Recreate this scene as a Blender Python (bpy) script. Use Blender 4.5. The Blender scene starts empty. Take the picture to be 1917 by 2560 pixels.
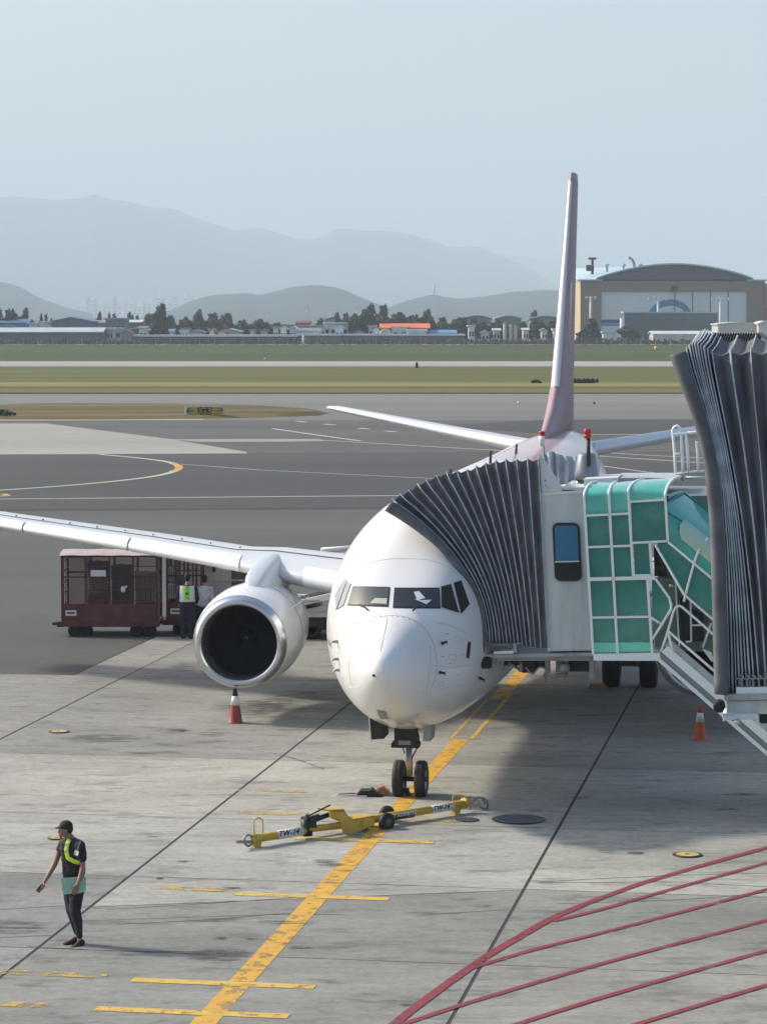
import bpy, bmesh, math, random
from math import sin, cos, pi, radians, sqrt, atan2, tan
from mathutils import Vector, Matrix
from mathutils.bvhtree import BVHTree
random.seed(7)
SC = bpy.context.scene
COL = SC.collection
# ---------------------------------------------------------------- camera
FPX, PITCH, CAMH = 7070.0, radians(4.03), 8.7          # focal length in photo pixels (1917 wide), tilt down, eye height
cd = bpy.data.cameras.new('camera'); cam = bpy.data.objects.new('camera', cd); COL.objects.link(cam)
cd.sensor_fit = 'HORIZONTAL'; cd.sensor_width = 36.0; cd.lens = FPX / 1917 * 36.0
cd.clip_start = 0.5; cd.clip_end = 40000
cam.location = (0, 0, CAMH); cam.rotation_euler = (pi / 2 - PITCH, 0, 0)
SC.camera = cam
# ---------------------------------------------------------------- world and sun
SUN_EL, SUN_AZ = radians(35), radians(20)              # sun on the left, 20 degrees beyond the picture plane
sund = Vector((-cos(SUN_EL) * cos(SUN_AZ), cos(SUN_EL) * sin(SUN_AZ), sin(SUN_EL)))
W = bpy.data.worlds.new('World'); SC.world = W; W.use_nodes = True
wn = W.node_tree; bg = wn.nodes['Background']
sky = wn.nodes.new('ShaderNodeTexSky'); sky.sky_type = 'NISHITA'; sky.sun_disc = False
sky.sun_elevation = SUN_EL; sky.sun_rotation = atan2(sund.x, sund.y)
sky.altitude = 0; sky.air_density = 1.0; sky.dust_density = 3.0; sky.ozone_density = 1.0
wn.links.new(sky.outputs[0], bg.inputs[0]); bg.inputs[1].default_value = 0.135
sl = bpy.data.lights.new('sun', 'SUN'); sl.energy = 3.2; sl.angle = radians(5); sl.color = (1.0, 0.92, 0.79)
so = bpy.data.objects.new('sun', sl); COL.objects.link(so)
so.rotation_euler = sund.to_track_quat('Z', 'Y').to_euler()
vs = SC.view_settings; SC.display_settings.display_device = 'sRGB'
vs.view_transform = 'Standard'; vs.look = 'None'; vs.gamma = 1.0; vs.exposure = 0.56; vs.use_curve_mapping = False
HAZE_D = 0.00018
cy = SC.cycles
cy.max_bounces = 8; cy.volume_bounces = 1; cy.transparent_max_bounces = 16
# ---------------------------------------------------------------- placing
KD = 1917 / 1656.0
def ray(u, v):                                          # photo pixel (1917x2560) -> ray direction with y = 1
    dx = (u - 958.5) / FPX; dz = -(v - 1280) / FPX
    y = cos(PITCH) + dz * sin(PITCH); z = -sin(PITCH) + dz * cos(PITCH)
    return Vector((dx / y, 1.0, z / y))
def G(u, v, z=0.0):
    r = ray(u, v); t = (z - CAMH) / r.z
    return Vector((r.x * t, t, z))
def gd(u, v, z=0.0): return G(u * KD, v * KD, z)
def at(u, v, Y):
    r = ray(u, v); return Vector((r.x * Y, Y, CAMH + r.z * Y))
def atd(u, v, Y): return at(u * KD, v * KD, Y)
def onplane(u, v, P, n):
    r = ray(u, v); o = Vector((0, 0, CAMH)); t = (P - o).dot(n) / r.dot(n); return o + r * t
# ---------------------------------------------------------------- tags
def tag(o, label=None, cat=None, group=None, kind=None):
    if label: o['label'] = label
    if cat: o['category'] = cat
    if group: o['group'] = group
    if kind: o['kind'] = kind
    return o
def empty(name, loc=(0, 0, 0), label=None, cat=None, group=None, rz=0.0):
    o = bpy.data.objects.new(name, None); COL.objects.link(o)
    o.location = loc; o.rotation_euler = (0, 0, rz); o.empty_display_size = 0.3
    return tag(o, label, cat, group)
def copy_tree(o, parent=None):
    c = o.copy(); COL.objects.link(c); c.parent = parent
    for ch in list(o.children): copy_tree(ch, c)
    return c
# ---------------------------------------------------------------- mesh builder
class MB:
    def __init__(s): s.v = []; s.f = []; s.sm = []; s.mi = []
    def add(s, vs_, fs, smooth=False, m=0):
        b = len(s.v); s.v += [tuple(p) for p in vs_]
        for f in fs: s.f.append([b + i for i in f]); s.sm.append(smooth); s.mi.append(m)
        return s
    def box(s, c, size, rz=0.0, m=0, R=None):
        c = Vector(c); hx, hy, hz = [q / 2 for q in size]
        R = R or Matrix.Rotation(rz, 3, 'Z')
        P = [c + R @ Vector((x * hx, y * hy, z * hz)) for x in (-1, 1) for y in (-1, 1) for z in (-1, 1)]
        return s.add(P, [(0, 1, 3, 2), (4, 6, 7, 5), (0, 4, 5, 1), (2, 3, 7, 6), (0, 2, 6, 4), (1, 5, 7, 3)], False, m)
    def bx(s, a, b, m=0):                                # axis aligned from min to max corner
        a = Vector(a); b = Vector(b); return s.box((a + b) / 2, [abs(q) for q in (b - a)], m=m)
    def tube(s, pts, r, n=8, m=0, cap=True, smooth=True, closed=False):
        pts = [Vector(p) for p in pts]; N = len(pts)
        rr = r if isinstance(r, (list, tuple)) else [r] * N
        V = []; up = None
        for i, p in enumerate(pts):
            if closed: t = pts[(i + 1) % N] - pts[i - 1]
            else: t = (pts[min(i + 1, N - 1)] - pts[max(i - 1, 0)])
            t.normalize()
            if up is None:
                up = Vector((0, 0, 1)) if abs(t.z) < 0.9 else Vector((1, 0, 0))
            x = up.cross(t)
            if x.length < 1e-6: x = Vector((1, 0, 0)).cross(t)
            x.normalize(); y = t.cross(x); up = y
            for k in range(n):
                a = 2 * pi * k / n; V.append(p + (x * cos(a) + y * sin(a)) * rr[i])
        F = []
        for i in range(N if closed else N - 1):
            j = (i + 1) % N
            for k in range(n):
                F.append((i * n + k, i * n + (k + 1) % n, j * n + (k + 1) % n, j * n + k))
        if cap and not closed: F += [tuple(range(n))[::-1], tuple((N - 1) * n + k for k in range(n))]
        b = len(s.f); s.add(V, F, smooth, m)
        if cap and not closed: s.sm[-1] = s.sm[-2] = False
        return s
    def bar(s, p, q, w, d=None, m=0, up=None):           # rectangular bar from p to q
        p = Vector(p); q = Vector(q); d = d or w; t = (q - p).normalized()
        u = Vector(up) if up else (Vector((0, 0, 1)) if abs(t.z) < 0.95 else Vector((0, 1, 0)))
        x = u.cross(t).normalized(); y = t.cross(x)
        P = [c + x * (a * w / 2) + y * (b * d / 2) for c in (p, q) for a, b in ((-1, -1), (1, -1), (1, 1), (-1, 1))]
        return s.add(P, [(3, 2, 1, 0), (4, 5, 6, 7), (0, 1, 5, 4), (1, 2, 6, 5), (2, 3, 7, 6), (3, 0, 4, 7)], False, m)
    def rings(s, R, closed=True, cap=(True, True), smooth=True, m=0):   # loft of equal rings
        n = len(R[0]); V = [p for r in R for p in r]; F = []
        for i in range(len(R) - 1):
            for k in range(n if closed else n - 1):
                F.append((i * n + k, i * n + (k + 1) % n, (i + 1) * n + (k + 1) % n, (i + 1) * n + k))
        if closed and cap[0]: F.append(tuple(range(n))[::-1])
        if closed and cap[1]: F.append(tuple((len(R) - 1) * n + k for k in range(n)))
        return s.add(V, F, smooth, m)
    def lathe(s, prof, origin=(0, 0, 0), axis=(0, 0, 1), n=24, m=0, smooth=True, cap=(True, True)):
        o = Vector(origin); a = Vector(axis).normalized(); x = a.orthogonal().normalized(); y = a.cross(x)
        R = [[o + a * h + (x * cos(2 * pi * k / n) + y * sin(2 * pi * k / n)) * r for k in range(n)] for r, h in prof]
        return s.rings(R, True, cap, smooth, m)
    def prism(s, poly, vec, m=0, smooth=False):           # planar polygon swept by a vector
        n = len(poly); vec = Vector(vec); P = [Vector(p) for p in poly]; Q = [p + vec for p in P]
        F = [tuple(range(n))[::-1], tuple(range(n, 2 * n))] + [(k, (k + 1) % n, n + (k + 1) % n, n + k) for k in range(n)]
        return s.add(P + Q, F, smooth, m)
    def poly(s, pts, m=0): return s.add(pts, [tuple(range(len(pts)))], False, m)
    def sphere(s, c, r, n=12, m=0, sc=(1, 1, 1)):
        c = Vector(c); R = []
        for i in range(1, n // 2):
            th = pi * i / (n // 2)
            R.append([c + Vector((r * sc[0] * sin(th) * cos(2 * pi * k / n), r * sc[1] * sin(th) * sin(2 * pi * k / n), r * sc[2] * cos(th))) for k in range(n)])
        return s.rings(R, True, (True, True), True, m)
    def build(s, name, mats, parent=None, fix=True, bevel=0.0):
        me = bpy.data.meshes.new(name); me.from_pydata(s.v, [], s.f)
        for m_ in (mats if isinstance(mats, (list, tuple)) else [mats]): me.materials.append(m_)
        me.polygons.foreach_set('use_smooth', s.sm); me.polygons.foreach_set('material_index', s.mi)
        if fix:
            b = bmesh.new(); b.from_mesh(me); bmesh.ops.recalc_face_normals(b, faces=b.faces); b.to_mesh(me); b.free()
        me.update()
        o = bpy.data.objects.new(name, me); COL.objects.link(o)
        if parent is not None:
            o.parent = parent
            if parent.type == 'EMPTY': o.matrix_parent_inverse = Matrix.Translation(-parent.location)
        if bevel:
            md = o.modifiers.new('bevel', 'BEVEL'); md.width = bevel; md.segments = 2; md.limit_method = 'ANGLE'
        return o
# ---------------------------------------------------------------- materials
def mat(name, col, rough=0.5, metal=0.0, var=0.0, scale=5.0, bump=0.0, stretch=(1, 1, 1), dirt=None, dirt_amt=0.0, dscale=1.0, spec=0.5, coat=0.0, trans=0.0, ior=1.45, emit=None, alpha=1.0, dmin=0.5):
    m = bpy.data.materials.new(name); m.use_nodes = True; nt = m.node_tree; N = nt.nodes; L = nt.links
    p = N['Principled BSDF']; p.inputs['Roughness'].default_value = rough; p.inputs['Metallic'].default_value = metal
    p.inputs['Specular IOR Level'].default_value = spec; p.inputs['Coat Weight'].default_value = coat
    p.inputs['Transmission Weight'].default_value = trans; p.inputs['IOR'].default_value = ior; p.inputs['Alpha'].default_value = alpha
    p.inputs['Base Color'].default_value = (*col, 1)
    if emit: p.inputs['Emission Color'].default_value = (*emit[0], 1); p.inputs['Emission Strength'].default_value = emit[1]
    if var or bump or dirt:
        tc = N.new('ShaderNodeTexCoord'); mp = N.new('ShaderNodeMapping'); mp.inputs['Scale'].default_value = stretch
        L.new(tc.outputs['Object'], mp.inputs[0])
        nz = N.new('ShaderNodeTexNoise'); nz.inputs['Scale'].default_value = scale; nz.inputs['Detail'].default_value = 6
        L.new(mp.outputs[0], nz.inputs[0])
        cr = N.new('ShaderNodeMapRange'); cr.inputs[1].default_value = 0.3; cr.inputs[2].default_value = 0.7
        cr.inputs[3].default_value = 1 - var; cr.inputs[4].default_value = 1 + var
        L.new(nz.outputs[0], cr.inputs[0])
        mx = N.new('ShaderNodeMix'); mx.data_type = 'RGBA'; mx.blend_type = 'MULTIPLY'; mx.inputs[0].default_value = 1
        mx.inputs[6].default_value = (*col, 1); L.new(cr.outputs[0], mx.inputs[7]); out = mx.outputs[2]
        if dirt:
            n2 = N.new('ShaderNodeTexNoise'); n2.inputs['Scale'].default_value = dscale; n2.inputs['Detail'].default_value = 8; n2.inputs['Roughness'].default_value = 0.65
            L.new(mp.outputs[0], n2.inputs[0])
            c2 = N.new('ShaderNodeMapRange'); c2.inputs[1].default_value = dmin; c2.inputs[2].default_value = dmin + 0.2; c2.inputs[4].default_value = dirt_amt
            L.new(n2.outputs[0], c2.inputs[0])
            m2 = N.new('ShaderNodeMix'); m2.data_type = 'RGBA'; L.new(c2.outputs[0], m2.inputs[0]); L.new(out, m2.inputs[6]); m2.inputs[7].default_value = (*dirt, 1)
            out = m2.outputs[2]
        L.new(out, p.inputs['Base Color'])
        if bump:
            bp_ = N.new('ShaderNodeBump'); bp_.inputs['Strength'].default_value = bump; bp_.inputs['Distance'].default_value = 0.02
            L.new(nz.outputs[0], bp_.inputs['Height']); L.new(bp_.outputs[0], p.inputs['Normal'])
    return m
M = {}
M['white'] = mat('white_paint', (.78, .79, .78), .45, var=.05, scale=2, dirt=(.5, .49, .45), dirt_amt=.35, dscale=1.5)
M['cabwhite'] = mat('cab_paint', (.62, .66, .66), .5, var=.06, scale=3, dirt=(.4, .39, .34), dirt_amt=.6, dscale=1.2, stretch=(3, 3, .35), dmin=.52)
M['rail'] = mat('rail_paint', (.82, .85, .82), .4)
M['alu'] = mat('aluminium', (.6, .62, .63), .35, .9, var=.05)
M['steel'] = mat('grey_steel', (.28, .29, .3), .5, .5, var=.15)
M['dark'] = mat('dark_metal', (.03, .032, .035), .5, .3, var=.3)
M['black'] = mat('black_rubber', (.018, .018, .02), .75, var=.3, scale=8)
M['tyre'] = mat('tyre_rubber', (.02, .021, .023), .7, var=.2, scale=4, dirt=(.09, .09, .085), dirt_amt=.35, dscale=3)
M['yellow'] = mat('yellow_paint', (.55, .36, .06), .5, var=.15, scale=6, dirt=(.12, .08, .04), dirt_amt=.7, dscale=5, dmin=.55)
M['orange'] = mat('orange_paint', (.62, .12, .05), .5, var=.1)
M['red'] = mat('red_plastic', (.5, .02, .02), .35)
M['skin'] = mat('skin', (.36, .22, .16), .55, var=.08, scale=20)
M['blackcloth'] = mat('black_cloth', (.016, .016, .019), .85, var=.3, scale=20, bump=.3)
M['navycloth'] = mat('navy_cloth', (.02, .024, .038), .85, var=.3, scale=15, bump=.3)
M['hivis'] = mat('hi_vis_yellow', (.62, .85, .03), .6, var=.05)
M['hivisg'] = mat('hi_vis_green', (.22, .75, .06), .6, var=.05)
M['reflect'] = mat('reflective_tape', (.65, .67, .66), .4)
# ================================================================ GROUND
YAW = radians(8.58); X0, Y0 = 0.58, 50.3               # aircraft frame: nose wheel at (X0, Y0)
YS = radians(9.3)                                       # stand markings and slab grid
def stand(l, a, z=0.0):                                 # lateral, metres behind the nose (nose wheel at a = 4)
    a -= 4.0
    return Vector((.478 + a * sin(YS) + l * cos(YS), Y0 + a * cos(YS) - l * sin(YS), z))
def groundmat(name, c1, c2, c3, streak=(0.55, 1.25, 1), s1=0.5, fine=9.0, stain=(.1, .1, .1), stain_amt=.5, smin=.56, sscale=.35, rough=.85, tint=False, finevar=.07, bump=.12):
    m = bpy.data.materials.new(name); m.use_nodes = True; nt = m.node_tree; N = nt.nodes; L = nt.links; p = N['Principled BSDF']
    p.inputs['Roughness'].default_value = rough; p.inputs['Specular IOR Level'].default_value = .3
    tc = N.new('ShaderNodeTexCoord'); mp = N.new('ShaderNodeMapping'); mp.inputs['Scale'].default_value = streak; mp.inputs['Rotation'].default_value = (0, 0, YS * .6)
    L.new(tc.outputs['Object'], mp.inputs[0])
    def noise(sc, det, vec, rgh=.6):
        n = N.new('ShaderNodeTexNoise'); n.inputs['Scale'].default_value = sc; n.inputs['Detail'].default_value = det; n.inputs['Roughness'].default_value = rgh
        L.new(vec, n.inputs[0]); return n.outputs[0]
    a = noise(s1, 5, mp.outputs[0]); r = N.new('ShaderNodeValToRGB'); e = r.color_ramp.elements
    e[0].position = .3; e[0].color = (*c1, 1); e[1].position = .7; e[1].color = (*c3, 1); q = e.new(.5); q.color = (*c2, 1)
    L.new(a, r.inputs[0]); out = r.outputs[0]
    def mul(out, fac, lo, hi, a0=.3, a1=.7):
        mr = N.new('ShaderNodeMapRange'); mr.inputs[1].default_value = a0; mr.inputs[2].default_value = a1; mr.inputs[3].default_value = lo; mr.inputs[4].default_value = hi
        L.new(fac, mr.inputs[0]); x = N.new('ShaderNodeMix'); x.data_type = 'RGBA'; x.blend_type = 'MULTIPLY'; x.inputs[0].default_value = 1
        L.new(out, x.inputs[6]); L.new(mr.outputs[0], x.inputs[7]); return x.outputs[2]
    f = noise(fine, 6, tc.outputs['Object'], .7); out = mul(out, f, 1 - finevar, 1 + finevar)
    mp2 = N.new('ShaderNodeMapping'); mp2.inputs['Scale'].default_value = (.9, 5.5, 1); mp2.inputs['Rotation'].default_value = (0, 0, YS); L.new(tc.outputs['Object'], mp2.inputs[0])
    g = noise(1.3, 9, mp2.outputs[0], .75); out = mul(out, g, .80, 1.14)
    st = noise(sscale, 8, mp.outputs[0], .72)
    mr = N.new('ShaderNodeMapRange'); mr.inputs[1].default_value = smin; mr.inputs[2].default_value = smin + .14; mr.inputs[4].default_value = stain_amt; L.new(st, mr.inputs[0])
    x = N.new('ShaderNodeMix'); x.data_type = 'RGBA'; L.new(mr.outputs[0], x.inputs[0]); L.new(out, x.inputs[6]); x.inputs[7].default_value = (*stain, 1); out = x.outputs[2]
    # small oil spots
    st2 = noise(1.6, 6, mp2.outputs[0], .6); mr2 = N.new('ShaderNodeMapRange'); mr2.inputs[1].default_value = .66; mr2.inputs[2].default_value = .72; mr2.inputs[4].default_value = stain_amt * 1.1; L.new(st2, mr2.inputs[0])
    x2 = N.new('ShaderNodeMix'); x2.data_type = 'RGBA'; L.new(mr2.outputs[0], x2.inputs[0]); L.new(out, x2.inputs[6]); x2.inputs[7].default_value = (*[c * .55 for c in stain], 1); out = x2.outputs[2]
    if tint:
        at_ = N.new('ShaderNodeAttribute'); at_.attribute_name = 'tint'
        x3 = N.new('ShaderNodeMix'); x3.data_type = 'RGBA'; x3.blend_type = 'MULTIPLY'; x3.inputs[0].default_value = 1; L.new(out, x3.inputs[6]); L.new(at_.outputs[0], x3.inputs[7]); out = x3.outputs[2]
    L.new(out, p.inputs['Base Color'])
    b = N.new('ShaderNodeBump'); b.inputs['Strength'].default_value = bump; b.inputs['Distance'].default_value = .01; L.new(f, b.inputs['Height']); L.new(b.outputs[0], p.inputs['Normal'])
    return m
def far_mat(name, c, var=.12, scale=.05, stretch=(.25, 1, 1), c2=None, c2amt=.6, s2=.02, smin=.5):
    return mat(name, c, .9, var=var, scale=scale, stretch=stretch, dirt=c2, dirt_amt=c2amt if c2 else 0, dscale=s2, dmin=smin, spec=.2)
G_CONC = groundmat('apron_concrete', (.235, .232, .212), (.305, .30, .272), (.36, .353, .32), tint=True, stain=(.085, .085, .08), stain_amt=.62, s1=.35, smin=.525, sscale=1.5, finevar=.16)
G_ASPH = groundmat('apron_asphalt', (.074, .076, .072), (.094, .094, .088), (.118, .115, .105), streak=(.1, .5, 1), s1=.12, stain=(.065, .065, .065), stain_amt=.5, fine=4)
G_ASPD = groundmat('dark_asphalt', (.052, .054, .054), (.064, .065, .063), (.080, .080, .076), streak=(.06, .4, 1), s1=.1, stain=(.045, .045, .045), stain_amt=.4, fine=3)
G_ASPL = groundmat('worn_asphalt', (.14, .139, .128), (.175, .172, .157), (.21, .206, .187), streak=(.04, .3, 1), s1=.08, stain=(.1, .1, .095), stain_amt=.4, fine=2)
G_LCON = groundmat('light_concrete', (.27, .262, .235), (.33, .32, .285), (.38, .365, .325), streak=(.05, .4, 1), s1=.1, stain=(.2, .195, .18), stain_amt=.5, fine=2)
GR1 = far_mat('grass_dark', (.050, .068, .018), .35, .02, (.12, 1, 1), (.09, .10, .04), .6, .015)
GR2 = far_mat('grass_olive', (.100, .104, .026), .3, .03, (.12, 1, 1), (.15, .14, .045), .7, .02)
GRY = far_mat('grass_straw', (.21, .18, .055), .3, .06, (.1, 1, 1), (.15, .15, .05), .6, .04)
GRB = far_mat('grass_brown', (.13, .10, .042), .45, .12, (.25, 1.5, 1), (.085, .095, .035), .7, .05)
EARTH = far_mat('far_earth', (.07, .078, .062), .3, .01, (1, 1, 1), (.11, .1, .08), .6, .004)
def sheet(name, pts, z, m, kind='structure'):
    mb = MB(); mb.poly([Vector((p.x, p.y, z)) for p in pts]); o = mb.build(name, m, fix=False)
    if o.data.polygons[0].normal.z < 0: o.data.flip_normals()
    o['kind'] = kind; return o
def YD(v): return gd(828, v).y
mb = MB(); S = 16000.0; mb.poly([(-S, -200, 0), (S, -200, 0), (S, S, 0), (-S, S, 0)]); o = mb.build('ground', EARTH, fix=False); o['kind'] = 'structure'
def band(name, v0, v1, z, m, x=900.0, kind='structure', v0r=None, v1r=None):
    y0 = YD(v0); y1 = YD(v1)
    return sheet(name, [Vector((-x, y1, 0)), Vector((x, y1, 0)), Vector((x, y0, 0)), Vector((-x, y0, 0))], z, m, kind)
band('perimeter_road', 741.5, 745, .10, G_LCON, 1500)
band('grass', 746, 781, .12, GR1, 1500, 'stuff')
band('runway', 780.5, 793, .10, G_LCON, 1500)
band('grass', 792.5, 850.5, .12, GR2, 1500, 'stuff')
band('grass', 828, 838.5, .16, GRY, 1500, 'stuff')
band('taxiway', 850.5, 908, .03, G_ASPL, 900)
def zs(pts): return [gd(u, v) for u, v in pts]
# grass island: a low bank with an uneven rim
isl = [(-80, 884), (0, 879), (60, 877), (160, 876), (330, 876.5), (480, 879), (600, 883), (690, 889), (712, 893), (690, 898), (600, 902), (420, 905), (250, 907), (0, 907), (-80, 907)]
mb = MB(); P = zs(isl); c = sum(P, Vector()) / len(P)
inner = [c + (p - c) * .93 for p in P]
mb.rings([[Vector((p.x, p.y, .035)) for p in P], [Vector((p.x, p.y, .3)) for p in inner]], True, (False, True), False)
o = mb.build('grass', GRB); o['kind'] = 'stuff'
APX = 260.0
# asphalt apron
sheet('apron', [Vector((-APX, 18, 0)), Vector((APX, 18, 0)), Vector((APX, YD(908), 0)), Vector((-APX, YD(908), 0))], .034, G_ASPH)
def strip(name, v0, v1, z, m, u0=-500, u1=2200, v0b=None, v1b=None):
    return sheet(name, zs([(u0, v1), (u1, v1b or v1), (u1, v0b or v0), (u0, v0)]), z, m)
strip('taxiway', 982, 1108, .042, G_ASPD, -500, 2200, 975, 1093)
strip('taxiway', 1063, 1106, .050, G_ASPD, -500, 2200, 1056, 1092)
sheet('pavement', zs([(-300, 915), (100, 915.5), (230, 932), (372, 950), (530, 977), (535, 980.5), (300, 981.5), (-300, 984)]), .046, G_LCON)
sheet('pavement', zs([(365, 950), (560, 949), (692, 949.5), (700, 954), (600, 955.5), (430, 955.5)]), .047, G_LCON)
strip('pavement', 906, 910.5, .046, G_LCON, -300, 440, 905.5, 908)
sheet('taxiway', zs([(1180, 907), (2200, 905), (2200, 936), (1180, 938), (950, 921)]), .046, G_ASPD)
# paint
def paint(name, col, wear=.5, scale=3.0, wmin=.5, under=None):
    m = mat(name, col, .6, var=.12, scale=8)
    nt = m.node_tree; N = nt.nodes; L = nt.links; p = N['Principled BSDF']
    tc = N.new('ShaderNodeTexCoord'); n = N.new('ShaderNodeTexNoise'); n.inputs['Scale'].default_value = scale; n.inputs['Detail'].default_value = 9; n.inputs['Roughness'].default_value = .75
    L.new(tc.outputs['Object'], n.inputs[0]); r = N.new('ShaderNodeMapRange'); r.inputs[1].default_value = wmin; r.inputs[2].default_value = wmin + .1; r.inputs[3].default_value = 1; r.inputs[4].default_value = 1 - wear
    L.new(n.outputs[0], r.inputs[0]); L.new(r.outputs[0], p.inputs['Alpha']); return m
P_YEL = paint('yellow_line_paint', (.60, .34, .045), .85, 3.4, .52)
P_YELF = paint('faded_yellow_paint', (.52, .35, .1), .97, 4, .43)
P_YELB = paint('bar_yellow_paint', (.60, .40, .08), .8, 5, .53)
P_RED = paint('red_line_paint', (.23, .038, .05), .7, 3.5, .53)
P_WHT = paint('white_line_paint', (.55, .55, .52), .5, 2, .56)
P_TAXI = paint('taxi_line_paint', (.48, .44, .33), .35, 1, .6)
def line(name, pts, w, z, m, ground=True):               # flat painted line along ground points
    pts = [Vector((p.x, p.y, 0)) for p in pts]; A = []; Bq = []
    for i, p in enumerate(pts):
        t = (pts[min(i + 1, len(pts) - 1)] - pts[max(i - 1, 0)]).normalized(); n = Vector((-t.y, t.x, 0))
        ww = w[i] if isinstance(w, (list, tuple)) else w
        A.append(p + n * ww / 2 + Vector((0, 0, z))); Bq.append(p - n * ww / 2 + Vector((0, 0, z)))
    mb = MB(); N_ = len(pts); mb.add(A + Bq, [(i, i + 1, N_ + i + 1, N_ + i) for i in range(N_ - 1)])
    o = mb.build(name, m, fix=False)
    if o.data.polygons[0].normal.z < 0: o.data.flip_normals()
    o['kind'] = 'structure'; return o
def smooth_path(pts, n=8):
    P = [Vector(p) for p in pts]; out = []
    for i in range(len(P) - 1):
        a, b, c, d = P[max(i - 1, 0)], P[i], P[i + 1], P[min(i + 2, len(P) - 1)]
        for k in range(n):
            t = k / n; out.append(.5 * ((2 * b) + (c - a) * t + (2 * a - 5 * b + 4 * c - d) * t * t + (3 * b - a - 3 * c + d) * t ** 3))
    return out + [P[-1]]
# concrete slabs in the stand grid
E = 0.012; EL = .026
ls = [-3.15 + 6.1 * i for i in range(-12, 14)]; al = [-34.9, -29.7, -24.5, -19.3, -14.1, -8.9, -3.9, 1.2, 7.6, 13.2, 19.4, 27.6]
mb = MB(); tints = []
rnd = random.Random(3)
for i in range(len(ls) - 1):
    for j in range(len(al) - 1):
        l0, l1, a0, a1 = ls[i], ls[i + 1], al[j], al[j + 1]
        if j == len(al) - 2 and l1 < -9.0: continue
        t = rnd.uniform(.95, 1.05)
        t *= 1.13 if -4 < a0 < 7 else (.80 if a0 < -4 else .86)
        if a0 < -14: t *= 1.08
        tt = (t * rnd.uniform(.985, 1.015) * (.985 if a0 < -4 else 1), t, t * rnd.uniform(.97, 1.02) * (1.02 if a0 < -4 else 1))
        if abs(l0 + 3.15) < .01 and abs(a0 + 8.9) < .01:       # the repair above the skewed joint is clean
            mb.add([stand(l0 + EL, a0 + E, .046), stand(l1 - EL, a0 + E, .046), stand(l1 - EL, -3.98, .046), stand(l0 + EL, -6.2, .046)], [(0, 1, 2, 3)]); tints.append(tt)
            mb.add([stand(l0 + EL, -6.17, .046), stand(l1 - EL, -3.95, .046), stand(l1 - EL, a1 - E, .046), stand(l0 + EL, a1 - E, .046)], [(0, 1, 2, 3)]); tints.append((1.12, 1.12, 1.10)); continue
        mb.add([stand(l0 + EL, a0 + E, .046), stand(l1 - EL, a0 + E, .046), stand(l1 - EL, a1 - E, .046), stand(l0 + EL, a1 - E, .046)], [(0, 1, 2, 3)])
        tints.append(tt)
mb.add([stand(-10.5, 19.4, .046), stand(-9.25 - E, 19.4, .046), stand(-9.25 - E, 27.6, .046), stand(-10.5, 27.6, .046)], [(0, 1, 2, 3)]); tints.append((.92, .92, .9))
o = mb.build('apron_slabs', G_CONC, fix=False); o['kind'] = 'structure'
ca = o.data.color_attributes.new('tint', 'FLOAT_COLOR', 'CORNER')
for pl, t in zip(o.data.polygons, tints):
    for li in pl.loop_indices: ca.data[li].color = (*t, 1)
    if pl.normal.z < 0: pass
o.data.update()
JOINT = mat('joint_sealant', (.045, .046, .046), .8, var=.2)
sheet('apron_joints', [stand(-76, -35, 0), stand(80, -35, 0), stand(80, 27.7, 0), stand(-10.6, 27.7, 0), stand(-10.6, 19.5, 0), stand(-76, 19.5, 0)], .040, JOINT)
# a skewed crack and small repaired edges
line('pavement_crack', [stand(-3.2, -7.2), stand(-.5, -6.3), stand(.6, -6.1)], .018, .0485, JOINT)
line('pavement_crack', [stand(3.1, -3.4), stand(5, -3.0), stand(7.5, -3.2), stand(9, -2.7)], .02, .0485, JOINT)
# stand centre line
line('lead_in_line', [stand(0, -26), stand(0, 10.8)], .32, .050, P_YEL)
line('lead_in_line', [stand(.20, 10.9), stand(.20, 18.0)], .09, .050, P_YELB)
line('lead_in_line', [stand(-.22, 10.9), stand(-.22, 16.8)], .06, .050, P_YELB)
line('lead_in_line', [stand(0, 16.9), stand(0, 24)], .36, .050, P_YEL)
for a_, l0, l1, m_ in ((-12.05, -1.49, .96, P_YELB), (-10.5, -1.42, 1.0, P_YELB), (-4.95, -1.26, 1.06, P_YELB), (-.4, -1.24, 1.08, P_YELB), (1.55, -.75, 1.5, P_YELF)):
    line('stop_bar', [stand(l0, a_), stand(l1, a_)], .23, .0522, m_)
for a_, l0, l1 in ((-10.35, -4.3, -2.0), (-12.0, -3.9, -2.3), (-4.7, -2.8, -1.5), (4.1, -3.4, -2.1), (1.8, -2.9, -1.0)):
    line('faded_line', [stand(l0 + .2, a_), stand(l1 + .2, a_)], .26, .0528, P_YELF)
def stain_mat(name, col, amt, scale=2.2, lo=.46):
    m = mat(name, col, .8, var=.2); nt = m.node_tree; N = nt.nodes; L = nt.links; p = N['Principled BSDF']
    tc = N.new('ShaderNodeTexCoord'); n = N.new('ShaderNodeTexNoise'); n.inputs['Scale'].default_value = scale; n.inputs['Detail'].default_value = 9; n.inputs['Roughness'].default_value = .7
    q = N.new('ShaderNodeMapping'); q.inputs['Scale'].default_value = (.5, 2.4, 1); L.new(tc.outputs['Object'], q.inputs[0]); L.new(q.outputs[0], n.inputs[0])
    at_ = N.new('ShaderNodeAttribute'); at_.attribute_name = 'edge'; mu = N.new('ShaderNodeMath'); mu.operation = 'MULTIPLY'
    r = N.new('ShaderNodeMapRange'); r.inputs[1].default_value = lo; r.inputs[2].default_value = lo + .12; r.inputs[4].default_value = amt; L.new(n.outputs[0], r.inputs[0])
    L.new(r.outputs[0], mu.inputs[0]); L.new(at_.outputs[2], mu.inputs[1]); L.new(mu.outputs[0], p.inputs['Alpha']); return m
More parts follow.
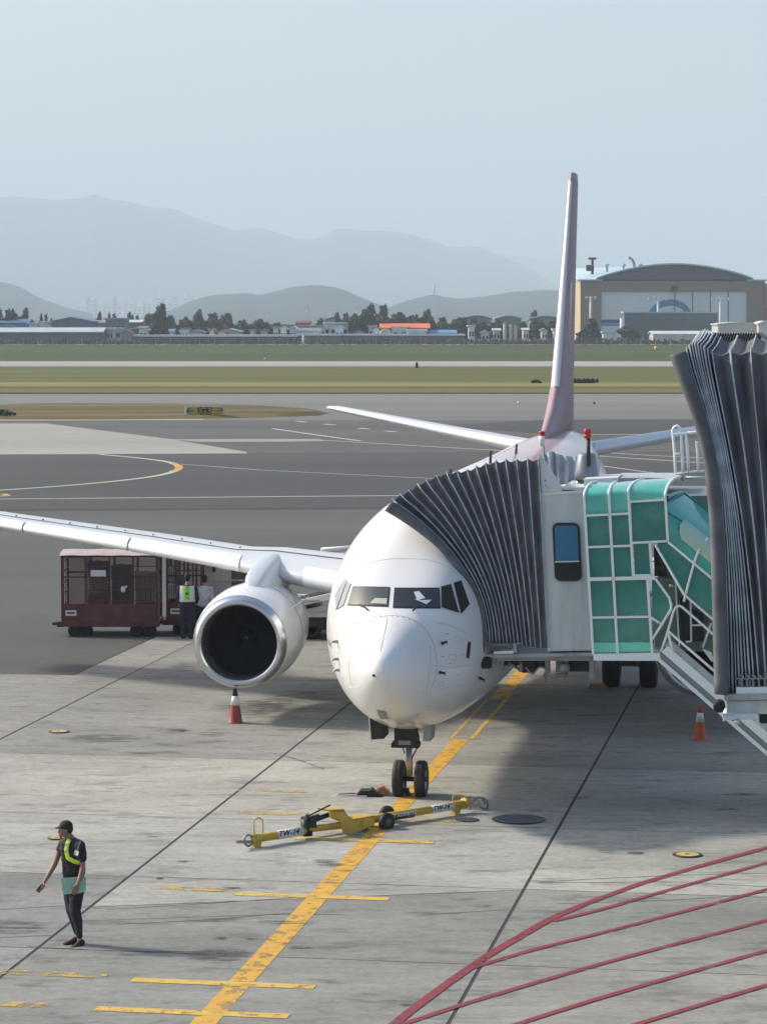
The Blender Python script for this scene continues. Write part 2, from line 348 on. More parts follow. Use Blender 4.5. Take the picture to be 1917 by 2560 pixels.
STN = stain_mat('oil_stain', (.045, .045, .042), .9, 5); STF = stain_mat('dirt_stain', (.11, .11, .10), .7, 4, .45); STT = stain_mat('tyre_mark', (.07, .07, .068), .6, 3, .42)
def stainblob(u, v, wu, wv, m_, z):
    A_ = [gd(u + wu * cos(t) * r_, v + wv * sin(t) * r_) for r_ in (1.0, .55) for t in [2 * pi * k / 16 for k in range(16)]]
    c_ = gd(u, v); mb = MB(); V = [Vector((p.x, p.y, z)) for p in A_ + [c_]]
    mb.add(V, [(k, (k + 1) % 16, 16 + (k + 1) % 16, 16 + k) for k in range(16)] + [(16 + k, 16 + (k + 1) % 16, 32) for k in range(16)])
    o = mb.build('pavement_stain', m_, fix=False); o['kind'] = 'structure'; o.data.flip_normals() if o.data.polygons[0].normal.z < 0 else None
    a_ = o.data.attributes.new('edge', 'FLOAT', 'POINT')
    for i_ in range(33): a_.data[i_].value = 0.0 if i_ < 16 else 1.0
zz_ = .0540
for u, v, wu, wv, k_ in ((575, 1533, 40, 9, 0), (560, 1533, 90, 18, 1), (375, 1584, 36, 5, 0), (460, 1592, 30, 4, 1), (330, 1632, 60, 3, 1), (660, 1510, 80, 14, 1), (230, 1600, 90, 8, 1), (30, 2010, 60, 14, 1), (500, 1925, 20, 2, 0),
                      (500, 2066, 45, 6, 0), (470, 2072, 60, 16, 1), (700, 1868, 26, 4, 0), (716, 1876, 30, 4, 0), (744, 1888, 18, 2, 0), (650, 2055, 26, 3, 0), (540, 2035, 16, 3, 0), (475, 2035, 14, 3, 0), (1310, 1846, 22, 4, 0), (1372, 1850, 18, 4, 0),
                      (1600, 1722, 40, 3, 0), (1560, 1755, 30, 3, 0), (1040, 1965, 20, 3, 0), (450, 1995, 60, 4, 1), (620, 2000, 60, 4, 1), (345, 1905, 8, 2, 0), (880, 2180, 14, 3, 0), (690, 2190, 16, 3, 0), (395, 1868, 12, 1.5, 0), (330, 1815, 12, 1.5, 0)):
    zz_ += .00003; stainblob(u, v, wu * 1.25, wv * 1.3, [STN, STF][k_], zz_)
def tyremark(pts, w):
    global zz_
    zz_ += .00003; o = line('tyre_mark', smooth_path([gd(u, v) for u, v in pts], 6), w, zz_, STT); a_ = o.data.attributes.new('edge', 'FLOAT', 'POINT')
    for d_ in a_.data: d_.value = 1.0
tyremark([(330, 1612), (520, 1624), (620, 1640), (700, 1668)], .05)
for pts in ([(230, 1972), (400, 1962), (640, 1946)], [(250, 2004), (420, 1996), (620, 1980)], [(60, 2052), (250, 2062), (470, 2064)], [(0, 1972), (170, 1962)], [(0, 2033), (110, 2028)], [(1170, 1912), (1400, 1900), (1656, 1893)], [(900, 1985), (1100, 1972)], [(1200, 1960), (1480, 1950), (1656, 1935)]): line('pavement_crack', smooth_path([gd(u, v) for u, v in pts], 4), .022, .0485, JOINT)
# red keep-clear hatching
def redline(pts, w): line('red_line', smooth_path([gd(u, v) for u, v in pts], 6), w, .0555, P_RED)
redline([(820, 2247), (905, 2179), (1036, 2084), (1120, 2033), (1202, 1987), (1320, 1939), (1430, 1902), (1656, 1838), (1900, 1775)], .14)
for z, pts in ((0.0560, [(1195, 1998), (1300, 1972), (1420, 1937), (1656, 1871), (1900, 1803)]), (0.0563, [(1010, 2102), (1160, 2058), (1320, 2018), (1656, 1929), (1900, 1864)]),
            (0.0566, [(870, 2222), (1036, 2168), (1330, 2082), (1656, 1996), (1900, 1930)]), (0.0569, [(1060, 2240), (1330, 2155), (1656, 2062), (1900, 1995)]), (0.0572, [(1300, 2245), (1656, 2137), (1900, 2068)])):
    line('red_line', smooth_path([gd(u, v) for u, v in pts], 5), .11, z, P_RED)
# taxi lines
line('taxi_line', smooth_path([gd(u, v) for u, v in ((215, 983), (300, 991), (360, 999), (384, 1008), (380, 1018), (330, 1031), (200, 1046), (0, 1061), (-300, 1078))]), .42, .056, P_TAXI)
line('taxi_line', [gd(u, v) for u, v in ((388, 1004), (560, 1017), (880, 1033), (1200, 1047), (1656, 1062))], .22, .057, P_TAXI)
line('taxi_line', [gd(u, v) for u, v in ((-60, 1072), (12, 1069), (14, 1073), (-60, 1078))], .5, .058, P_YEL)
line('taxi_line', [gd(u, v) for u, v in ((372, 1003), (388, 1008), (384, 1016), (372, 1020))], .4, .0585, P_YEL)
line('taxi_line', [gd(u, v) for u, v in ((-300, 1083), (700, 1074), (1200, 1070), (2200, 1060))], .30, .057, P_WHT)
line('taxi_line', [gd(u, v) for u, v in ((588, 927), (700, 943), (780, 954))], .35, .056, P_WHT)
line('taxi_line', [gd(u, v) for u, v in ((692, 952), (1000, 970), (1300, 987), (1700, 1014))], .3, .056, P_WHT)
line('taxi_line', [gd(u, v) for u, v in ((1294, 978), (1380, 984), (1500, 990), (1700, 1000))], .3, .056, P_WHT)
line('taxi_line', [gd(u, v) for u, v in ((1200, 940), (1450, 939), (1700, 938))], .5, .056, P_WHT)
line('taxi_line', [gd(u, v) for u, v in ((1300, 1008), (1400, 1022), (1500, 1032), (1600, 1040))], .2, .056, P_WHT)
for u, v in ((700, 917), (775, 926), (832, 932), (640, 911)):
    line('taxi_line', [gd(u, v), gd(u + 22, v + 2)], .5, .056, P_WHT)
# ================================================================ AIRCRAFT
def ng_(l, a, z): return ac(l - .10, a, z)
def ac(l, a, z):                                        # aircraft frame: l to the right of the picture, a aft of the nose tip
    a -= 4.0
    return Vector((X0 + a * sin(YAW) + l * cos(YAW), Y0 + a * cos(YAW) - l * sin(YAW), z))
def acd(l, a, z=0): return Vector((a * sin(YAW) + l * cos(YAW), a * cos(YAW) - l * sin(YAW), z))
FUS = [(0.0, 2.80, 2.80, 0.0), (.03, 2.93, 2.68, .11), (.1, 3.04, 2.57, .20), (.25, 3.15, 2.42, .33), (.5, 3.28, 2.23, .48), (.9, 3.43, 2.00, .65), (1.25, 3.54, 1.84, .78), (1.55, 3.65, 1.73, .89),
       (1.8, 3.80, 1.65, .99), (2.1, 4.00, 1.57, 1.10), (2.4, 4.20, 1.50, 1.21), (2.8, 4.46, 1.43, 1.34), (3.3, 4.74, 1.37, 1.48), (4.0, 5.00, 1.32, 1.62), (5.0, 5.22, 1.29, 1.74), (6.2, 5.34, 1.275, 1.82), (7.5, 5.40, 1.27, 1.86),
       (12, 5.41, 1.27, 1.87), (18, 5.41, 1.27, 1.87), (25, 5.41, 1.36, 1.87), (28, 5.41, 1.8, 1.80), (30.5, 5.41, 2.45, 1.58), (33, 5.40, 3.15, 1.22), (35.2, 5.34, 3.8, .84), (37, 5.2, 4.3, .50), (38.0, 5.03, 4.7, .2)]
def cr(tab, x):
    if x <= tab[0][0]: return tab[0][1:]
    if x >= tab[-1][0]: return tab[-1][1:]
    i = max(k for k in range(len(tab) - 1) if tab[k][0] <= x)
    p0, p1 = tab[i], tab[i + 1]; h = p1[0] - p0[0]; t = (x - p0[0]) / h; out = []
    for c in range(1, len(p0)):
        def slope(k):
            if k <= 0: return (tab[1][c] - tab[0][c]) / (tab[1][0] - tab[0][0])
            if k >= len(tab) - 1: return (tab[-1][c] - tab[-2][c]) / (tab[-1][0] - tab[-2][0])
            d0 = (tab[k][c] - tab[k - 1][c]) / (tab[k][0] - tab[k - 1][0]); d1 = (tab[k + 1][c] - tab[k][c]) / (tab[k + 1][0] - tab[k][0])
            return 0 if d0 * d1 <= 0 else 2 * d0 * d1 / (d0 + d1)
        m0, m1 = slope(i) * h, slope(i + 1) * h
        out.append((2 * t ** 3 - 3 * t * t + 1) * p0[c] + (t ** 3 - 2 * t * t + t) * m0 + (-2 * t ** 3 + 3 * t * t) * p1[c] + (t ** 3 - t * t) * m1)
    return out
def fring(a, n=72, grow=0.0):
    zt, zb, w = cr(FUS, a); zc = zb + (zt - zb) * (.47 if a < 26 else .5); w = max(w, .001) + grow
    # windscreen brow: the section is a little squarer above the shoulder near the cockpit
    R = []
    for k in range(n):
        th = 2 * pi * k / n; c_, s_ = cos(th), sin(th)
        hh = (zt - zc if s_ > 0 else zc - zb) + grow
        ex = 2 / (2 + .9 * math.exp(-((a - 2.3) / .75) ** 2)) if s_ > 0 else 2 / 1.94
        R.append(ac(w * math.copysign(abs(c_) ** ex, c_), a, zc + hh * math.copysign(abs(s_) ** ex, s_)))
    return R
AF = empty('passenger_aircraft', (X0, Y0, 0), 'white twin-engine airliner parked nose-on with its nose wheels on the yellow line', 'airplane')
M['plane'] = mat('aircraft_paint', (.78, .78, .77), .3, coat=.35, var=.03, scale=.9, dirt=(.5, .46, .38), dirt_amt=.35, dscale=.6, stretch=(1, .6, 1.2), dmin=.56)
def fuselage_mat():
    m = mat('fuselage_paint', (.79, .79, .78), .24, coat=.35)
    nt = m.node_tree; N = nt.nodes; L = nt.links; p = N['Principled BSDF']
    tc = N.new('ShaderNodeTexCoord'); sp = N.new('ShaderNodeSeparateXYZ'); L.new(tc.outputs['Object'], sp.inputs[0])
    mr = N.new('ShaderNodeMapRange'); mr.inputs[1].default_value = 63; mr.inputs[2].default_value = 63.4; L.new(sp.outputs[1], mr.inputs[0])
    mx = N.new('ShaderNodeMix'); mx.data_type = 'RGBA'; L.new(mr.outputs[0], mx.inputs[0]); mx.inputs[6].default_value = (.79, .795, .79, 1); mx.inputs[7].default_value = (.66, .47, .47, 1)
    # grime streaks low on the nose
    n = N.new('ShaderNodeTexNoise'); n.inputs['Scale'].default_value = 1.3; n.inputs['Detail'].default_value = 8; L.new(tc.outputs['Object'], n.inputs[0])
    lo = N.new('ShaderNodeMapRange'); lo.inputs[1].default_value = 2.3; lo.inputs[2].default_value = 1.35; L.new(sp.outputs[2], lo.inputs[0])
    mu = N.new('ShaderNodeMath'); mu.operation = 'MULTIPLY'; L.new(lo.outputs[0], mu.inputs[0]); L.new(n.outputs[0], mu.inputs[1])
    m2 = N.new('ShaderNodeMix'); m2.data_type = 'RGBA'; L.new(mu.outputs[0], m2.inputs[0]); L.new(mx.outputs[2], m2.inputs[6]); m2.inputs[7].default_value = (.30, .24, .16, 1)
    nn = N.new('ShaderNodeTexNoise'); nn.inputs['Scale'].default_value = .8; nn.inputs['Detail'].default_value = 6; L.new(tc.outputs['Object'], nn.inputs[0])
    m3 = N.new('ShaderNodeMapRange'); m3.inputs[3].default_value = .93; m3.inputs[4].default_value = 1.04; L.new(nn.outputs[0], m3.inputs[0])
    m4 = N.new('ShaderNodeMix'); m4.data_type = 'RGBA'; m4.blend_type = 'MULTIPLY'; m4.inputs[0].default_value = 1; L.new(m2.outputs[2], m4.inputs[6]); L.new(m3.outputs[0], m4.inputs[7])
    L.new(m4.outputs[2], p.inputs['Base Color']); return m
M['fus'] = fuselage_mat()
aa = [0, .008, .02, .04, .07, .1, .15, .2, .27, .35, .43, .52, .62, .75, .9, 1.05, 1.25, 1.4, 1.55, 1.7, 1.85, 2, 2.15, 2.3, 2.5, 2.7, 2.9, 3.15, 3.4, 3.7, 4, 4.4, 5, 5.6, 6.2, 7, 8, 10, 14, 18, 22, 25, 26.5, 28, 29.2, 30.5, 31.7, 33, 34.1, 35.2, 36.2, 37, 37.6, 38.0]
mb = MB(); mb.rings([fring(a) for a in aa], True, (False, True), True)
fus = mb.build('fuselage', M['fus'], AF)
bvh = BVHTree.FromPolygons([tuple(v) for v in mb.v], [tuple(f) for f in mb.f])
CO = Vector((0, 0, CAMH))
def hit(u, v, off=0.01):                                # point on the fuselage skin seen at a photo pixel
    r = ray(u, v).normalized(); p, n, i, d = bvh.ray_cast(CO, r)
    if p is None: return None
    if n.dot(r) > 0: n = -n
    return p + n * off, n
def patch(mb, quad, nu=8, nv=6, off=.012, m=0, thick=.0):   # quad of photo pixels projected on the skin
    a, b, c, d = [Vector((q[0], q[1])) for q in quad]; V = []
    for j in range(nv + 1):
        for i in range(nu + 1):
            s, t = i / nu, j / nv
            p = (a * (1 - s) + b * s) * (1 - t) + (d * (1 - s) + c * s) * t
            h = hit(p.x, p.y, off)
            V.append(h[0] if h else V[-1])
    mb.add(V, [(j * (nu + 1) + i, j * (nu + 1) + i + 1, (j + 1) * (nu + 1) + i + 1, (j + 1) * (nu + 1) + i) for j in range(nv) for i in range(nu)], True, m)
def z3(x, y): return (780 + x / 3.45, 1380 + y / 3.45)
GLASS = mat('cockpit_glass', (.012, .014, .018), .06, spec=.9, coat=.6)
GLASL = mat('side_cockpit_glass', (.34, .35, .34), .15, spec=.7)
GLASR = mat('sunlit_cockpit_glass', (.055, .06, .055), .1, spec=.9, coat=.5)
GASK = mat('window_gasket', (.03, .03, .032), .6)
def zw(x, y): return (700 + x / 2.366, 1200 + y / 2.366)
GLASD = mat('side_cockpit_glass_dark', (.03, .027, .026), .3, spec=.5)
wins = [('right_main', [z3(362, 305), z3(664, 312), z3(650, 468), z3(312, 456)], GLASR),
        ('left_main', [z3(718, 318), z3(1090, 318), z3(1098, 482), z3(704, 478)], GLASS),
        ('left_side', [z3(1110, 303), z3(1196, 280), z3(1262, 528), z3(1114, 482)], GLASD),
        ('left_rear', [z3(1216, 270), z3(1282, 248), z3(1354, 452), z3(1280, 538)], GLASD),
        ('right_rear', [zw(326, 688), zw(384, 584), zw(397, 598), zw(334, 774)], GLASL), ('right_side', [zw(403, 602), zw(421, 616), zw(378, 742), zw(343, 766)], GLASL)]
def grow(q, k):
    c = Vector((sum(p[0] for p in q) / 4, sum(p[1] for p in q) / 4)); out = []
    for p in q:
        d = Vector(p) - c; out.append(tuple(c + d + Vector((math.copysign(k, d.x), math.copysign(k, d.y)))))
    return out
for nm, q, m_ in wins:
    f = MB(); patch(f, grow(q, 2.4 if m_ in (GLASS, GLASR) else 1.0), 8, 6, .008); fo = f.build('cockpit_window', GASK if m_ in (GLASS, GLASR) else M['white'], AF)
    g = MB(); patch(g, q, 8, 6, .016); g.build('window_pane', m_, fo)
# papers lying behind the panes read as pale shapes on the glass
PAP = mat('paper', (.62, .68, .7), .7)
f = MB(); patch(f, [z3(878, 352), z3(922, 345), z3(975, 405), z3(905, 425)], 4, 4, .020); patch(f, [z3(858, 402), z3(905, 425), z3(1030, 418), z3(985, 458)], 4, 4, .0205); f.build('chart_paper', PAP, AF)
f = MB(); patch(f, [z3(545, 405), z3(648, 408), z3(645, 455), z3(500, 448)], 4, 4, .020); f.build('chart_paper', mat('sun_shade', (.45, .47, .38), .7), AF)
# windscreen eyebrow / centre post ridge: slim raised frames
fr = MB()
def surfline(mb, pts, r, off=0.0, n=6, sub=6, m=0):
    P = []
    for i in range(len(pts) - 1):
        for k in range(sub):
            t = k / sub; h = hit(pts[i][0] * (1 - t) + pts[i + 1][0] * t, pts[i][1] * (1 - t) + pts[i + 1][1] * t, off)
            if h: P.append(h[0])
    h = hit(*pts[-1], off)
    if h: P.append(h[0])
    if len(P) > 1: mb.tube(P, r, n, m)
SEAM = mat('seam_sealant', (.36, .37, .38), .7)
SEAMD = mat('rivet_grey', (.07, .08, .1), .6)
# radome seam ring
mb = MB(); R = []
for k in range(-4, 41):
    a = 1.15 + .21 * sin(2 * pi * k / 72); R.append(fring(a)[k % 72])
mb.tube(R, .0055, 5); mb.build('radome_seam', SEAM, AF)
for i in range(13):
    mb = MB(); x = 330 + i * 47; y = 560 - 50 * math.sin(pi * (i + 1.2) / 14.5) + 40
    y = [640, 612, 585, 565, 553, 548, 546, 547, 551, 560, 573, 593, 628][i] + 6; x = [350, 393, 435, 487, 540, 592, 640, 685, 735, 787, 835, 880, 905][i]
    h = hit(*z3(x, y), 0)
    if h: mb.sphere(h[0], .013, 8); mb.build('fastener', SEAM, AF)
for pts, r_, m_ in (([z3(650, 568), z3(630, 680), z3(588, 858)], .006, SEAM), ([z3(318, 1168), z3(412, 1168)], .006, M['white']), ([z3(300, 935), z3(400, 945)], .005, M['white']), ([z3(1020, 800), z3(1022, 950), z3(1008, 1060), z3(985, 1240)], .004, SEAM)):
    mb = MB(); surfline(mb, pts, r_); mb.build('lightning_strip', m_, AF)
# skin panel seams
for a_ in (2.75, 5.0, 7.2):
    mb = MB(); zt, zb, w = cr(FUS, a_); zc = zb + (zt - zb) * .47
    mb.tube([fring(a_)[k] for k in range(72) if a_ > 3 or sin(2 * pi * k / 72) > .45 or sin(2 * pi * k / 72) < -.1], .0035, 4, closed=a_ > 3); mb.build('skin_seam', SEAM, AF)
for pts in ([z3(1050, 600), z3(1200, 640), z3(1330, 700)], [z3(1040, 980), z3(1200, 1000), z3(1400, 980)], [z3(1100, 1180), z3(1300, 1150)], [z3(180, 860), z3(240, 880), z3(300, 890)]):
    mb = MB(); surfline(mb, pts, .0035); mb.build('skin_seam', SEAM, AF)
for x0_, y0_, x1_, y1_ in ((1180, 880, 1240, 930), (1090, 1120, 1140, 1150), (215, 690, 240, 730), (1230, 730, 1275, 775)):
    mb = MB(); surfline(mb, [z3(x0_, y0_), z3(x1_, y0_ + 4), z3(x1_ - 3, y1_), z3(x0_ - 2, y1_ - 4), z3(x0_, y0_)], .003); mb.build('hatch_outline', SEAM, AF)
for x, y in ((1150, 700), (1165, 705), (1180, 960), (1290, 880), (1120, 900), (1250, 1060), (1000, 1330), (900, 1400)):
    mb = MB(); patch(mb, [z3(x, y), z3(x + 14, y + 1), z3(x + 14, y + 6), z3(x, y + 5)], 2, 2, .004); mb.build('stencil_mark', SEAMD, AF)
# pitot probes, vanes and small plates
def nub(u, v, L_=.14, r=.018, d=(0, -1, 0), mt=None, name='air_probe'):
    h = hit(u, v, 0)
    if not h: return
    p, n = h; mb = MB(); q = p + n * .10
    mb.tube([p, q], [.03, .016], 8); mb.tube([q + Vector((0, .05, 0)), q + Vector((0, -L_, -.01))], [r, r * .6], 8)
    return mb.build(name, mt or M['dark'], AF)
for x, y in ((1120, 790), (1098, 1040), (1440, 1085)): nub(*z3(x, y))
for x, y in ((222, 775), (228, 925), (235, 1018)): nub(*z3(x, y), mt=M['steel'])
h = hit(*z3(533, 1066), 0); mb = MB(); mb.sphere(h[0], .03, 8); mb.build('drain_plug', M['dark'], AF)
for x, y in ((548, 733), (760, 852), (965, 1207)):
    h = hit(*z3(x, y), 0); mb = MB(); mb.sphere(h[0], .012, 6); mb.build('rivet_head', SEAM, AF)
f = MB(); patch(f, [z3(1342, 775), z3(1366, 775), z3(1352, 920), z3(1326, 915)], 3, 4, .012); f.build('sensor_plate', mat('sensor_red', (.22, .03, .03), .5), AF)
f = MB(); patch(f, [z3(1340, 800), z3(1358, 800), z3(1346, 900), z3(1330, 895)], 3, 4, .02); f.build('sensor_plate', M['dark'], AF)
f = MB(); patch(f, [z3(560, 1362), z3(640, 1380), z3(660, 1440), z3(590, 1440)], 4, 4, .01); f.build('access_panel', mat('grimy_panel', (.30, .29, .26), .7), AF)
f = MB(); patch(f, [z3(130, 740), z3(150, 760), z3(175, 825), z3(150, 805)], 3, 3, .01); f.build('access_panel', M['steel'], AF)
for p, q in ((z3(415, 465), z3(485, 508)), (z3(902, 484), z3(866, 520))):
    mb = MB(); surfline(mb, [p, ((p[0] + q[0]) / 2 + 1, (p[1] + q[1]) / 2 - 2), q], .016, .03); mb.build('wiper', M['dark'], AF)
for x, y in ((303, 487),):                               # door seam on the shadowed side
    mb = MB(); surfline(mb, [(877, 1352), (874, 1376)], .008); mb.build('door_seam', SEAM, AF)
# doors outlines on the left of the picture
mb = MB(); surfline(mb, [z3(140, 560), z3(160, 640), z3(172, 760)], .006); mb.build('door_seam', SEAM, AF)
# wing-body fairing
mb = MB(); R = []
for i in range(17):
    t = i / 16; a = 11.8 + 12.5 * t; g = max(sin(pi * t), .02) ** .6; w = 1.2 + 1.05 * g; h_ = .2 + 1.0 * g
    R.append([ac(w * cos(2 * pi * k / 28), a, 2.15 + h_ * sin(2 * pi * k / 28) * (.9 if sin(2 * pi * k / 28) < 0 else .75)) for k in range(28)])
mb.rings(R); mb.build('wing_fairing', M['plane'], AF)
# wings: airfoil sections lofted from root to tip
AIR = [(1, .0), (.9, .018), (.75, .042), (.6, .062), (.45, .074), (.3, .078), (.2, .073), (.1, .056), (.05, .04), (.02, .026), (.005, .012), (0, 0), (.005, -.012), (.02, -.02), (.05, -.028), (.12, -.038), (.25, -.046), (.4, -.046), (.6, -.034), (.8, -.014), (1, -.003)]
def foil(l, a_le, chord, z, tk=1.0, twist=0.0): return [ac(l, a_le + x * chord * cos(twist), z + y * chord * tk - x * chord * sin(twist)) for x, y in AIR]
M['wing'] = mat('wing_grey', (.62, .64, .66), .38, .0, coat=.2, var=.05, scale=1.2, stretch=(.4, 3, 1))
M['slat'] = mat('bare_leading_edge', (.84, .85, .86), .38, .15, var=.04)
M['lip'] = mat('inlet_lip_metal', (.62, .64, .66), .2, .92, var=.04, scale=2)
SEC = [(1.2, 13.1, 7.6, 2.62), (1.9, 13.45, 7.1, 2.68), (3.4, 14.25, 6.0, 2.84), (4.83, 15.0, 5.1, 3.0), (5.8, 15.5, 4.5, 3.11), (8, 16.65, 3.95, 3.33), (11.7, 18.6, 3.0, 3.66), (15, 20.3, 2.2, 3.98), (17.16, 21.4, 1.6, 4.2)]
def wing(sgn):
    mb = MB(); mb.rings([foil(sgn * l, a, c, z, 1.1 if l < 5 else .86, radians(1.5 - l * .1)) for l, a, c, z in SEC], True, (True, True), True)
    wg = mb.build('wing', M['wing'], AF)
    # leading-edge slats (bare metal), each its own sub-part
    def slat(l0, l1, proud=.012, xm=.13):
        def sec(l):
            for i in range(len(SEC) - 1):
                if SEC[i][0] <= l <= SEC[i + 1][0]:
                    t = (l - SEC[i][0]) / (SEC[i + 1][0] - SEC[i][0]); return [SEC[i][k] * (1 - t) + SEC[i + 1][k] * t for k in range(4)]
        R = []
        for j in range(5):
            l, a, c, z = sec(l0 + (l1 - l0) * j / 4); tk = 1.1 if l < 5 else .86
            pts = [(x, y) for x, y in AIR if x <= xm]
            R.append([ac(sgn * l, a + x * c - proud * (1 - x * 6) - .02, z + (y * tk) * c * 1.03 + (proud if y > 0 else -proud)) for x, y in pts])
        m = MB(); m.rings(R, False, (False, False), True); return m.build('slat', M['slat'], wg)
    slat(2.0, 3.95, .02, .06); slat(5.55, 8.4); slat(8.45, 11.3); slat(11.35, 14.2); slat(14.25, 16.9)
    # panel line + vortex generators on the upper skin
    m = MB(); P = []
    for l, a, c, z in SEC[1:]: P.append(ac(sgn * l, a + .20 * c, z + .0745 * c * (1.1 if l < 5 else .86) - .2 * c * sin(radians(1.5 - l * .1))))
    m.tube(P, .012, 4); m.build('panel_seam', SEAMD, wg)
    for i in range(14):
        l = 5 + i * .75; m = MB()
        for k in range(len(SEC) - 1):
            if SEC[k][0] <= l <= SEC[k + 1][0]:
                t = (l - SEC[k][0]) / (SEC[k + 1][0] - SEC[k][0]); _, a, c, z = [SEC[k][q] * (1 - t) + SEC[k + 1][q] * t for q in range(4)]
        m.box(ac(sgn * l, a + .24 * c, z + .070 * c), (.015, .10, .03), -YAW); m.build('vortex_generator', SEAMD, wg)
    # flap track fairings
    for l in (6.6, 10.2, 13.0):
        m = MB(); R = []
        for i in range(9):
            t = i / 8; r = .26 * sin(pi * min(max(t, .03), .97)) ** .7
            R.append([ac(sgn * l + r * .6 * cos(2 * pi * k / 10), 15.6 + l * .38 + t * 3.0, 2.2 + l * .1 + .02 + r * sin(2 * pi * k / 10)) for k in range(10)])
        m.rings(R); m.build('flap_track_fairing', M['plane'], wg)
    return wg
wing(-1); wing(1)
# winglets are outside the picture on the left; tips close the wings
# engines
def engine(sgn):
    L_, A0, ZC = sgn * (4.93 if sgn < 0 else 4.83), 12.3, 1.74
    prof = [(1.00, .0), (.99, -.02), (.96, -.05)]
    en = None
    def ring(r, a, flat=.0, dz=0.0, n=48):
        out = []
        for k in range(n):
            th = 2 * pi * k / n; s_ = sin(th); rr = r * (1 - flat * max(0, -s_) ** 3)
            out.append(ac(L_ + rr * cos(th), A0 + a, ZC + dz + rr * s_))
        return out
    mb = MB(); outer = [(1.0, .16), (1.035, .30), (1.075, .6), (1.10, 1.0), (1.10, 1.6), (1.06, 2.3), (.96, 3.1), (.86, 3.55), (.80, 3.7), (.70, 3.68)]
    mb.rings([ring(r, a, .06, a * .03) for r, a in outer], True, (False, False), True); en = mb.build('engine', M['plane'], AF)
    mb = MB(); lip = [(.775, .50), (.765, .34), (.775, .18), (.80, .07), (.835, .015), (.87, 0), (.905, .012), (.94, .04), (.97, .09), (1.002, .165)]
    mb.rings([ring(r, a, .04) for r, a in lip], True, (False, False), True); mb.build('inlet_lip', M['lip'], en)
    mb = MB(); mb.rings([ring(r, a, .02) for r, a in [(.772, .49), (.775, .9), (.775, 1.25)]], True, (False, False), True); mb.build('inlet_duct', mat('inlet_duct', (.018, .019, .023), .6), en)
    mb = MB(); mb.rings([ring(r, a) for r, a in [(.775, 1.26), (.22, 1.26)]], True, (False, False), False); mb.build('fan_disc', mat('fan_dark', (.008, .009, .013), .5), en)
    mb = MB()
    for k in range(24):                                   # twisted fan blades
        th = 2 * pi * k / 24; P = []
        for (r, w, tw) in ((.2, .08, .5), (.45, .1, .85), (.765, .13, 1.15)):
            c = ac(L_ + r * cos(th), A0 + 1.15, ZC + r * sin(th)); tdir = acd(-sin(th), 0, cos(th)); ax = acd(0, 1)
            d = (tdir * sin(tw) + ax * cos(tw)) * w; P += [c - d, c + d]
        mb.add(P, [(0, 1, 3, 2), (2, 3, 5, 4)], True)
    mb.build('fan_blades', mat('fan_blade_dark', (.05, .054, .065), .35, .4), en)
    mb = MB(); mb.rings([ring(r, a) for r, a in [(.01, .82), (.05, .86), (.12, .97), (.18, 1.1), (.21, 1.24)]], True, (True, False), True); mb.build('spinner', mat('spinner_dark', (.02, .022, .028), .3), en)
    mb = MB(); P = []
    for i in range(20):
        t = i / 19; th = t * 2 * pi * 1.1; r = .03 + .075 * t; P.append(ac(L_ + r * cos(th), A0 + .84 + .14 * t - .012, ZC + r * sin(th)))
    mb.tube(P, [.006 + .008 * (i / 19) for i in range(20)], 5); mb.build('spinner_swirl', mat('swirl_paint', (.22, .24, .26), .5), en)
    mb = MB(); mb.rings([ring(r, a, 0, .1) for r, a in [(.62, 3.5), (.56, 4.2), (.42, 4.7)]], True, (True, True), True); mb.rings([ring(r, a, 0, .1) for r, a in [(.25, 4.6), (.05, 5.4)]], True, (True, True), True); mb.build('exhaust_cone', M['steel'], en)
    # cowl split lines, strake
    mb = MB(); mb.tube(ring(1.006, .175, .045)[:], .008, 5, closed=True); mb.tube(ring(1.104, 1.5, .06, .045)[:], .007, 5, closed=True)
    mb.build('cowl_seam', SEAM, en)
    th = radians(35) if sgn < 0 else radians(145)
    for q in (1, ):
        b0 = ac(L_ + 1.09 * cos(th), A0 + 1.15, ZC + 1.09 * sin(th)); b1 = ac(L_ + 1.08 * cos(th), A0 + 2.0, ZC + 1.08 * sin(th)); o_ = acd(cos(th), 0, sin(th))
        mb = MB(); mb.prism([b0, b1, b1 + o_ * .34, b0 + o_ * .12 + acd(0, .2)], acd(-sin(th), 0, cos(th)) * .02); mb.build('strake', M['plane'], en)
    return en
engine(-1); engine(1)
def pylon(sgn):
    L_ = sgn * 4.83; R = []
    #  a, zbottom, ztop, halfwidth
    for a, zb, zt, w in ((13.15, 2.70, 2.74, .03), (13.4, 2.68, 2.95, .2), (13.8, 2.68, 3.12, .28), (14.4, 2.66, 3.24, .32), (15.0, 2.6, 3.33, .33), (15.8, 2.5, 3.36, .32), (17.0, 2.6, 3.3, .22), (18.2, 2.7, 3.18, .05)):
        ring = []
        for k in range(20):
            th = 2 * pi * k / 20; c_, s_ = cos(th), sin(th)
            ring.append(ac(L_ + w * math.copysign(abs(c_) ** .6, c_) * (1.25 if s_ < 0 else .9), a, (zb + zt) / 2 + (zt - zb) / 2 * math.copysign(abs(s_) ** .7, s_)))
        R.append(ring)
    mb = MB(); mb.rings(R); p = mb.build('pylon', mat('pylon_paint', (.50, .55, .60), .35, var=.05, dirt=(.2, .24, .28), dirt_amt=.5, dscale=5, dmin=.57), AF)
    return p
pylon(-1); pylon(1)
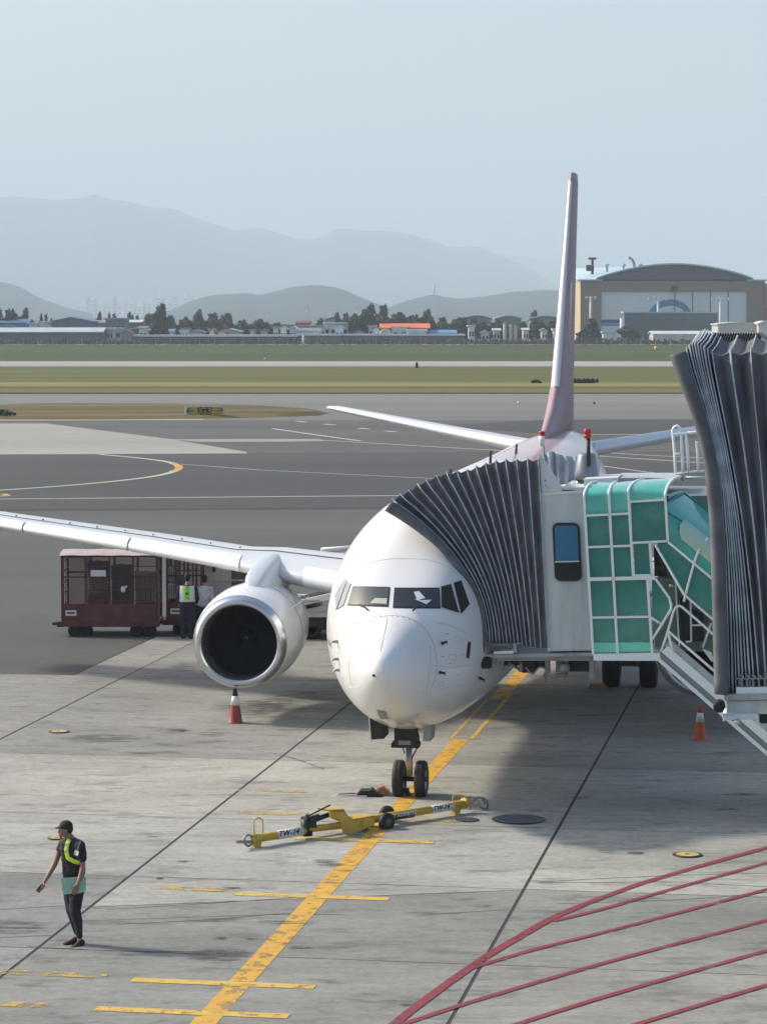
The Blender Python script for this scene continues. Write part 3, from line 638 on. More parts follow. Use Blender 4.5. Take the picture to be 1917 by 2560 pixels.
# tail
M['fin'] = mat('fin_paint', (.34, .225, .25), .5, var=.05)
def sym(a_le, c, z, th, l=0.0, vert=True):
    P = []
    prof = [(0, 0), (.01, .25), (.04, .5), (.1, .8), (.2, 1), (.35, 1.05), (.55, .85), (.8, .4), (1, .04)]
    for x, y in prof: P.append((a_le + x * c, th / 2 * y))
    for x, y in prof[-1:0:-1]: P.append((a_le + x * c, -th / 2 * y))
    return [ac(l + y, a, z) if vert else ac(l, a, z + y) for a, y in P]
mb = MB(); mb.rings([sym(26.6, 11.2, 5.25, .30), sym(28.6, 9.2, 5.6, .40), sym(30.6, 7.15, 6.1, .5), sym(32.0, 5.75, 6.7, .52), sym(33.5, 4.5, 8.6, .42), sym(35.1, 3.35, 10.7, .32), sym(36.42, 2.45, 12.52, .26), sym(36.75, 2.1, 12.78, .16)], True, (True, True), True)
fin = mb.build('fin', M['fin'], AF)
mb = MB()
R = []
for a, z, th in ((31.9, 6.68, .5), (33.5, 8.6, .42), (35.1, 10.7, .32), (36.42, 12.52, .26)):
    R.append([ac(y * th / 2 * 1.06, a + x - .015, z) for x, y in ((.07, -.48), (.05, -.38), (.03, -.3), (0, 0), (.03, .3), (.05, .38))])
mb.rings(R, False, (False, False), True); mb.build('fin_leading_edge', mat('fin_edge_metal', (.62, .61, .62), .45, .2), fin)
mb = MB(); P = [ac(.13, 35.3, 7.0), ac(.11, 36.1, 8.6), ac(.09, 37.1, 10.7), ac(.07, 37.9, 12.2)]; mb.tube(P, .006, 5); mb.build('rudder_seam', SEAMD, fin)
mb = MB(); mb.prism([ac(.2, 33.6, 7.6), ac(.22, 34.5, 7.7), ac(.17, 35.2, 9.5), ac(.15, 34.6, 9.6)], acd(.02, 0)); mb.build('fin_logo', mat('logo_white', (.6, .58, .6), .4), fin)
def stab(sgn):
    mb = MB(); mb.rings([sym(a, c, z, t, sgn * l, False) for l, a, c, z, t in ((.1, 33.1, 4.6, 4.75, .42), (.9, 33.6, 4.2, 4.85, .40), (3.8, 35.5, 2.9, 5.30, .28), (7.1, 37.5, 1.6, 5.83, .16), (7.42, 37.8, 1.25, 5.86, .08))], True, (True, True), True)
    s = mb.build('tailplane', M['wing'], AF)
    mb = MB(); mb.rings([[ac(sgn * l, a + x - .02, z + y * t * .5) for x, y in ((.3, .95), (.12, .7), (.03, .35), (0, 0), (.03, -.35), (.12, -.7))] for l, a, z, t in ((.95, 33.65, 4.86, .42), (3.8, 35.5, 5.30, .30), (7.1, 37.5, 5.83, .18))], False, (False, False), True)
    mb.build('tailplane_leading_edge', M['slat'], s)
stab(-1); stab(1)
# antennas and beacon on the crown
for a, l, h_ in ((8.5, 0, .28), (15.5, 0, .3), (20, .1, .25)):
    mb = MB(); b = ac(l, a, 5.38); mb.prism([b, ac(l, a + .35, 5.38), ac(l, a + .42, 5.38 + h_), ac(l, a + .25, 5.38 + h_)], acd(.03, 0)); mb.build('antenna', M['dark'], AF)
mb = MB(); mb.sphere(ac(-.35, 9.5, 5.38), .12, 10, 0, (1, 2, .5)); mb.build('antenna', M['steel'], AF)
# cabin windows on both sides
mb = MB()
for sgn in (-1, 1):
    for i in range(40):
        a = 7.5 + i * .508
        zz = 3.95; zc = 3.27; w = 1.88 * sqrt(max(0, 1 - ((zz - zc) / 2.14) ** 2)) + .004
        P = [ac(sgn * (w + .003 - .02 * sin(th)), a + .12 * cos(th), zz + .17 * sin(th)) for th in [2 * pi * k / 10 for k in range(10)]]
        mb.poly(P)
cw = mb.build('cabin_windows', M['dark'], AF)
# ---- landing gear
def wheel(p, R_, w, parent, hub=M['alu'], yaw=YAW, tyre=M['tyre']):
    ax = Vector((cos(yaw), -sin(yaw), 0)); p = Vector(p)
    mb = MB(); h = w / 2
    prof = [(R_ * .52, -h * .75), (R_ * .62, -h * .95), (R_ * .80, -h), (R_ * .92, -h * .9), (R_ * .985, -h * .62), (R_, -h * .3), (R_, -h * .05), (R_ * .99, 0), (R_, h * .05), (R_, h * .3), (R_ * .985, h * .62), (R_ * .92, h * .9), (R_ * .80, h), (R_ * .62, h * .95), (R_ * .52, h * .75)]
    mb.lathe(prof, p, ax, 40, 0, True, (False, False)); t = mb.build('wheel', tyre, parent)
    mb = MB(); mb.lathe([(R_ * .1, -h * .5), (R_ * .3, -h * .55), (R_ * .46, -h * .35), (R_ * .53, -h * .78), (R_ * .53, h * .78), (R_ * .46, h * .35), (R_ * .3, h * .55), (R_ * .1, h * .5)], p, ax, 24); mb.build('rim', hub, t)
    return t
NG = MB(); top = ng_(0, 3.75, 1.75)
NG.tube([top,ng_(0, 3.9, 1.0)], .085, 14, 0); NG.tube([ng_(0, 3.9, 1.02),ng_(0, 3.97, .42)], .05, 12, 1)
NG.tube([ng_(0, 3.88, 1.12),ng_(0, 3.9, .98)], .12, 14, 0)
ng = NG.build('nose_gear', [M['dark'], M['alu']], AF)
NA = MB(); NA.tube([ng_(-.3, 4, .345),ng_(.3, 4, .345)], .045, 10); NA.build('axle', M['dark'], ng)
tq = MB(); tq.bar(ng_(.0, 3.80, .98),ng_(.02, 3.66, .70), .10, .03); tq.bar(ng_(.02, 3.66, .70),ng_(0, 3.88, .42), .09, .03); tq.build('torque_link', M['alu'], ng)
hs = MB(); hs.tube(smooth_path([ng_(.13, 3.7, 1.35),ng_(.2, 3.68, 1.15),ng_(.16, 3.7, .95),ng_(.06, 3.75, .75),ng_(.03, 3.85, .5)], 5), .014, 6); hs.tube(smooth_path([ng_(-.1, 3.7, 1.3),ng_(-.13, 3.7, 1.1),ng_(-.07, 3.76, .85)], 5), .012, 6); hs.build('hydraulic_hose', M['dark'], ng)
bx_ = MB(); bx_.box(ng_(-.02, 3.62, 1.18), (.40, .22, .30), -YAW); bx_.box(ng_(.02, 3.70, 1.38), (.30, .3, .3), -YAW); bx_.box(ng_(-.03, 3.60, 1.02), (.5, .16, .09), -YAW); bx_.tube([ng_(-.26, 3.6, 1.05),ng_(.24, 3.6, 1.05)], .05, 8); bx_.build('steering_unit', M['dark'], ng, bevel=.012)
tl = MB(); tl.box(ng_(-.03, 3.49, 1.08), (.22, .03, .075), -YAW); tl.build('taxi_light', M['steel'], ng)
br = MB(); br.tube([ng_(0, 3.0, 1.62),ng_(0, 3.8, 1.2)], .035, 8); br.build('drag_brace', M['dark'], ng)
for s in (-1, 1): wheel(ng_(s * .20, 4.0, .343), .343, .20, ng)
for s, m_ in ((-1, M['dark']), (1, mat('gear_door_grey', (.30, .32, .34), .4))):
    mb = MB(); l = s * .42
    P = [ng_(l - .0 * s, 2.75, 1.60),ng_(l + .02 * s, 3.55, 1.56),ng_(l + .14 * s, 3.55, 1.08),ng_(l + .10 * s, 2.85, 1.10)]
    if s < 0:
        mb.prism([ng_(-.60, 3.1, 1.60),ng_(-.38, 3.1, 1.57),ng_(-.345, 3.1, 1.20),ng_(-.565, 3.1, 1.165)], acd(0, .6), 0)
        mb.build('gear_door', [M['dark']], AF)
        mb = MB(); mb.bar(ng_(-.585, 3.08, 1.17),ng_(-.345, 3.08, 1.195), .03, .02); mb.bar(ng_(-.605, 3.08, 1.58),ng_(-.578, 3.08, 1.17), .02, .02); mb.build('gear_door_edge', M['plane'], AF)
    else:
        mb.prism([ng_(.36, 3.1, 1.58),ng_(.50, 3.1, 1.58),ng_(.48, 3.1, 1.17),ng_(.35, 3.1, 1.17)], acd(0, .6)); mb.build('gear_door', m_, AF)
for s in (-1, 1):
    mg = MB(); mg.tube([ac(s * 2.86, 19.5, 2.5), ac(s * 2.86, 19.6, .57)], .13, 12); mg.tube([ac(s * 1.4, 19.3, 2.2), ac(s * 2.8, 19.6, 1.3)], .07, 8)
    mg.tube([ac(s * 2.86 - .55, 19.6, .57), ac(s * 2.86 + .55, 19.6, .57)], .07, 8); m_ = mg.build('main_gear', M['steel'], AF)
    for q in (-1, 1): wheel(ac(s * 2.86 + q * .43, 19.6, .565), .565, .40, m_)
    dr = MB(); dr.prism([ac(s * 2.86 - .05, 19.1, 2.3), ac(s * 2.86 + .25 * s, 19.1, 2.3), ac(s * 2.86 + .3 * s, 19.1, 1.1), ac(s * 2.86 + .1 * s, 19.1, 1.0)], acd(0, .9)); dr.build('gear_door', M['plane'], AF)
# ================================================================ JET BRIDGE AT THE AIRCRAFT DOOR
E1 = acd(1, 0); E2 = acd(0, 1)
def bp(u, v, a): return onplane(u, v, ac(0, a, 0), E2)    # photo pixel -> upright plane a metres behind the nose
def z4(x, y): return (1180 + x / 3.303, 1050 + y / 3.303)
def z5(x, y): return (1440 + x / 3.303, 1050 + y / 3.303)
def zb(x, y): return (750 + x / 2.366, 1150 + y / 2.366)
def dd(x, y): return (x * KD, y * KD)
BELL = mat('bellows_fabric', (.125, .13, .142), .95, var=.3, scale=3, bump=.5, stretch=(2, 2, .8), dirt=(.09, .10, .12), dirt_amt=.5, dscale=2.5)
BELR = mat('bellows_rib', (.42, .46, .50), .8, var=.3, scale=5)
CUSH = mat('cushion_vinyl', (.12, .125, .137), .85, var=.25, scale=4, bump=.3)
def bellows(name, parent, T, B, C, f, back, a0, fold=.2, drop=.3, rib=.013, bulge_p=1.6, roofseg=None, low=None):
    """fan of hoops: T/B photo points of hoop tops and feet (first upright, last hugging the hull), C the curved last hoop; f maps photo point and depth to a world point"""
    n = len(T); C = [Vector(c) for c in C]
    def crv(t):
        x = t * (len(C) - 1); i = min(int(x), len(C) - 2); q = x - i
        a, b, c, d = C[max(i - 1, 0)], C[i], C[i + 1], C[min(i + 2, len(C) - 1)]
        return .5 * ((2 * b) + (c - a) * q + (2 * a - 5 * b + 4 * c - d) * q * q + (3 * b - a - 3 * c + d) * q ** 3)
    def P(k, t):                                           # k may be fractional
        i = min(int(k), n - 2); q = k - i
        t0 = Vector(T[i]).lerp(Vector(T[i + 1]), q); b0 = Vector(B[i]).lerp(Vector(B[i + 1]), q)
        w = (k / (n - 1)) ** bulge_p
        return t0.lerp(b0, t) + (crv(t) - C[0].lerp(C[-1], t)) * w
    NS = 18; mb = MB(); R = []
    for k2 in range(2 * (n - 1) + 1):
        k = k2 / 2; dip = fold if k2 % 2 else 0; row = []
        # back edge of the roof, roof, then down the near side
        u = P(k, 0)
        p0 = f(u.x, u.y, a0 + dip * .3)
        row.append(p0 + E2 * back + Vector((0, 0, -drop - dip * .6)))
        row.append(p0 + E2 * back * .5 + Vector((0, 0, -drop * .25 - dip * .6)))
        for s in range(NS + 1):
            t = s / NS; u = P(k, t); wob = .02 * sin(k2 * 1.7 + s * .9) if k2 % 2 else 0
            row.append(f(u.x, u.y, a0 + dip * (1 if s else .5) * (1 - .55 * t) + wob) + (Vector((0, 0, -dip * .35)) if s == 0 else Vector()))
        R.append(row)
    mb.rings(R, False, (False, False), False); o = mb.build(name, BELL, parent)
    for k in range(n):
        m = MB(); pts = []
        u = P(k, 0); p0 = f(u.x, u.y, a0)
        pts = [p0 + E2 * back + Vector((0, 0, -drop + .02)), p0 + E2 * back * .5 + Vector((0, 0, -drop * .25 + .03)), p0 + Vector((0, 0, .02))]
        for s in range(1, NS + 1): u = P(k, s / NS); pts.append(f(u.x, u.y, a0) - E2 * .012)
        m.tube(pts, rib * (1 + .25 * sin(k * 2.3)), 5); m.build('rib', BELR, o)
    return o
JB = empty('jet_bridge', ac(4.2, 3.5, 0), 'white jet bridge cab with dark fan bellows docked at the airliner and green glazed stairs', 'jet bridge')
T = [(1410, -5), (1345, -3), (1280, 0), (1215, 2), (1155, 8), (1095, 22), (1040, 42), (985, 60), (925, 68), (865, 78), (805, 97), (745, 122), (693, 147), (640, 182), (590, 207), (545, 237)]
Bq = [(1465, 1115), (1425, 1112), (1392, 1110), (1365, 1108), (1340, 1105), (1316, 1102), (1293, 1099), (1270, 1096), (1248, 1093), (1226, 1090), (1204, 1087), (1182, 1084), (1160, 1082), (1140, 1080), (1120, 1079), (1102, 1078)]
Cc = [(545, 237), (650, 310), (760, 400), (860, 500), (950, 610), (1030, 740), (1080, 870), (1103, 1000), (1102, 1078)]
fb = lambda x, y, a: bp(*zb(x, y), a)
bellows('bellows', JB, T, Bq, Cc, fb, 2.6, 2.95, .09, .75, .010)
def cushion(name, parent, L_, R_, f, a0, back, depth=.22):
    mb = MB(); R = []
    L2 = smooth_path([Vector((x, y, 0)) for x, y in L_], 4); R2 = smooth_path([Vector((x, y, 0)) for x, y in R_], 4)
    n = min(len(L2), len(R2))
    for i in range(n):
        l, r = L2[i], R2[i]; m = (l + r) / 2
        R.append([f(r.x, r.y, a0 + depth), f(r.x, r.y, a0 + .02), f(m.x + (r.x - m.x) * .5, m.y + (r.y - m.y) * .5, a0 - .04), f(m.x - (r.x - m.x) * .5, m.y - (r.y - m.y) * .5, a0 - .04), f(l.x, l.y, a0 + .03), f(l.x, l.y, a0 + depth)])
    mb.rings(R, True, (True, True), True)
    return mb.build(name, CUSH, parent)
cushion('cushion', JB, [(500, 300), (600, 360), (700, 430), (800, 510), (880, 600), (945, 700), (1000, 830), (1030, 950), (1040, 1080), (1036, 1150)],
        [(545, 240), (650, 312), (760, 402), (860, 502), (950, 612), (1030, 742), (1080, 872), (1100, 1000), (1100, 1080), (1084, 1170)], fb, 2.85, 2.6, .3)
# cab walls: traced face extruded back
def slab(name, pts, f, a, depth, m, parent=JB, bevel=0.0):
    mb = MB(); mb.prism([f(x, y, a) for x, y in pts], E2 * depth); return mb.build(name, m, parent, bevel=bevel)
f4 = lambda x, y, a: bp(*z4(x, y), a)
f5 = lambda x, y, a: bp(*z5(x, y), a)
CW = M['cabwhite']
wall = slab('cab_wall', [(570, 622), (925, 600), (985, 1905), (635, 1912)], f4, 3.0, 3.0, CW)
slab('roof_edge', [(566, 602), (930, 578), (931, 600), (569, 622)], f4, 2.985, 3.02, M['rail'], wall)
slab('corner_post', [(560, 625), (575, 625), (640, 1912), (625, 1912)], f4, 2.98, .06, M['rail'], wall)
slab('gusset_plate', [(555, 278), (578, 300), (742, 555), (738, 588), (572, 600)], f4, 2.97, .04, CW)
for x, y in ((605, 497), (608, 540)):
    mb = MB(); p = f4(x, y, 2.96); mb.lathe([(.012, 0), (.012, .02)], p, -E2, 8); mb.build('bolt', M['dark'], JB)
# window in the cab wall
def rrect(x0, y0, x1, y1, r, sk=0.0, n=6):
    P = []
    for cx, cyy, a0 in ((x1 - r, y0 + r, -90), (x1 - r, y1 - r, 0), (x0 + r, y1 - r, 90), (x0 + r, y0 + r, 180)):
        for k in range(n + 1):
            th = radians(a0 + 90 * k / n); y = cyy + r * sin(th); P.append((cx + r * cos(th) + sk * (y - y0) / (y1 - y0), y))
    return P
gk = slab('window', rrect(660, 850, 884, 1332, 50, 22), f4, 2.965, .04, GASK)
slab('blind', rrect(680, 872, 868, 1175, 26, 12), f4, 2.955, .02, mat('blue_blind', (.045, .19, .36), .25, coat=.4), gk)
slab('pane', [(694, 1180), (886, 1172), (888, 1285), (872, 1300), (716, 1306), (698, 1290)], f4, 2.955, .02, GLASS, gk)
slab('window_bead', [(684, 1168), (884, 1163), (884, 1172), (684, 1177)], f4, 2.945, .02, M['rail'], gk)
# pleated rear curtain seen above the cab roof
mb = MB(); A_ = []; B_ = []
top = [(590, 285), (660, 255), (720, 285), (800, 300), (870, 300), (960, 312)]
for i in range(25):
    t = i / 24 * 5; k = min(int(t), 4); q = t - k; x = top[k][0] * (1 - q) + top[k + 1][0] * q; y = top[k][1] * (1 - q) + top[k + 1][1] * q
    a = 5.3 + .05 * sin(i * 1.3); A_.append(f4(x, y, a)); B_.append(f4(x + 8, 640, a))
mb.rings([A_, B_], False, (False, False), False); mb.build('rear_curtain', mat('grey_curtain', (.38, .42, .48), .6, var=.25, scale=4, bump=.3), JB)
# deck under the cab and bellows
DK = mat('deck_grey', (.40, .42, .42), .5, var=.12, scale=4, dirt=(.15, .15, .14), dirt_amt=.6, dscale=3)
slab('deck', [(95, 1940), (1000, 1925), (1002, 1950), (96, 1966)], f4, 2.9, 3.2, DK)
slab('deck_beam', [(200, 1955), (990, 1948), (990, 1990), (205, 1992)], f4, 2.96, 3.0, M['steel'])
slab('sill', [(178, 1915), (340, 1905), (340, 1930), (178, 1935)], f4, 2.86, .3, M['rail'])
slab('bellows_bracket', [(338, 1850), (362, 1850), (368, 1925), (342, 1925)], f4, 2.84, .3, DK)
mb = MB(); mb.tube([f4(120, 1860, 2.9), f4(330, 1855, 2.9)], .02, 6); mb.tube([f4(330, 1850, 2.86), f4(410, 1848, 2.86)], .018, 6)
for i in range(12): mb.tube([f4(130 + i * 17, 1845, 2.9), f4(128 + i * 17, 1905, 2.9)], .010, 5)
mb.build('hinge_rods', M['steel'], JB)
mb = MB(); mb.lathe([(.09, -.1), (.105, -.06), (.105, .06), (.09, .1)], f4(112, 2005, 2.9), E1, 16); mb.build('roller', M['black'], JB)
for x0, y0, x1, y1, a, d, m_ in ((250, 1995, 390, 2030, 3.3, 1.2, M['dark']), (410, 1990, 520, 2090, 3.4, .8, M['dark']), (600, 1990, 640, 2100, 3.2, .15, M['steel']), (690, 1990, 790, 2085, 3.3, .5, M['steel']), (800, 1990, 975, 2080, 3.5, 1.4, M['dark']),
                                 (965, 1985, 1010, 2150, 3.1, .2, M['steel']), (240, 1990, 262, 2070, 3.2, .2, M['steel']), (530, 1990, 600, 2050, 3.6, 1.2, M['dark'])):
    slab('undercarriage_unit', [(x0, y0), (x1, y0), (x1, y1), (x0, y1)], f4, a, d, m_, bevel=.015)
mb = MB(); mb.tube([f4(300, 2010, 3.2), f4(400, 2060, 3.25)], .03, 8); mb.tube([f4(400, 2000, 3.15), f4(404, 2060, 3.15)], .035, 8); mb.tube([f4(600, 2090, 3.2), f4(606, 2170, 3.2)], .02, 8)
mb.tube([f4(700, 2110, 3.3), f4(790, 2108, 3.3)], .035, 8); mb.tube(smooth_path([f4(440, 2040, 3.1), f4(500, 2100, 3.1), f4(560, 2040, 3.1), f4(640, 2080, 3.1)], 5), .016, 6)
mb.sphere(f4(400, 2065, 3.15), .045, 10); mb.sphere(f4(757, 2050, 3.1), .11, 12); mb.build('actuator', M['steel'], JB)
# cab roof, equipment, beacons
slab('cab_roof', [(735, 575), (740, 560), (1250, 545), (1250, 590)], f4, 3.02, 2.9, CW)
slab('roof_box', [(920, 490), (1200, 475), (1205, 560), (925, 575)], f4, 3.3, 1.2, CW)
slab('roof_box', [(1190, 478), (1700, 478), (1705, 505), (1195, 560)], f4, 3.6, 1.6, mat('roof_grey', (.42, .46, .48), .5, var=.1))
mb = MB(); c = f4(945, 480, 4.2); Rr = 100 / 3.303 / 7070 * 50.5
mb.lathe([(Rr * 1.05, .0), (Rr, .06), (Rr * .78, .42), (Rr * .55, .47)], f4(945, 488, 4.2), (0, 0, 1), 22); mb.lathe([(.12, -.25), (.12, 0)], f4(900, 490, 4.2), (0, 0, 1), 8); mb.lathe([(.12, -.25), (.12, 0)], f4(960, 490, 4.2), (0, 0, 1), 8); mb.build('roof_vent', mat('vent_grey', (.22, .24, .27), .3, .3), JB)
mb = MB(); mb.tube([f4(963, 380, 4.0), f4(958, 150, 4.0)], .035, 8); mb.build('beacon_pole', M['dark'], JB)
def lamp(x, y0, y1, w, a, base=None):
    mb = MB(); p = f4(x, y1, a); h = (y1 - y0) / 3.303 / 7070 * 50.5; r = w / 2 / 3.303 / 7070 * 50.5
    mb.lathe([(r * .8, 0), (r, .02), (r, h * .35), (r * .92, h * .37), (r * .92, h * .45), (r, h * .47), (r * .95, h * .92), (r * .7, h)], p, (0, 0, 1), 16); lo = mb.build('beacon_lamp', M['red'], JB)
    if base: mb = MB(); mb.lathe([(r * .5, 0), (r * .9, base * .6), (r * .85, base)], p - Vector((0, 0, base)), (0, 0, 1), 12); mb.build('lamp_base', M['white'], lo)
lamp(952, 72, 150, 62, 4.0); lamp(577, 92, 130, 52, 3.4, .18)
mb = MB(); mb.tube([f4(585, 150, 3.42), f4(600, 300, 3.42)], .012, 6); mb.build('beacon_pole', M['steel'], JB)
# tunnel running off to the right
mb = MB(); mb.prism([ac(4.35, 3.1, 2.85), ac(14, 3.1, 2.85), ac(14, 3.1, 5.6), ac(4.35, 3.1, 5.55)], E2 * 2.8); mb.build('tunnel', mat('tunnel_shade_paint', (.16, .2, .19), .5, var=.1), JB)  # dark grey-green colour carries the shade on the face behind the glazing
# ---- green glazed landing enclosure
GG = mat('green_glazing', (.05, .235, .185), .10, spec=.6, coat=.5, var=.2, scale=1.1, dirt=(.12, .36, .30), dirt_amt=.6, dscale=1.6, dmin=.5)
GL = mat('pale_green_panel', (.20, .70, .50), .3, var=.08, scale=2)
GC = mat('green_canopy_sheet', (.08, .44, .34), .12, spec=.7, coat=.7, var=.15, scale=1.4, dirt=(.22, .55, .46), dirt_amt=.6, dscale=1.2, dmin=.48)
RL = M['rail']
AP = 2.0
def pane(pts, a=AP, m=GG, name='glass_pane', parent=None): return slab(name, pts, f5, a + .03, .012, m, parent or GE)
GE = slab('glazed_screen', [(140, 1935), (690, 1925), (700, 1990), (143, 1988)], f5, AP - .04, 1.05, RL)
pane([(85, 790), (262, 785), (335, 1835), (140, 1840), (100, 1200)]); pane([(275, 785), (440, 775), (470, 1290), (300, 1300)]); pane([(300, 1315), (600, 1315), (615, 1835), (335, 1835)])
pane([(455, 675), (735, 660), (755, 1000), (465, 1015)]); pane([(475, 1015), (612, 1010), (625, 1280), (485, 1285)])
pane([(145, 1840), (612, 1838), (615, 1915), (150, 1918)], AP - .005, GL, 'kick_panel')
pane([(625, 1320), (665, 1325), (770, 1470), (785, 1560), (700, 1700), (630, 1800)], AP + .02)
def bars(name, segs, a=AP, w=.035, d=.05, parent=None):
    mb = MB()
    for pts in segs:
        P = [f5(x, y, (q[2] if len(q) > 2 else a)) for q in pts for x, y in [q[:2]]]
        for p, q in zip(P, P[1:]): mb.bar(p, q, w, d, up=E2)
    return mb.build(name, RL, parent or GE)
for pts in ([(65, 640), (140, 1930)], [(270, 620), (342, 1925)], [(430, 600), (472, 1300)], [(588, 1320), (627, 1925)], [(735, 640), (757, 1005)], [(607, 1010), (627, 1288)]): bars('mullion', [pts], w=.042)
for pts in ([(82, 790), (430, 772)], [(95, 1050), (452, 1038)], [(125, 1632), (610, 1625)], [(440, 675), (735, 658)], [(463, 1015), (757, 1000)], [(482, 1284), (632, 1281)]): bars('transom', [pts], w=.036)
bars('transom', [[(108, 1315), (645, 1303)]], w=.06)
# curved glazed roof: bays between arched ribs, curling back to the cab roof
def arc(x, y0, x1, y1, n=9, da=1.15):
    P = []
    for i in range(n):
        th = pi / 2 * i / (n - 1); P.append((x + (x1 - x) * (1 - cos(th)), y0 + (y1 - y0) * sin(th), AP + da * (1 - cos(th)) ** 1.0))
    return P
arcs = [arc(65, 640, 172, 508), arc(270, 620, 335, 512), arc(430, 600, 560, 492), arc(735, 640, 860, 470)]
for ar in arcs:
    mb = MB(); P = [f5(x, y, a) for x, y, a in ar]; mb.tube(P, .024, 6); mb.build('arched_rib', RL, GE)
lows = [[(65, 640), (85, 790)], [(270, 620), (275, 785)], [(430, 600), (437, 775)], [(735, 640), (740, 660)]]
for i in range(3):
    mb = MB(); R = []
    for j in range(9):
        p, q = arcs[i][j], arcs[i + 1][j]; R.append([f5(p[0] * (1 - t) + q[0] * t, p[1] * (1 - t) + q[1] * t, p[2] + .012) for t in (0, .33, .66, 1)])
    l, r = lows[i][1], lows[i + 1][1]
    if i == 2: l = (440, 675); r = (735, 660)
    R.insert(0, [f5(l[0] * (1 - t) + r[0] * t, l[1] * (1 - t) + r[1] * t, AP + .012) for t in (0, .33, .66, 1)])
    mb.rings(R, False, (False, False), True); mb.build('curved_pane', GC, GE)
# dark cab face and door behind the glazing
slab('stair_door', [(640, 1300), (810, 1310), (830, 1860), (650, 1870)], f5, 2.93, .06, mat('door_green_grey', (.17, .24, .22), .5, var=.1))
slab('door_pane', [(640, 1030), (740, 1040), (750, 1290), (645, 1290)], f5, 2.92, .06, GLASS)
mb = MB(); mb.sphere(f5(785, 1370, 2.8), .05, 10); mb.build('door_handle', M['alu'], JB)
slab('inner_panel', [(860, 1470), (920, 1480), (945, 1830), (870, 1850)], f5, 2.9, .05, M['dark'])
slab('inner_panel', [(955, 1560), (1050, 1600), (1060, 1830), (960, 1830)], f5, 2.9, .05, M['dark'])
bars('inner_rail', [[(820, 1340), (850, 1870)], [(945, 1490), (950, 1830), (905, 1832)], [(950, 1695), (1060, 1695)]], 2.7, .03, .04, JB)
# platform and stair flight
slab('landing_floor', [(140, 1920), (700, 1910), (700, 1935), (140, 1945)], f5, AP + .02, 1.0, M['steel'])
p0 = f5(700, 1925, AP); p1 = f5(1060, 2238, AP); dr = (p1 - p0); dr = dr / abs(dr.z); end = p0 + dr * (p0.z - .02)
mb = MB()
for a_, in ((0,), (1,)):
    o_ = E2 * (0 if a_ == 0 else .95)
    mb.bar(p0 + o_, end + o_, .045, .17, up=E2.cross(dr))  # web, broad face to the camera
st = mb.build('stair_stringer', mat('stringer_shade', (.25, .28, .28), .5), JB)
mb = MB(); up_ = Vector((0, 0, 1))
nrm = (E2.cross(dr)).normalized(); nrm = nrm if nrm.z > 0 else -nrm
for o_ in (0, .95):
    for q, w in ((.10, .14), (-.10, .055)):
        mb.bar(p0 + E2 * (o_ - .03) + nrm * q, end + E2 * (o_ - .03) + nrm * q, w if q > 0 else .06, .10, up=E2)
mb.build('stringer_flange', RL, st)
mb = MB(); n = 14
for i in range(n):
    t = (i + .7) / n; c = p0.lerp(end, t) + E2 * .47 + Vector((0, 0, -.02)); mb.box(c, (.27, .88, .03), -YAW)
mb.build('stair_treads', M['steel'], JB)
for pts in ([(700, 1915), (760, 1740), (800, 1590), (822, 1548), (850, 1535), (875, 1545), (1120, 1760), (1500, 2100), (1900, 2450)], [(755, 1740), (1125, 2060), (1600, 2480)], [(757, 1750), (818, 1995)], [(640, 1305), (662, 1322), (770, 1470), (785, 1530), (783, 1565), (700, 1700), (630, 1812)], [(618, 1632), (700, 1685)],
            [(652, 1030), (890, 1440), (1120, 1640), (1400, 1885)], [(760, 1008), (1110, 1300), (1400, 1545)], [(1092, 975), (1045, 1020), (1010, 1080), (980, 1160), (940, 1300), (890, 1500)]):
    mb = MB(); mb.tube([f5(x, y, AP - .02) for x, y in pts], .022, 7); mb.build('handrail', RL, JB)
mb = MB(); mb.prism([f5(x, y, 2.6) for x, y in ((1040, 1890), (1120, 1920), (1135, 2000), (1110, 1990))], E2 * .03); mb.tube([f5(1045, 1880, 2.6), f5(1115, 1680, 2.6)], .02, 6); mb.build('inner_handrail', RL, JB)
# sloping stair canopy
rows = [(760, 1010, 1400, 1550, AP), (757, 900, 1400, 1440, AP), (752, 800, 1400, 1330, AP + .03), (752, 700, 1400, 1230, AP + .16), (760, 640, 1400, 1150, AP + .36), (790, 600, 1400, 1080, AP + .62), (850, 585, 1400, 1020, AP + .9), (900, 590, 1400, 990, AP + 1.1)]
mb = MB(); mb.rings([[f5(x0 * (1 - t) + x1 * t, y0 * (1 - t) + y1 * t, a) for t in (0, .25, .5, .75, 1)] for x0, y0, x1, y1, a in rows], False, (False, False), True)
mb.build('stair_canopy', GC, JB)
mb = MB(); mb.prism([f5(x, y, AP + .02) for x, y in ((655, 1035), (757, 1012), (1400, 1552), (1400, 1880), (1120, 1635), (890, 1437))], E2 * .012); mb.build('stair_side_glazing', GG, JB)
for seg in ([(755, 665, AP + .2), (830, 620, AP + .5), (890, 600, AP + .95)], [(890, 600, AP + 1.0), (1070, 745, AP + 1.0), (1200, 850, AP + 1.0)], [(755, 765, AP + .02), (870, 835, AP + .02), (1400, 1240, AP + .1)]):
    mb = MB(); mb.tube([f5(x, y, a - .02) for x, y, a in seg], .018, 6); mb.build('canopy_rib', mat('canopy_rib_teal', (.04, .14, .15), .4), JB)
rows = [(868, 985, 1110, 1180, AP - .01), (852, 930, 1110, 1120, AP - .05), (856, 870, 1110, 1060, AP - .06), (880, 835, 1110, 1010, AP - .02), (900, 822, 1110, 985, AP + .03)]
mb = MB(); mb.rings([[f5(x0 * (1 - t) + x1 * t, y0 * (1 - t) + y1 * t, a) for t in (0, .33, .66, 1)] for x0, y0, x1, y1, a in rows], False, (False, False), True)
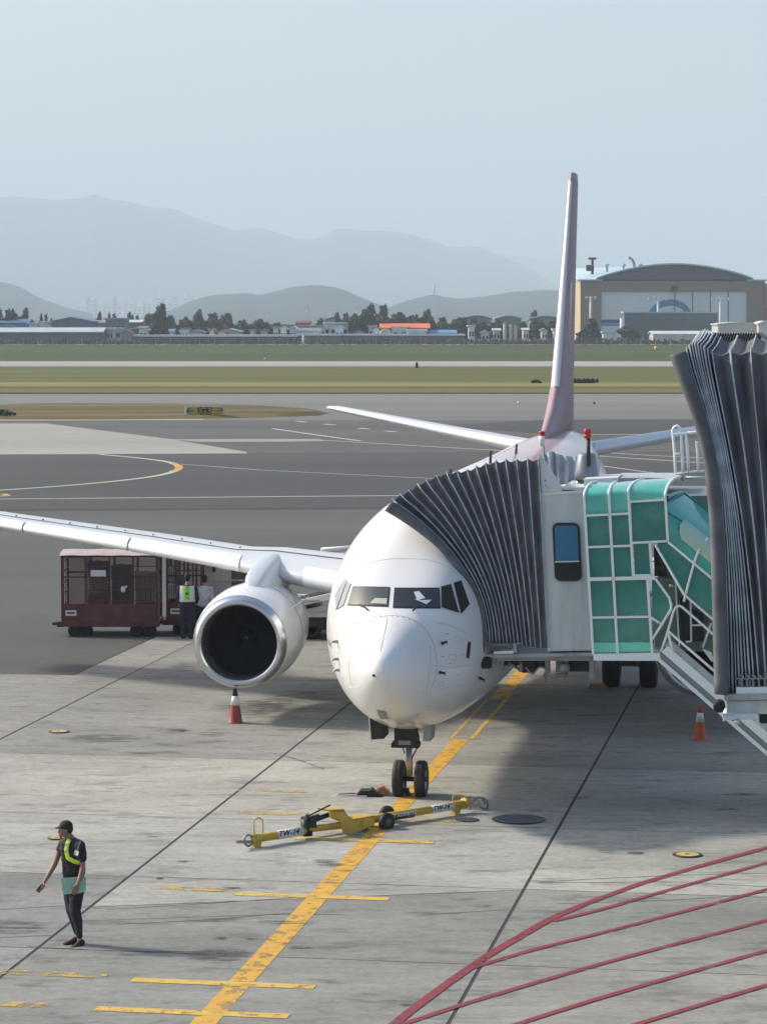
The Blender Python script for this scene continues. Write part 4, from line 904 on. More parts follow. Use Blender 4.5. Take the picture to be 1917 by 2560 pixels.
mb.build('canopy_highlight', mat('canopy_highlight_paint', (.38, .55, .47), .15, coat=.8, spec=.8), JB)  # added pale strip: the sun's reflection on the canopy, painted as colour
# roof guard rail with ladder hoop
zc_ = lambda x, y, a: bp(1600 + x / 5.224, 1030 + y / 5.224, a)
def gr(pts, r=.026, a=4.6): mb = MB(); mb.tube([zc_(x, y, a) for x, y in pts], r, 7); mb.build('guard_rail', RL, JB)
gr([(462, 820), (450, 540), (428, 290), (425, 235), (445, 195), (480, 178), (512, 195), (532, 235), (535, 300), (552, 640), (565, 900)]); gr([(430, 285), (740, 262), (900, 250)]); gr([(460, 803), (820, 772), (950, 765)])
gr([(445, 542), (548, 542)]); gr([(600, 290), (620, 560), (632, 830)]); gr([(738, 380), (752, 600), (760, 800)]); gr([(480, 860), (900, 850)], .02, 4.9)
# ================================================================ SECOND (NEARER) JET BRIDGE
NP0 = at(1750, 1200, 30.0)
def np_(u, v, b): return onplane(u, v, NP0 + E2 * b, E2)
zn = lambda x, y, b: np_(1300 + x / 2.457, 800 + y / 2.457, b)
NB = empty('jet_bridge', (NP0.x, NP0.y, 0), 'nearer jet bridge end with tall charcoal bellows, cropped at the right edge of the view', 'jet bridge')
T = [(1960, 190), (1830, 190), (1790, 190), (1665, 190), (1540, 192), (1415, 192), (1290, 197), (1178, 205), (1150, 190), (1128, 176), (1108, 165), (1090, 158), (1073, 155), (1056, 158), (1040, 168), (1022, 185)]
Bn = [(1760, 2278), (1720, 2278), (1680, 2278), (1640, 2278), (1598, 2278), (1556, 2278), (1514, 2278), (1472, 2278), (1440, 2280), (1415, 2282), (1392, 2284), (1370, 2286), (1348, 2288), (1328, 2290), (1306, 2292), (1284, 2294)]
Cn = [(1022, 185), (1050, 300), (1090, 420), (1135, 560), (1172, 700), (1203, 850), (1228, 1000), (1248, 1250), (1262, 1500), (1276, 1900), (1284, 2294)]
bellows('bellows', NB, T, Bn, Cn, zn, 3.0, 0.0, .10, -.13, .009, 1.3)
cushion('cushion', NB, [(920, 215), (945, 300), (985, 400), (1030, 520), (1070, 640), (1105, 780), (1130, 900), (1150, 1100), (1165, 1300), (1175, 1600), (1182, 1900), (1192, 2300)],
        [(1018, 190), (1050, 300), (1090, 420), (1135, 560), (1172, 700), (1203, 850), (1228, 1000), (1245, 1200), (1258, 1400), (1268, 1700), (1276, 1950), (1286, 2308)], zn, -.08, 2.6, .35)
zq = lambda x, y, b: np_(1200 + x / 2.31, 1550 + y / 2.31, b)
def nslab(name, pts, b, depth, m, bevel=0.0): mb = MB(); mb.prism([zq(x, y, b) for x, y in pts], E2 * depth); return mb.build(name, m, NB, bevel=bevel)
nslab('deck', [(1408, 432), (1900, 420), (1900, 455), (1412, 468)], -.1, 3.0, DK, .008)
nslab('deck_beam', [(1425, 468), (1900, 458), (1900, 545), (1420, 545)], .0, .5, CW, .008)
nslab('end_bracket', [(1398, 548), (1600, 540), (1610, 560), (1610, 605), (1595, 605), (1592, 575), (1420, 580), (1404, 590)], -.1, .5, CW, .008)
nslab('deck_unit', [(1580, 500), (1900, 490), (1900, 600), (1620, 600), (1585, 560)], .1, 1.5, M['dark'], .01)
nslab('sill', [(1478, 390), (1900, 385), (1900, 425), (1478, 432)], -.06, .2, M['rail'])
mb = MB(); mb.lathe([(.04, -.1), (.062, -.09), (.066, 0), (.062, .09), (.04, .1)], zq(1380, 497, -.1), E2, 22); mb.build('roller', M['black'], NB)
mb = MB(); mb.lathe([(.02, -.05), (.03, -.04), (.03, .04), (.02, .05)], zq(1482, 590, -.15), E2, 16); mb.build('pin', M['alu'], NB)
mb = MB()
mb.tube([zq(1470, 340, -.05), zq(1900, 335, -.05)], .012, 6)
for i in range(12):
    x = 1500 + i * 34; mb.tube(smooth_path([zq(x, 318, -.05), zq(x + 20, 330, -.06), zq(x + 6, 350, -.05), zq(x + 12, 392, -.05)], 4), .012, 5)
mb.build('hinge_rods', M['steel'], NB)
CO_ = mat('corrugated_roof', (.26, .27, .27), .7, var=.15, scale=2)
mb = MB(); A_ = []; B_ = []
for i in range(41):
    x = 1165 + (1480 - 1165) * i / 40; b_ = 3.3 + (.05 if i % 2 else 0); A_.append(zn(x + 14, 76, b_)); B_.append(zn(x - 20, 170, b_))
mb.rings([A_, B_], False, (False, False), False); mb.prism([zn(1480, 74, 3.28), zn(1570, 150, 3.28), zn(1570, 180, 3.28), zn(1470, 90, 3.28)], E2 * .3); mb.build('hood_roof', CO_, NB)
def nbx(s0, s1, b0, b1, z0, z1, name, m, bevel=0.0, parent=None):
    o_ = Vector((NP0.x, NP0.y, 0)); mb = MB(); mb.prism([o_ + E1 * s + E2 * b0 + Vector((0, 0, z)) for s, z in ((s0, z0), (s1, z0), (s1, z1), (s0, z1))], E2 * (b1 - b0)); return mb.build(name, m, parent or NB, bevel=bevel)
cb = nbx(1.75, 4.6, .02, 3.1, 4.78, 8.1, 'cab', CW, .03)
nbx(2.6, 3.6, -.02, .01, 6.0, 7.3, 'window', GLASS, 0, cb)
nbx(1.7, 4.8, -.05, 3.2, 8.103, 8.22, 'roof', M['rail'])
tn = nbx(4.62, 22, .45, 2.75, 5.0, 7.7, 'tunnel', CW)
for i in range(24): nbx(4.9 + i * .72, 5.0 + i * .72, .41, .448, 5.05, 7.65, 'wall_rib', M['rail'], 0, tn)
nbx(4.62, 22, .35, .75, 4.7, 4.99, 'floor_beam', M['steel'])
for b_ in (.6, 2.6): nbx(12.0, 12.4, b_ - .2, b_ + .2, 0, 4.69, 'support_leg', CW)
# ================================================================ PEOPLE
def blob(name, capsules, m, parent, vox=.01, smooth=4, extra=None):
    mb = MB()
    for cap in capsules:
        pts = [Vector(p) for p, r in cap]; rr = [r for p, r in cap]
        for p, r in zip(pts, rr):
            r3 = r if isinstance(r, tuple) else (r, r, r); mb.sphere(p, 1.0, 12, 0, r3)
        for i in range(len(pts) - 1):
            r0 = rr[i] if not isinstance(rr[i], tuple) else rr[i]; r1 = rr[i + 1]
            a3 = r0 if isinstance(r0, tuple) else (r0,) * 3; b3 = r1 if isinstance(r1, tuple) else (r1,) * 3
            # tapered body between two (possibly elliptic) ends, sampled as spheres and a tube
            L_ = (pts[i + 1] - pts[i]).length; k = max(2, int(L_ / max(min(a3[0], a3[1], b3[0], b3[1]) * .35, .004)))
            k = min(k, 40)
            for j in range(1, k):
                t = j / k; mb.sphere(pts[i].lerp(pts[i + 1], t), 1.0, 10, 0, tuple(a3[q] * (1 - t) + b3[q] * t for q in range(3)))
    if extra: extra(mb)
    me = bpy.data.meshes.new(name); me.from_pydata(mb.v, [], mb.f); o = bpy.data.objects.new(name, me); COL.objects.link(o)
    rm = o.modifiers.new('r', 'REMESH'); rm.mode = 'VOXEL'; rm.voxel_size = vox; rm.use_smooth_shade = True
    sm = o.modifiers.new('s', 'SMOOTH'); sm.factor = .5; sm.iterations = smooth
    dg = bpy.context.evaluated_depsgraph_get(); dg.update(); m2 = bpy.data.meshes.new_from_object(o.evaluated_get(dg))
    o.modifiers.clear(); o.data = m2; m2.materials.clear(); m2.materials.append(m); m2.name = name
    for p in m2.polygons: p.use_smooth = True
    if parent is not None:
        o.parent = parent
        if parent.type == 'EMPTY': o.matrix_parent_inverse = Matrix.Translation(-parent.location)
    return o
YM = 38.55
gm = G(193, 2371); YM = gm.y
K1 = YM / 7070 / 5.98
def mp(x, y, dy=0.0): return Vector((gm.x + (x - 700) * K1, YM + dy, max((2078 - y) * K1, 0.0)))
MAN = empty('person', (gm.x, gm.y, 0), 'person in a black cap and black clothes with a yellow reflective sash', 'person')
def hand(wrist, d, n, s=.19, curl=.5, side=1):
    """palm along d, palm facing n; returns capsules for palm, four bent fingers and thumb"""
    d = Vector(d).normalized(); n = Vector(n).normalized(); x = d.cross(n).normalized() * side; w = Vector(wrist); C = []
    for o_ in (-.028, -.009, .009, .026): C.append([(w + d * .015 + x * o_ * .7, .014), (w + d * .085 + x * o_, .0135)])
    for o_, L_ in ((-.03, .068), (-.010, .078), (.010, .073), (.029, .056)):
        b = w + d * .088 + x * o_; j1 = b + (d * cos(curl * .7) + n * sin(curl * .7)) * L_ * .45; j2 = j1 + (d * cos(curl * 1.6) + n * sin(curl * 1.6)) * L_ * .32; j3 = j2 + (d * cos(curl * 2.3) + n * sin(curl * 2.3)) * L_ * .25
        C.append([(b, .0098), (j1, .009), (j2, .0082), (j3, .0072)])
    t0 = w + d * .03 - x * .03; t1 = t0 + (d * .7 - x * .6 + n * .5).normalized() * .045; t2 = t1 + (d * .85 + n * .7).normalized() * .034
    C.append([(t0, .0125), (t1, .0105), (t2, .009)])
    return C
RS, LS = (463, 500), (770, 500)
bodyc = [
    [(mp(548, 232, .0), (.082, .078, .088)), (mp(518, 262, -.008), (.078, .072, .082)), (mp(492, 318, -.016), (.05, .05, .05))],       # skull to jaw
    [(mp(560, 330, 0), .056), (mp(612, 400, 0), .062)],                                                      # neck
    [(mp(622, 450, 0), (.13, .10, .06)), (mp(645, 560, 0), (.165, .12, .1)), (mp(655, 720, 0), (.155, .115, .1)), (mp(662, 900, 0), (.15, .11, .1)), (mp(650, 1080, 0), (.145, .12, .1)), (mp(645, 1160, 0), (.14, .12, .08))],
    [(mp(500, 480, .10), .058), (mp(420, 640, .06), .047), (mp(372, 790, -.02), .040)], [(mp(372, 790, -.02), .040), (mp(300, 920, -.09), .036), (mp(232, 1035, -.14), .025)],
    [(mp(762, 485, -.12), .062), (mp(795, 640, -.14), .050), (mp(812, 800, -.15), .041)], [(mp(812, 800, -.15), .042), (mp(790, 920, -.21), .037), (mp(748, 1040, -.285), .026)],
    [(mp(585, 1190, .06), .088), (mp(592, 1330, .06), .078), (mp(612, 1500, .03), .055)], [(mp(612, 1500, .03), .055), (mp(660, 1650, .05), .052), (mp(700, 1900, .08), .033)],
    [(mp(705, 1190, -.06), .090), (mp(690, 1330, -.06), .078), (mp(678, 1500, -.05), .056)], [(mp(678, 1500, -.05), .056), (mp(715, 1650, -.03), .053), (mp(742, 1930, -.04), .034)],
    [(mp(742, 1930, -.04), .034), (mp(740, 2010, -.05), .036)], [(mp(700, 1900, .08), .033), (mp(690, 1960, .08), .034)],
    [(mp(432, 300, -.035), .012), (mp(446, 270, -.03), .012)],                                               # nose
    [(mp(446, 338, -.034), .012), (mp(452, 352, -.03), .013)], [(mp(470, 372, -.03), .024)],              # lips, chin
    [(mp(560, 275, -.078), (.014, .01, .022))], [(mp(470, 262, -.055), .012), (mp(450, 262, -.05), .012)],   # ear, brow
]
bodyc += hand(mp(232, 1035, -.14), (-.30, -.12, -.95), (-.9, -.3, .2), curl=.75)
bodyc += hand(mp(748, 1040, -.285), (-.35, .12, -.93), (-.15, 1, 0), curl=.25, side=1)
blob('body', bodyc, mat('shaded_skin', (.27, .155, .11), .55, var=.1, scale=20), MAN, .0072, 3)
mb = MB()
for y_ in (-.052, -.02): mb.sphere(mp(462, 282, y_), .010, 8, 0)
mb.build('eyes', M['dark'], MAN)
HAIR = mat('black_hair', (.012, .010, .009), .7, bump=.5, scale=60, var=.3)
blob('hair', [[(mp(575, 250, 0), (.076, .080, .065)), (mp(600, 290, 0), (.042, .062, .03))], [(mp(548, 215, 0), (.088, .084, .08))]], HAIR, MAN, .012, 3)
CAPM = mat('dark_cap', (.016, .016, .013), .8, var=.3, scale=20, bump=.2)
blob('cap', [[(mp(545, 205, 0), (.098, .092, .078)), (mp(540, 178, 0), (.078, .076, .055))], [(mp(480, 222, -.01), (.05, .07, .012)), (mp(415, 232, -.03), (.035, .052, .009))]], CAPM, MAN, .009, 3)
SH = mat('black_shirt', (.018, .018, .021), .8, var=.5, scale=9, bump=1.0)
shirt = [
    [(mp(615, 415, 0), (.085, .075, .04)), (mp(628, 465, 0), (.165, .128, .062)), (mp(645, 560, 0), (.183, .14, .1)), (mp(652, 720, 0), (.172, .133, .1)), (mp(660, 880, 0), (.166, .128, .09)), (mp(655, 930, 0), (.168, .13, .04))],
    [(mp(500, 485, .10), .072), (mp(452, 590, .08), .068)], [(mp(765, 485, -.12), .080), (mp(790, 600, -.135), .076), (mp(798, 665, -.14), .072)]]
blob('shirt', shirt, SH, MAN, .010, 3)
TR = mat('black_trousers', (.016, .018, .02), .8, var=.5, scale=8, bump=1.0, stretch=(1, 1, .6))
tro = [[(mp(655, 930, 0), (.158, .122, .05)), (mp(648, 1080, 0), (.158, .134, .1)), (mp(645, 1170, 0), (.156, .134, .08))],
       [(mp(590, 1190, .05), .103), (mp(598, 1330, .05), .095), (mp(612, 1500, .03), .078)], [(mp(612, 1500, .03), .078), (mp(655, 1650, .05), .072), (mp(692, 1850, .08), .050)],
       [(mp(712, 1190, -.06), .104), (mp(695, 1330, -.06), .094), (mp(680, 1500, -.05), .078)], [(mp(680, 1500, -.05), .078), (mp(715, 1650, -.03), .070), (mp(742, 1880, -.04), .046)]]
blob('trousers', tro, TR, MAN, .010, 3)
blob('shoe', [[(mp(690, 1960, .09), (.05, .045, .05)), (mp(620, 1990, .05), (.05, .045, .035)), (mp(530, 2012, .0), (.045, .042, .024))]], M['black'], MAN, .009, 2)
blob('shoe', [[(mp(765, 1985, -.04), (.055, .048, .055)), (mp(700, 2035, -.10), (.052, .046, .038)), (mp(640, 2048, -.15), (.048, .044, .026))]], M['black'], MAN, .009, 2)
# sash: strips lying on the shirt (cast onto its surface)
dg = bpy.context.evaluated_depsgraph_get()
shirt_o = [c for c in MAN.children if c.name.startswith('shirt')][0]
sbv = BVHTree.FromPolygons([v.co.copy() for v in shirt_o.data.vertices], [tuple(p.vertices) for p in shirt_o.data.polygons])
def drape(pts, w, m, name, off=.006, thick=.006):
    P = []; 
    path = smooth_path([Vector((x, y, 0)) for x, y in pts], 6)
    L_, R_ = [], []
    for i, p in enumerate(path):
        t = (path[min(i + 1, len(path) - 1)] - path[max(i - 1, 0)]).normalized(); n = Vector((-t.y, t.x, 0)); row = []
        for q in (-1, -.5, 0, .5, 1):
            s = p + n * w / 2 * q; r = ray(90 + s.x / 5.98, 2030 + s.y / 5.98).normalized(); h, nn, _, _ = sbv.ray_cast(CO, r)
            row.append((h - r * off) if h is not None else None)
        L_.append(row)
    last = None
    for row in L_:
        for k in range(5):
            if row[k] is None: row[k] = row[2] if row[2] is not None else (last[k] if last else mp(600, 600, -.1))
        last = row
    mb = MB(); mb.rings(L_, False, (False, False), True); return mb.build(name, m, MAN)
drape([(495, 410), (462, 500), (455, 600), (478, 690), (520, 720)], 62, M['hivis'], 'reflective_sash')
drape([(505, 705), (560, 740), (650, 765)], 62, M['hivis'], 'reflective_sash', .008)
drape([(478, 440), (455, 540), (458, 620)], 20, M['reflect'], 'sash_stripe', .011)
drape([(690, 420), (755, 385)], 46, M['reflect'], 'shoulder_patch', .008)
drape([(668, 440), (640, 500), (610, 600)], 22, M['steel'], 'lanyard', .008)
drape([(612, 585), (592, 655)], 66, M['reflect'], 'badge', .012)
# things held
fo = MB(); fo.prism([mp(490, 960, -.225), mp(745, 938, -.235), mp(862, 945, -.225), mp(862, 1160, -.225), mp(740, 1190, -.235), mp(528, 1205, -.225)], Vector((.004, .012, 0)))
o = fo.build('folder', mat('green_folder', (.30, .50, .40), .45, var=.05)); tag(o, 'pale green folder carried flat against the hip of the person in the black cap', 'folder')
ph = MB(); ph.box(mp(172, 1125, -.16), (.062, .028, .125), R=Matrix.Rotation(radians(42), 3, 'Y')); o = ph.build('handset', M['dark'], bevel=.006); tag(o, 'small black handset held low in the right hand of the person in the cap', 'handset')
an = MB(); an.tube([mp(140, 1165, -.16), mp(105, 1163, -.16)], .006, 6); x = an.build('antenna', M['dark'], o)
# ---- workers behind the wing
def worker(u, v, hpx, label, vest=True, lean=0.0, shirt=M['navycloth'], face=1, off=0.0, arms=0):
    g = gd(u, v); k = g.y / 7070 * KD * hpx / 1.0; H_ = hpx * KD * g.y / 7070; s = H_ / 1.78
    W_ = empty('person', g, label, 'person')
    def q(x, y, z): return g + Vector(((x + lean * (z / 1.78) ** 2) * s, y * s, z * s))
    body = [[(q(0, 0, 1.66), (.075 * s, .09 * s, .11 * s)), (q(0, .02, 1.58), .06 * s)], [(q(0, 0, 1.5), .055 * s), (q(0, 0, 1.42), .07 * s)], [(q(0, 0, 1.4), (.18 * s, .1 * s, .06 * s)), (q(0, 0, 1.2), (.17 * s, .11 * s, .1 * s)), (q(0, 0, .95), (.16 * s, .11 * s, .1 * s))],
            [(q(-.2, 0, 1.38), .055 * s), (q(-.25, -.03, 1.1), .045 * s), (q(-.2, .15, .95), .03 * s)], [(q(.2, 0, 1.38), .055 * s), (q(.26, -.03, 1.1), .045 * s), (q(.24, .18, .98), .03 * s)],
            [(q(-.09, 0, .9), .085 * s), (q(-.1, 0, .5), .06 * s), (q(-.1, 0, .08), .04 * s)], [(q(.09, 0, .9), .085 * s), (q(.1, 0, .5), .06 * s), (q(.1, 0, .08), .04 * s)]]
    body += [c for c in hand(q(-.2, .15, .95), (0, .6, -.8), (0, 1, 0), curl=.5)] + [c for c in hand(q(.24, .18, .98), (0, .6, -.8), (0, 1, 0), curl=.5)]
    blob('body', body, M['skin'], W_, .016, 2)
    blob('hair', [[(q(0, -.015, 1.68), (.085 * s, .09 * s, .105 * s)), (q(0, -.03, 1.62), (.078 * s, .07 * s, .08 * s))]], HAIR, W_, .02, 2)
    blob('jacket', [[(q(0, 0, 1.43), (.14 * s, .1 * s, .04 * s)), (q(0, 0, 1.36), (.22 * s, .13 * s, .06 * s)), (q(0, 0, 1.15), (.20 * s, .14 * s, .1 * s)), (q(0, 0, .92), (.21 * s, .15 * s, .1 * s))],
                    [(q(-.2, 0, 1.37), .075 * s), (q(-.26, -.03, 1.1), .062 * s), (q(-.21, .13, .98), .045 * s)], [(q(.2, 0, 1.37), .075 * s), (q(.27, -.03, 1.1), .062 * s), (q(.24, .15, 1.0), .045 * s)]], shirt, W_, .02, 2)
    blob('trousers', [[(q(0, 0, .92), (.18 * s, .14 * s, .08 * s))], [(q(-.09, 0, .86), .12 * s), (q(-.1, 0, .5), .09 * s), (q(-.1, 0, .1), .075 * s)], [(q(.09, 0, .86), .12 * s), (q(.1, 0, .5), .09 * s), (q(.1, 0, .1), .075 * s)]], M['navycloth'], W_, .02, 2)
    for sx in (-.1, .1): blob('shoe', [[(q(sx, -.02, .045), .05 * s), (q(sx, .14, .04), .042 * s)]], M['black'], W_, .02, 1)
    if vest:
        mb = MB(); R = []
        for z, w in ((1.44, .19), (1.3, .225), (1.12, .215), (1.02, .22)):
            R.append([q(w * cos(th), .15 * sin(th) - .005, z) for th in [pi + pi * i / 8 for i in range(9)]])
        mb.rings(R, False, (False, False), True); vo = mb.build('safety_vest', M['reflect'], W_)
        mb = MB(); R = []
        for z, w in ((1.43, .12), (1.3, .14), (1.12, .15), (1.08, .15)):
            R.append([q(w * cos(th), .165 * sin(th) - .005, z) for th in [pi * 1.12 + pi * .76 * i / 8 for i in range(9)]])
        mb.rings(R, False, (False, False), True); mb.build('vest_panel', M['hivisg'], vo)
        mb = MB(); R = [[q(.09 * cos(th), .17 * sin(th) - .01, z) for th in [pi * 1.25 + pi * .5 * i / 5 for i in range(6)]] for z in (1.27, 1.22)]
        mb.rings(R, False, (False, False), True); mb.build('vest_print', M['dark'], vo)
    return W_
worker(404, 1383, 148, 'worker seen from behind in black clothes and a fluorescent green vest', lean=.02)
worker(436, 1374, 134, 'worker in a white and black jacket bending between the cart and the engine', vest=False, lean=.1, shirt=mat('white_shirt', (.5, .53, .56), .7, var=.3, scale=9))
# ================================================================ TOW BAR
L0 = gd(556, 1836); R0 = gd(989, 1764)
TN = (R0 - L0); TL = TN.length; TN.normalize(); TD = Vector((-TN.y, TN.x, 0))
zt_ = lambda x, y, b=0.0: onplane(570 + x / 2.4716, 1950 + y / 2.4716, L0 + TD * b, TD)
TB = empty('tow_bar', (L0 + R0) / 2, 'long yellow aircraft tow bar on small wheels lying across the yellow line', 'tow bar')
def tb(name, m=M['yellow'], parent=None):
    class _:
        pass
    return None
mb = MB(); mb.tube([zt_(165, 365), zt_(480, 312)], .070, 14); mb.tube([zt_(505, 300, -.09), zt_(705, 272, -.09)], .038, 10); mb.tube([zt_(505, 312, .07), zt_(705, 290, .07)], .038, 10)
mb.tube([zt_(760, 262), zt_(1000, 226), zt_(1425, 158)], [.066, .07, .064], 14)
main = mb.build('bar', M['yellow'], TB)
mb = MB(); mb.prism([zt_(x, y, -.16) for x, y in ((628, 188), (718, 182), (742, 222), (775, 244), (905, 222), (905, 285), (870, 292), (800, 330), (735, 342), (715, 322), (700, 262), (640, 238))], TD * .05); mb.prism([zt_(x, y, .12) for x, y in ((628, 188), (718, 182), (742, 222), (775, 244), (905, 222), (905, 285), (870, 292), (800, 330), (735, 342), (715, 322), (700, 262), (640, 238))], TD * .05)
mb.prism([zt_(x, y, -.16) for x, y in ((628, 188), (718, 182), (726, 196), (636, 200))], TD * .33)
mb.prism([zt_(x, y, -.16) for x, y in ((742, 222), (775, 244), (905, 222), (905, 232), (775, 256), (735, 230))], TD * .33); mb.build('hitch_frame', M['yellow'], TB, bevel=.008)
mb = MB(); mb.tube([zt_(860, 300, -.14), zt_(980, 312, -.16)], .03, 8); mb.tube([zt_(860, 300, .14), zt_(980, 300, .22)], .03, 8); mb.tube([zt_(980, 312, -.2), zt_(980, 300, .26)], .02, 8); mb.build('axle_fork', M['yellow'], TB)
for b_, in ((-.20,), (.30,)):
    R_ = 60 / 2.4716 / 7070 * L0.y; p = zt_(980, 312, b_); p.z = R_ + .003; mb = MB(); mb.lathe([(R_ * .5, -.05), (R_ * .85, -.052), (R_, -.035), (R_, .035), (R_ * .85, .052), (R_ * .5, .05)], p, TD, 28); t_ = mb.build('wheel', M['tyre'], TB)
    mb = MB(); mb.lathe([(.02, -.06), (R_ * .5, -.045), (R_ * .5, .045), (.02, .06)], p, TD, 16); mb.build('rim', mat('wheel_hub_dirty', (.12, .1, .06), .6), t_)
mb = MB(); mb.tube([zt_(485, 240), zt_(490, 345)], .09, 14); mb.box(zt_(498, 262), (.12, .26, .16), atan2(TN.y, TN.x)); mb.build('joint', M['dark'], TB)
mb = MB(); mb.tube([zt_(495, 262, -.03), zt_(660, 203, -.03)], .042, 12); mb.tube([zt_(495, 240, -.06), zt_(560, 222, -.06)], .03, 8); mb.tube([zt_(500, 222, -.08), zt_(632, 156, -.08)], .014, 8); mb.tube([zt_(488, 215, -.08), zt_(500, 250, -.08)], .03, 8); mb.build('hydraulic_pump', M['dark'], TB)
mb = MB(); mb.prism([zt_(x, y, -.05) for x, y in ((155, 340), (210, 335), (210, 375), (200, 440), (172, 440), (160, 380))], TD * .10); mb.build('front_foot', M['yellow'], TB, bevel=.006)
mb = MB(); mb.prism([zt_(x, y, -.05) for x, y in ((1392, 140), (1490, 125), (1500, 170), (1440, 185), (1428, 228), (1402, 228), (1400, 180))], TD * .10); mb.lathe([(.05, -.09), (.075, -.07), (.075, .07), (.05, .09)], zt_(1468, 138), TD, 16); mb.build('rear_foot', M['yellow'], TB, bevel=.006)
mb = MB(); mb.tube(smooth_path([zt_(162, 340), zt_(160, 265), zt_(172, 242), (zt_(188, 236)), zt_(204, 242), zt_(214, 262), zt_(214, 335)], 4), .011, 8); mb.build('lift_handle', M['yellow'], TB)
mb = MB(); mb.tube(smooth_path([zt_(1392, 150), zt_(1388, 115), zt_(1400, 98), zt_(1440, 96), zt_(1465, 108), zt_(1470, 135)], 4), .011, 8); mb.build('lift_handle', M['yellow'], TB)
mb = MB(); P = [zt_(125 + 26 * cos(a), 375 + 34 * sin(a), .0) for a in [2 * pi * k / 16 for k in range(16)]]; mb.tube(P, .022, 7, closed=True); mb.tube([zt_(48, 383, -.03), zt_(150, 385, -.03)], .026, 10); mb.build('tow_eye', M['steel'], TB)
mb = MB(); mb.tube(smooth_path([zt_(1480, 105, -.05), zt_(1520, 112, -.12), zt_(1570, 112, -.14), zt_(1600, 135, -.1), zt_(1600, 175, -.02), zt_(1560, 172, 0), zt_(1545, 140, 0)], 4), .02, 8); mb.tube(smooth_path([zt_(1490, 185, .05), zt_(1505, 140, .1), zt_(1560, 112, .15), zt_(1590, 150, .1)], 4), .018, 8); mb.build('tow_head', M['steel'], TB)
# white wraps with lettering
WR = mat('white_wrap', (.66, .66, .62), .5, var=.06)
def wrap(x0, y0, x1, y1, r): mb = MB(); mb.tube([zt_(x0, y0), zt_(x1, y1)], r + .009, 16); return mb.build('label_wrap', WR, TB)
def text(name, s, centre, right, up, size, m, parent, ext=.002, wide=1.0):
    cu = bpy.data.curves.new(name, 'FONT'); cu.body = s; cu.size = size; cu.align_x = 'CENTER'; cu.align_y = 'CENTER'; cu.extrude = ext; cu.offset = size * .012; cu.materials.append(m)
    o = bpy.data.objects.new(name, cu); COL.objects.link(o); r = Vector(right).normalized(); u = Vector(up); u = (u - r * u.dot(r)).normalized(); n = r.cross(u)
    mt = Matrix((r, u, n)).transposed().to_4x4() @ Matrix.Diagonal((wide, 1, 1, 1)); mt.translation = Vector(centre); o.matrix_world = mt
    dg_ = bpy.context.evaluated_depsgraph_get(); dg_.update(); me = bpy.data.meshes.new_from_object(o.evaluated_get(dg_)); me.transform(mt)
    bpy.data.objects.remove(o); o = bpy.data.objects.new(name, me); COL.objects.link(o)
    if parent is not None:
        o.parent = parent
        if parent.type == 'EMPTY': o.matrix_parent_inverse = Matrix.Translation(-parent.location)
    return o
w1 = wrap(298, 344, 455, 317, .066); w2 = wrap(1250, 186, 1388, 164, .062); w3 = wrap(980, 232, 1145, 206, .0625)
INK = mat('black_lettering', (.012, .012, .012), .6)
camup = Vector((0, -.35, 1))
for (x, y, s_, w_, sz) in ((378, 329, 'TW-14', w1, .15), (1320, 173, 'TW-14', w2, .13)):
    c = zt_(x, y, -.082); text('lettering', s_, c, zt_(x + 50, y - 8, 0) - zt_(x, y, 0), camup, sz, INK, w_)
mb = MB(); mb.tube([zt_(985, 231), zt_(1138, 207)], .073, 16); w4 = mb.build('label_wrap', mat('grey_wrap', (.06, .06, .055), .6), TB)
text('lettering', 'TWAY A330/B737', zt_(1062, 219, -.077), zt_(1112, 211, 0) - zt_(1062, 219, 0), camup, .095, WR, w4)
# ================================================================ CHOCKS AT THE NOSE WHEEL
z6 = lambda x, y: (880 + x / 6.37, 1780 + y / 6.37)
C0 = G(*z6(300, 1400)); cp = lambda x, y, b=0.0: onplane(*z6(x, y), C0 + Vector((0, b, 0)), Vector((0, 1, 0)))
CH = empty('wheel_chock', C0, 'black wheel chock with a pale reflective end, lying left of the nose wheel', 'wheel chock')
mb = MB(); mb.prism([cp(x, y) for x, y in ((55, 1412), (60, 1330), (130, 1260), (250, 1262), (310, 1240), (360, 1290), (440, 1320), (545, 1385), (480, 1432), (80, 1432))], Vector((.02, .30, 0))); mb.build('chock_block', M['black'], CH, bevel=.01)
mb = MB(); mb.prism([cp(x, y, -.008) for x, y in ((55, 1335), (238, 1335), (238, 1402), (55, 1402))], Vector((0, .008, 0))); mb.build('reflector', M['reflect'], CH)
mb = MB(); mb.tube([cp(60, 1300, .15), cp(-190, 1310, .15), cp(-270, 1335, .15)], .012, 6); mb.tube([cp(60, 1345, .1), cp(-60, 1340, .1), cp(-330, 1352, .1)], .014, 6); mb.build('pull_bar', M['steel'], CH)
C1 = G(*z6(720, 1388)); cq = lambda x, y, b=0.0: onplane(*z6(x, y), C1 + Vector((0, b, 0)), Vector((0, 1, 0)))
CH2 = empty('wheel_chock', C1, 'flat grey chock bar with a rusty orange end against the nose wheel', 'wheel chock')
mb = MB(); mb.prism([cq(x, y) for x, y in ((560, 1300), (845, 1300), (850, 1388), (520, 1388))], Vector((0, .14, 0))); mb.build('chock_block', mat('chock_grey', (.25, .25, .24), .5, .3, var=.2), CH2, bevel=.008)
mb = MB(); mb.prism([cq(x, y, .02) for x, y in ((385, 1275), (440, 1205), (490, 1195), (540, 1240), (600, 1250), (600, 1335), (540, 1375))], Vector((0, .2, 0))); mb.build('chock_wedge', mat('rusty_orange', (.35, .15, .06), .7, var=.3, scale=10), CH2, bevel=.008)
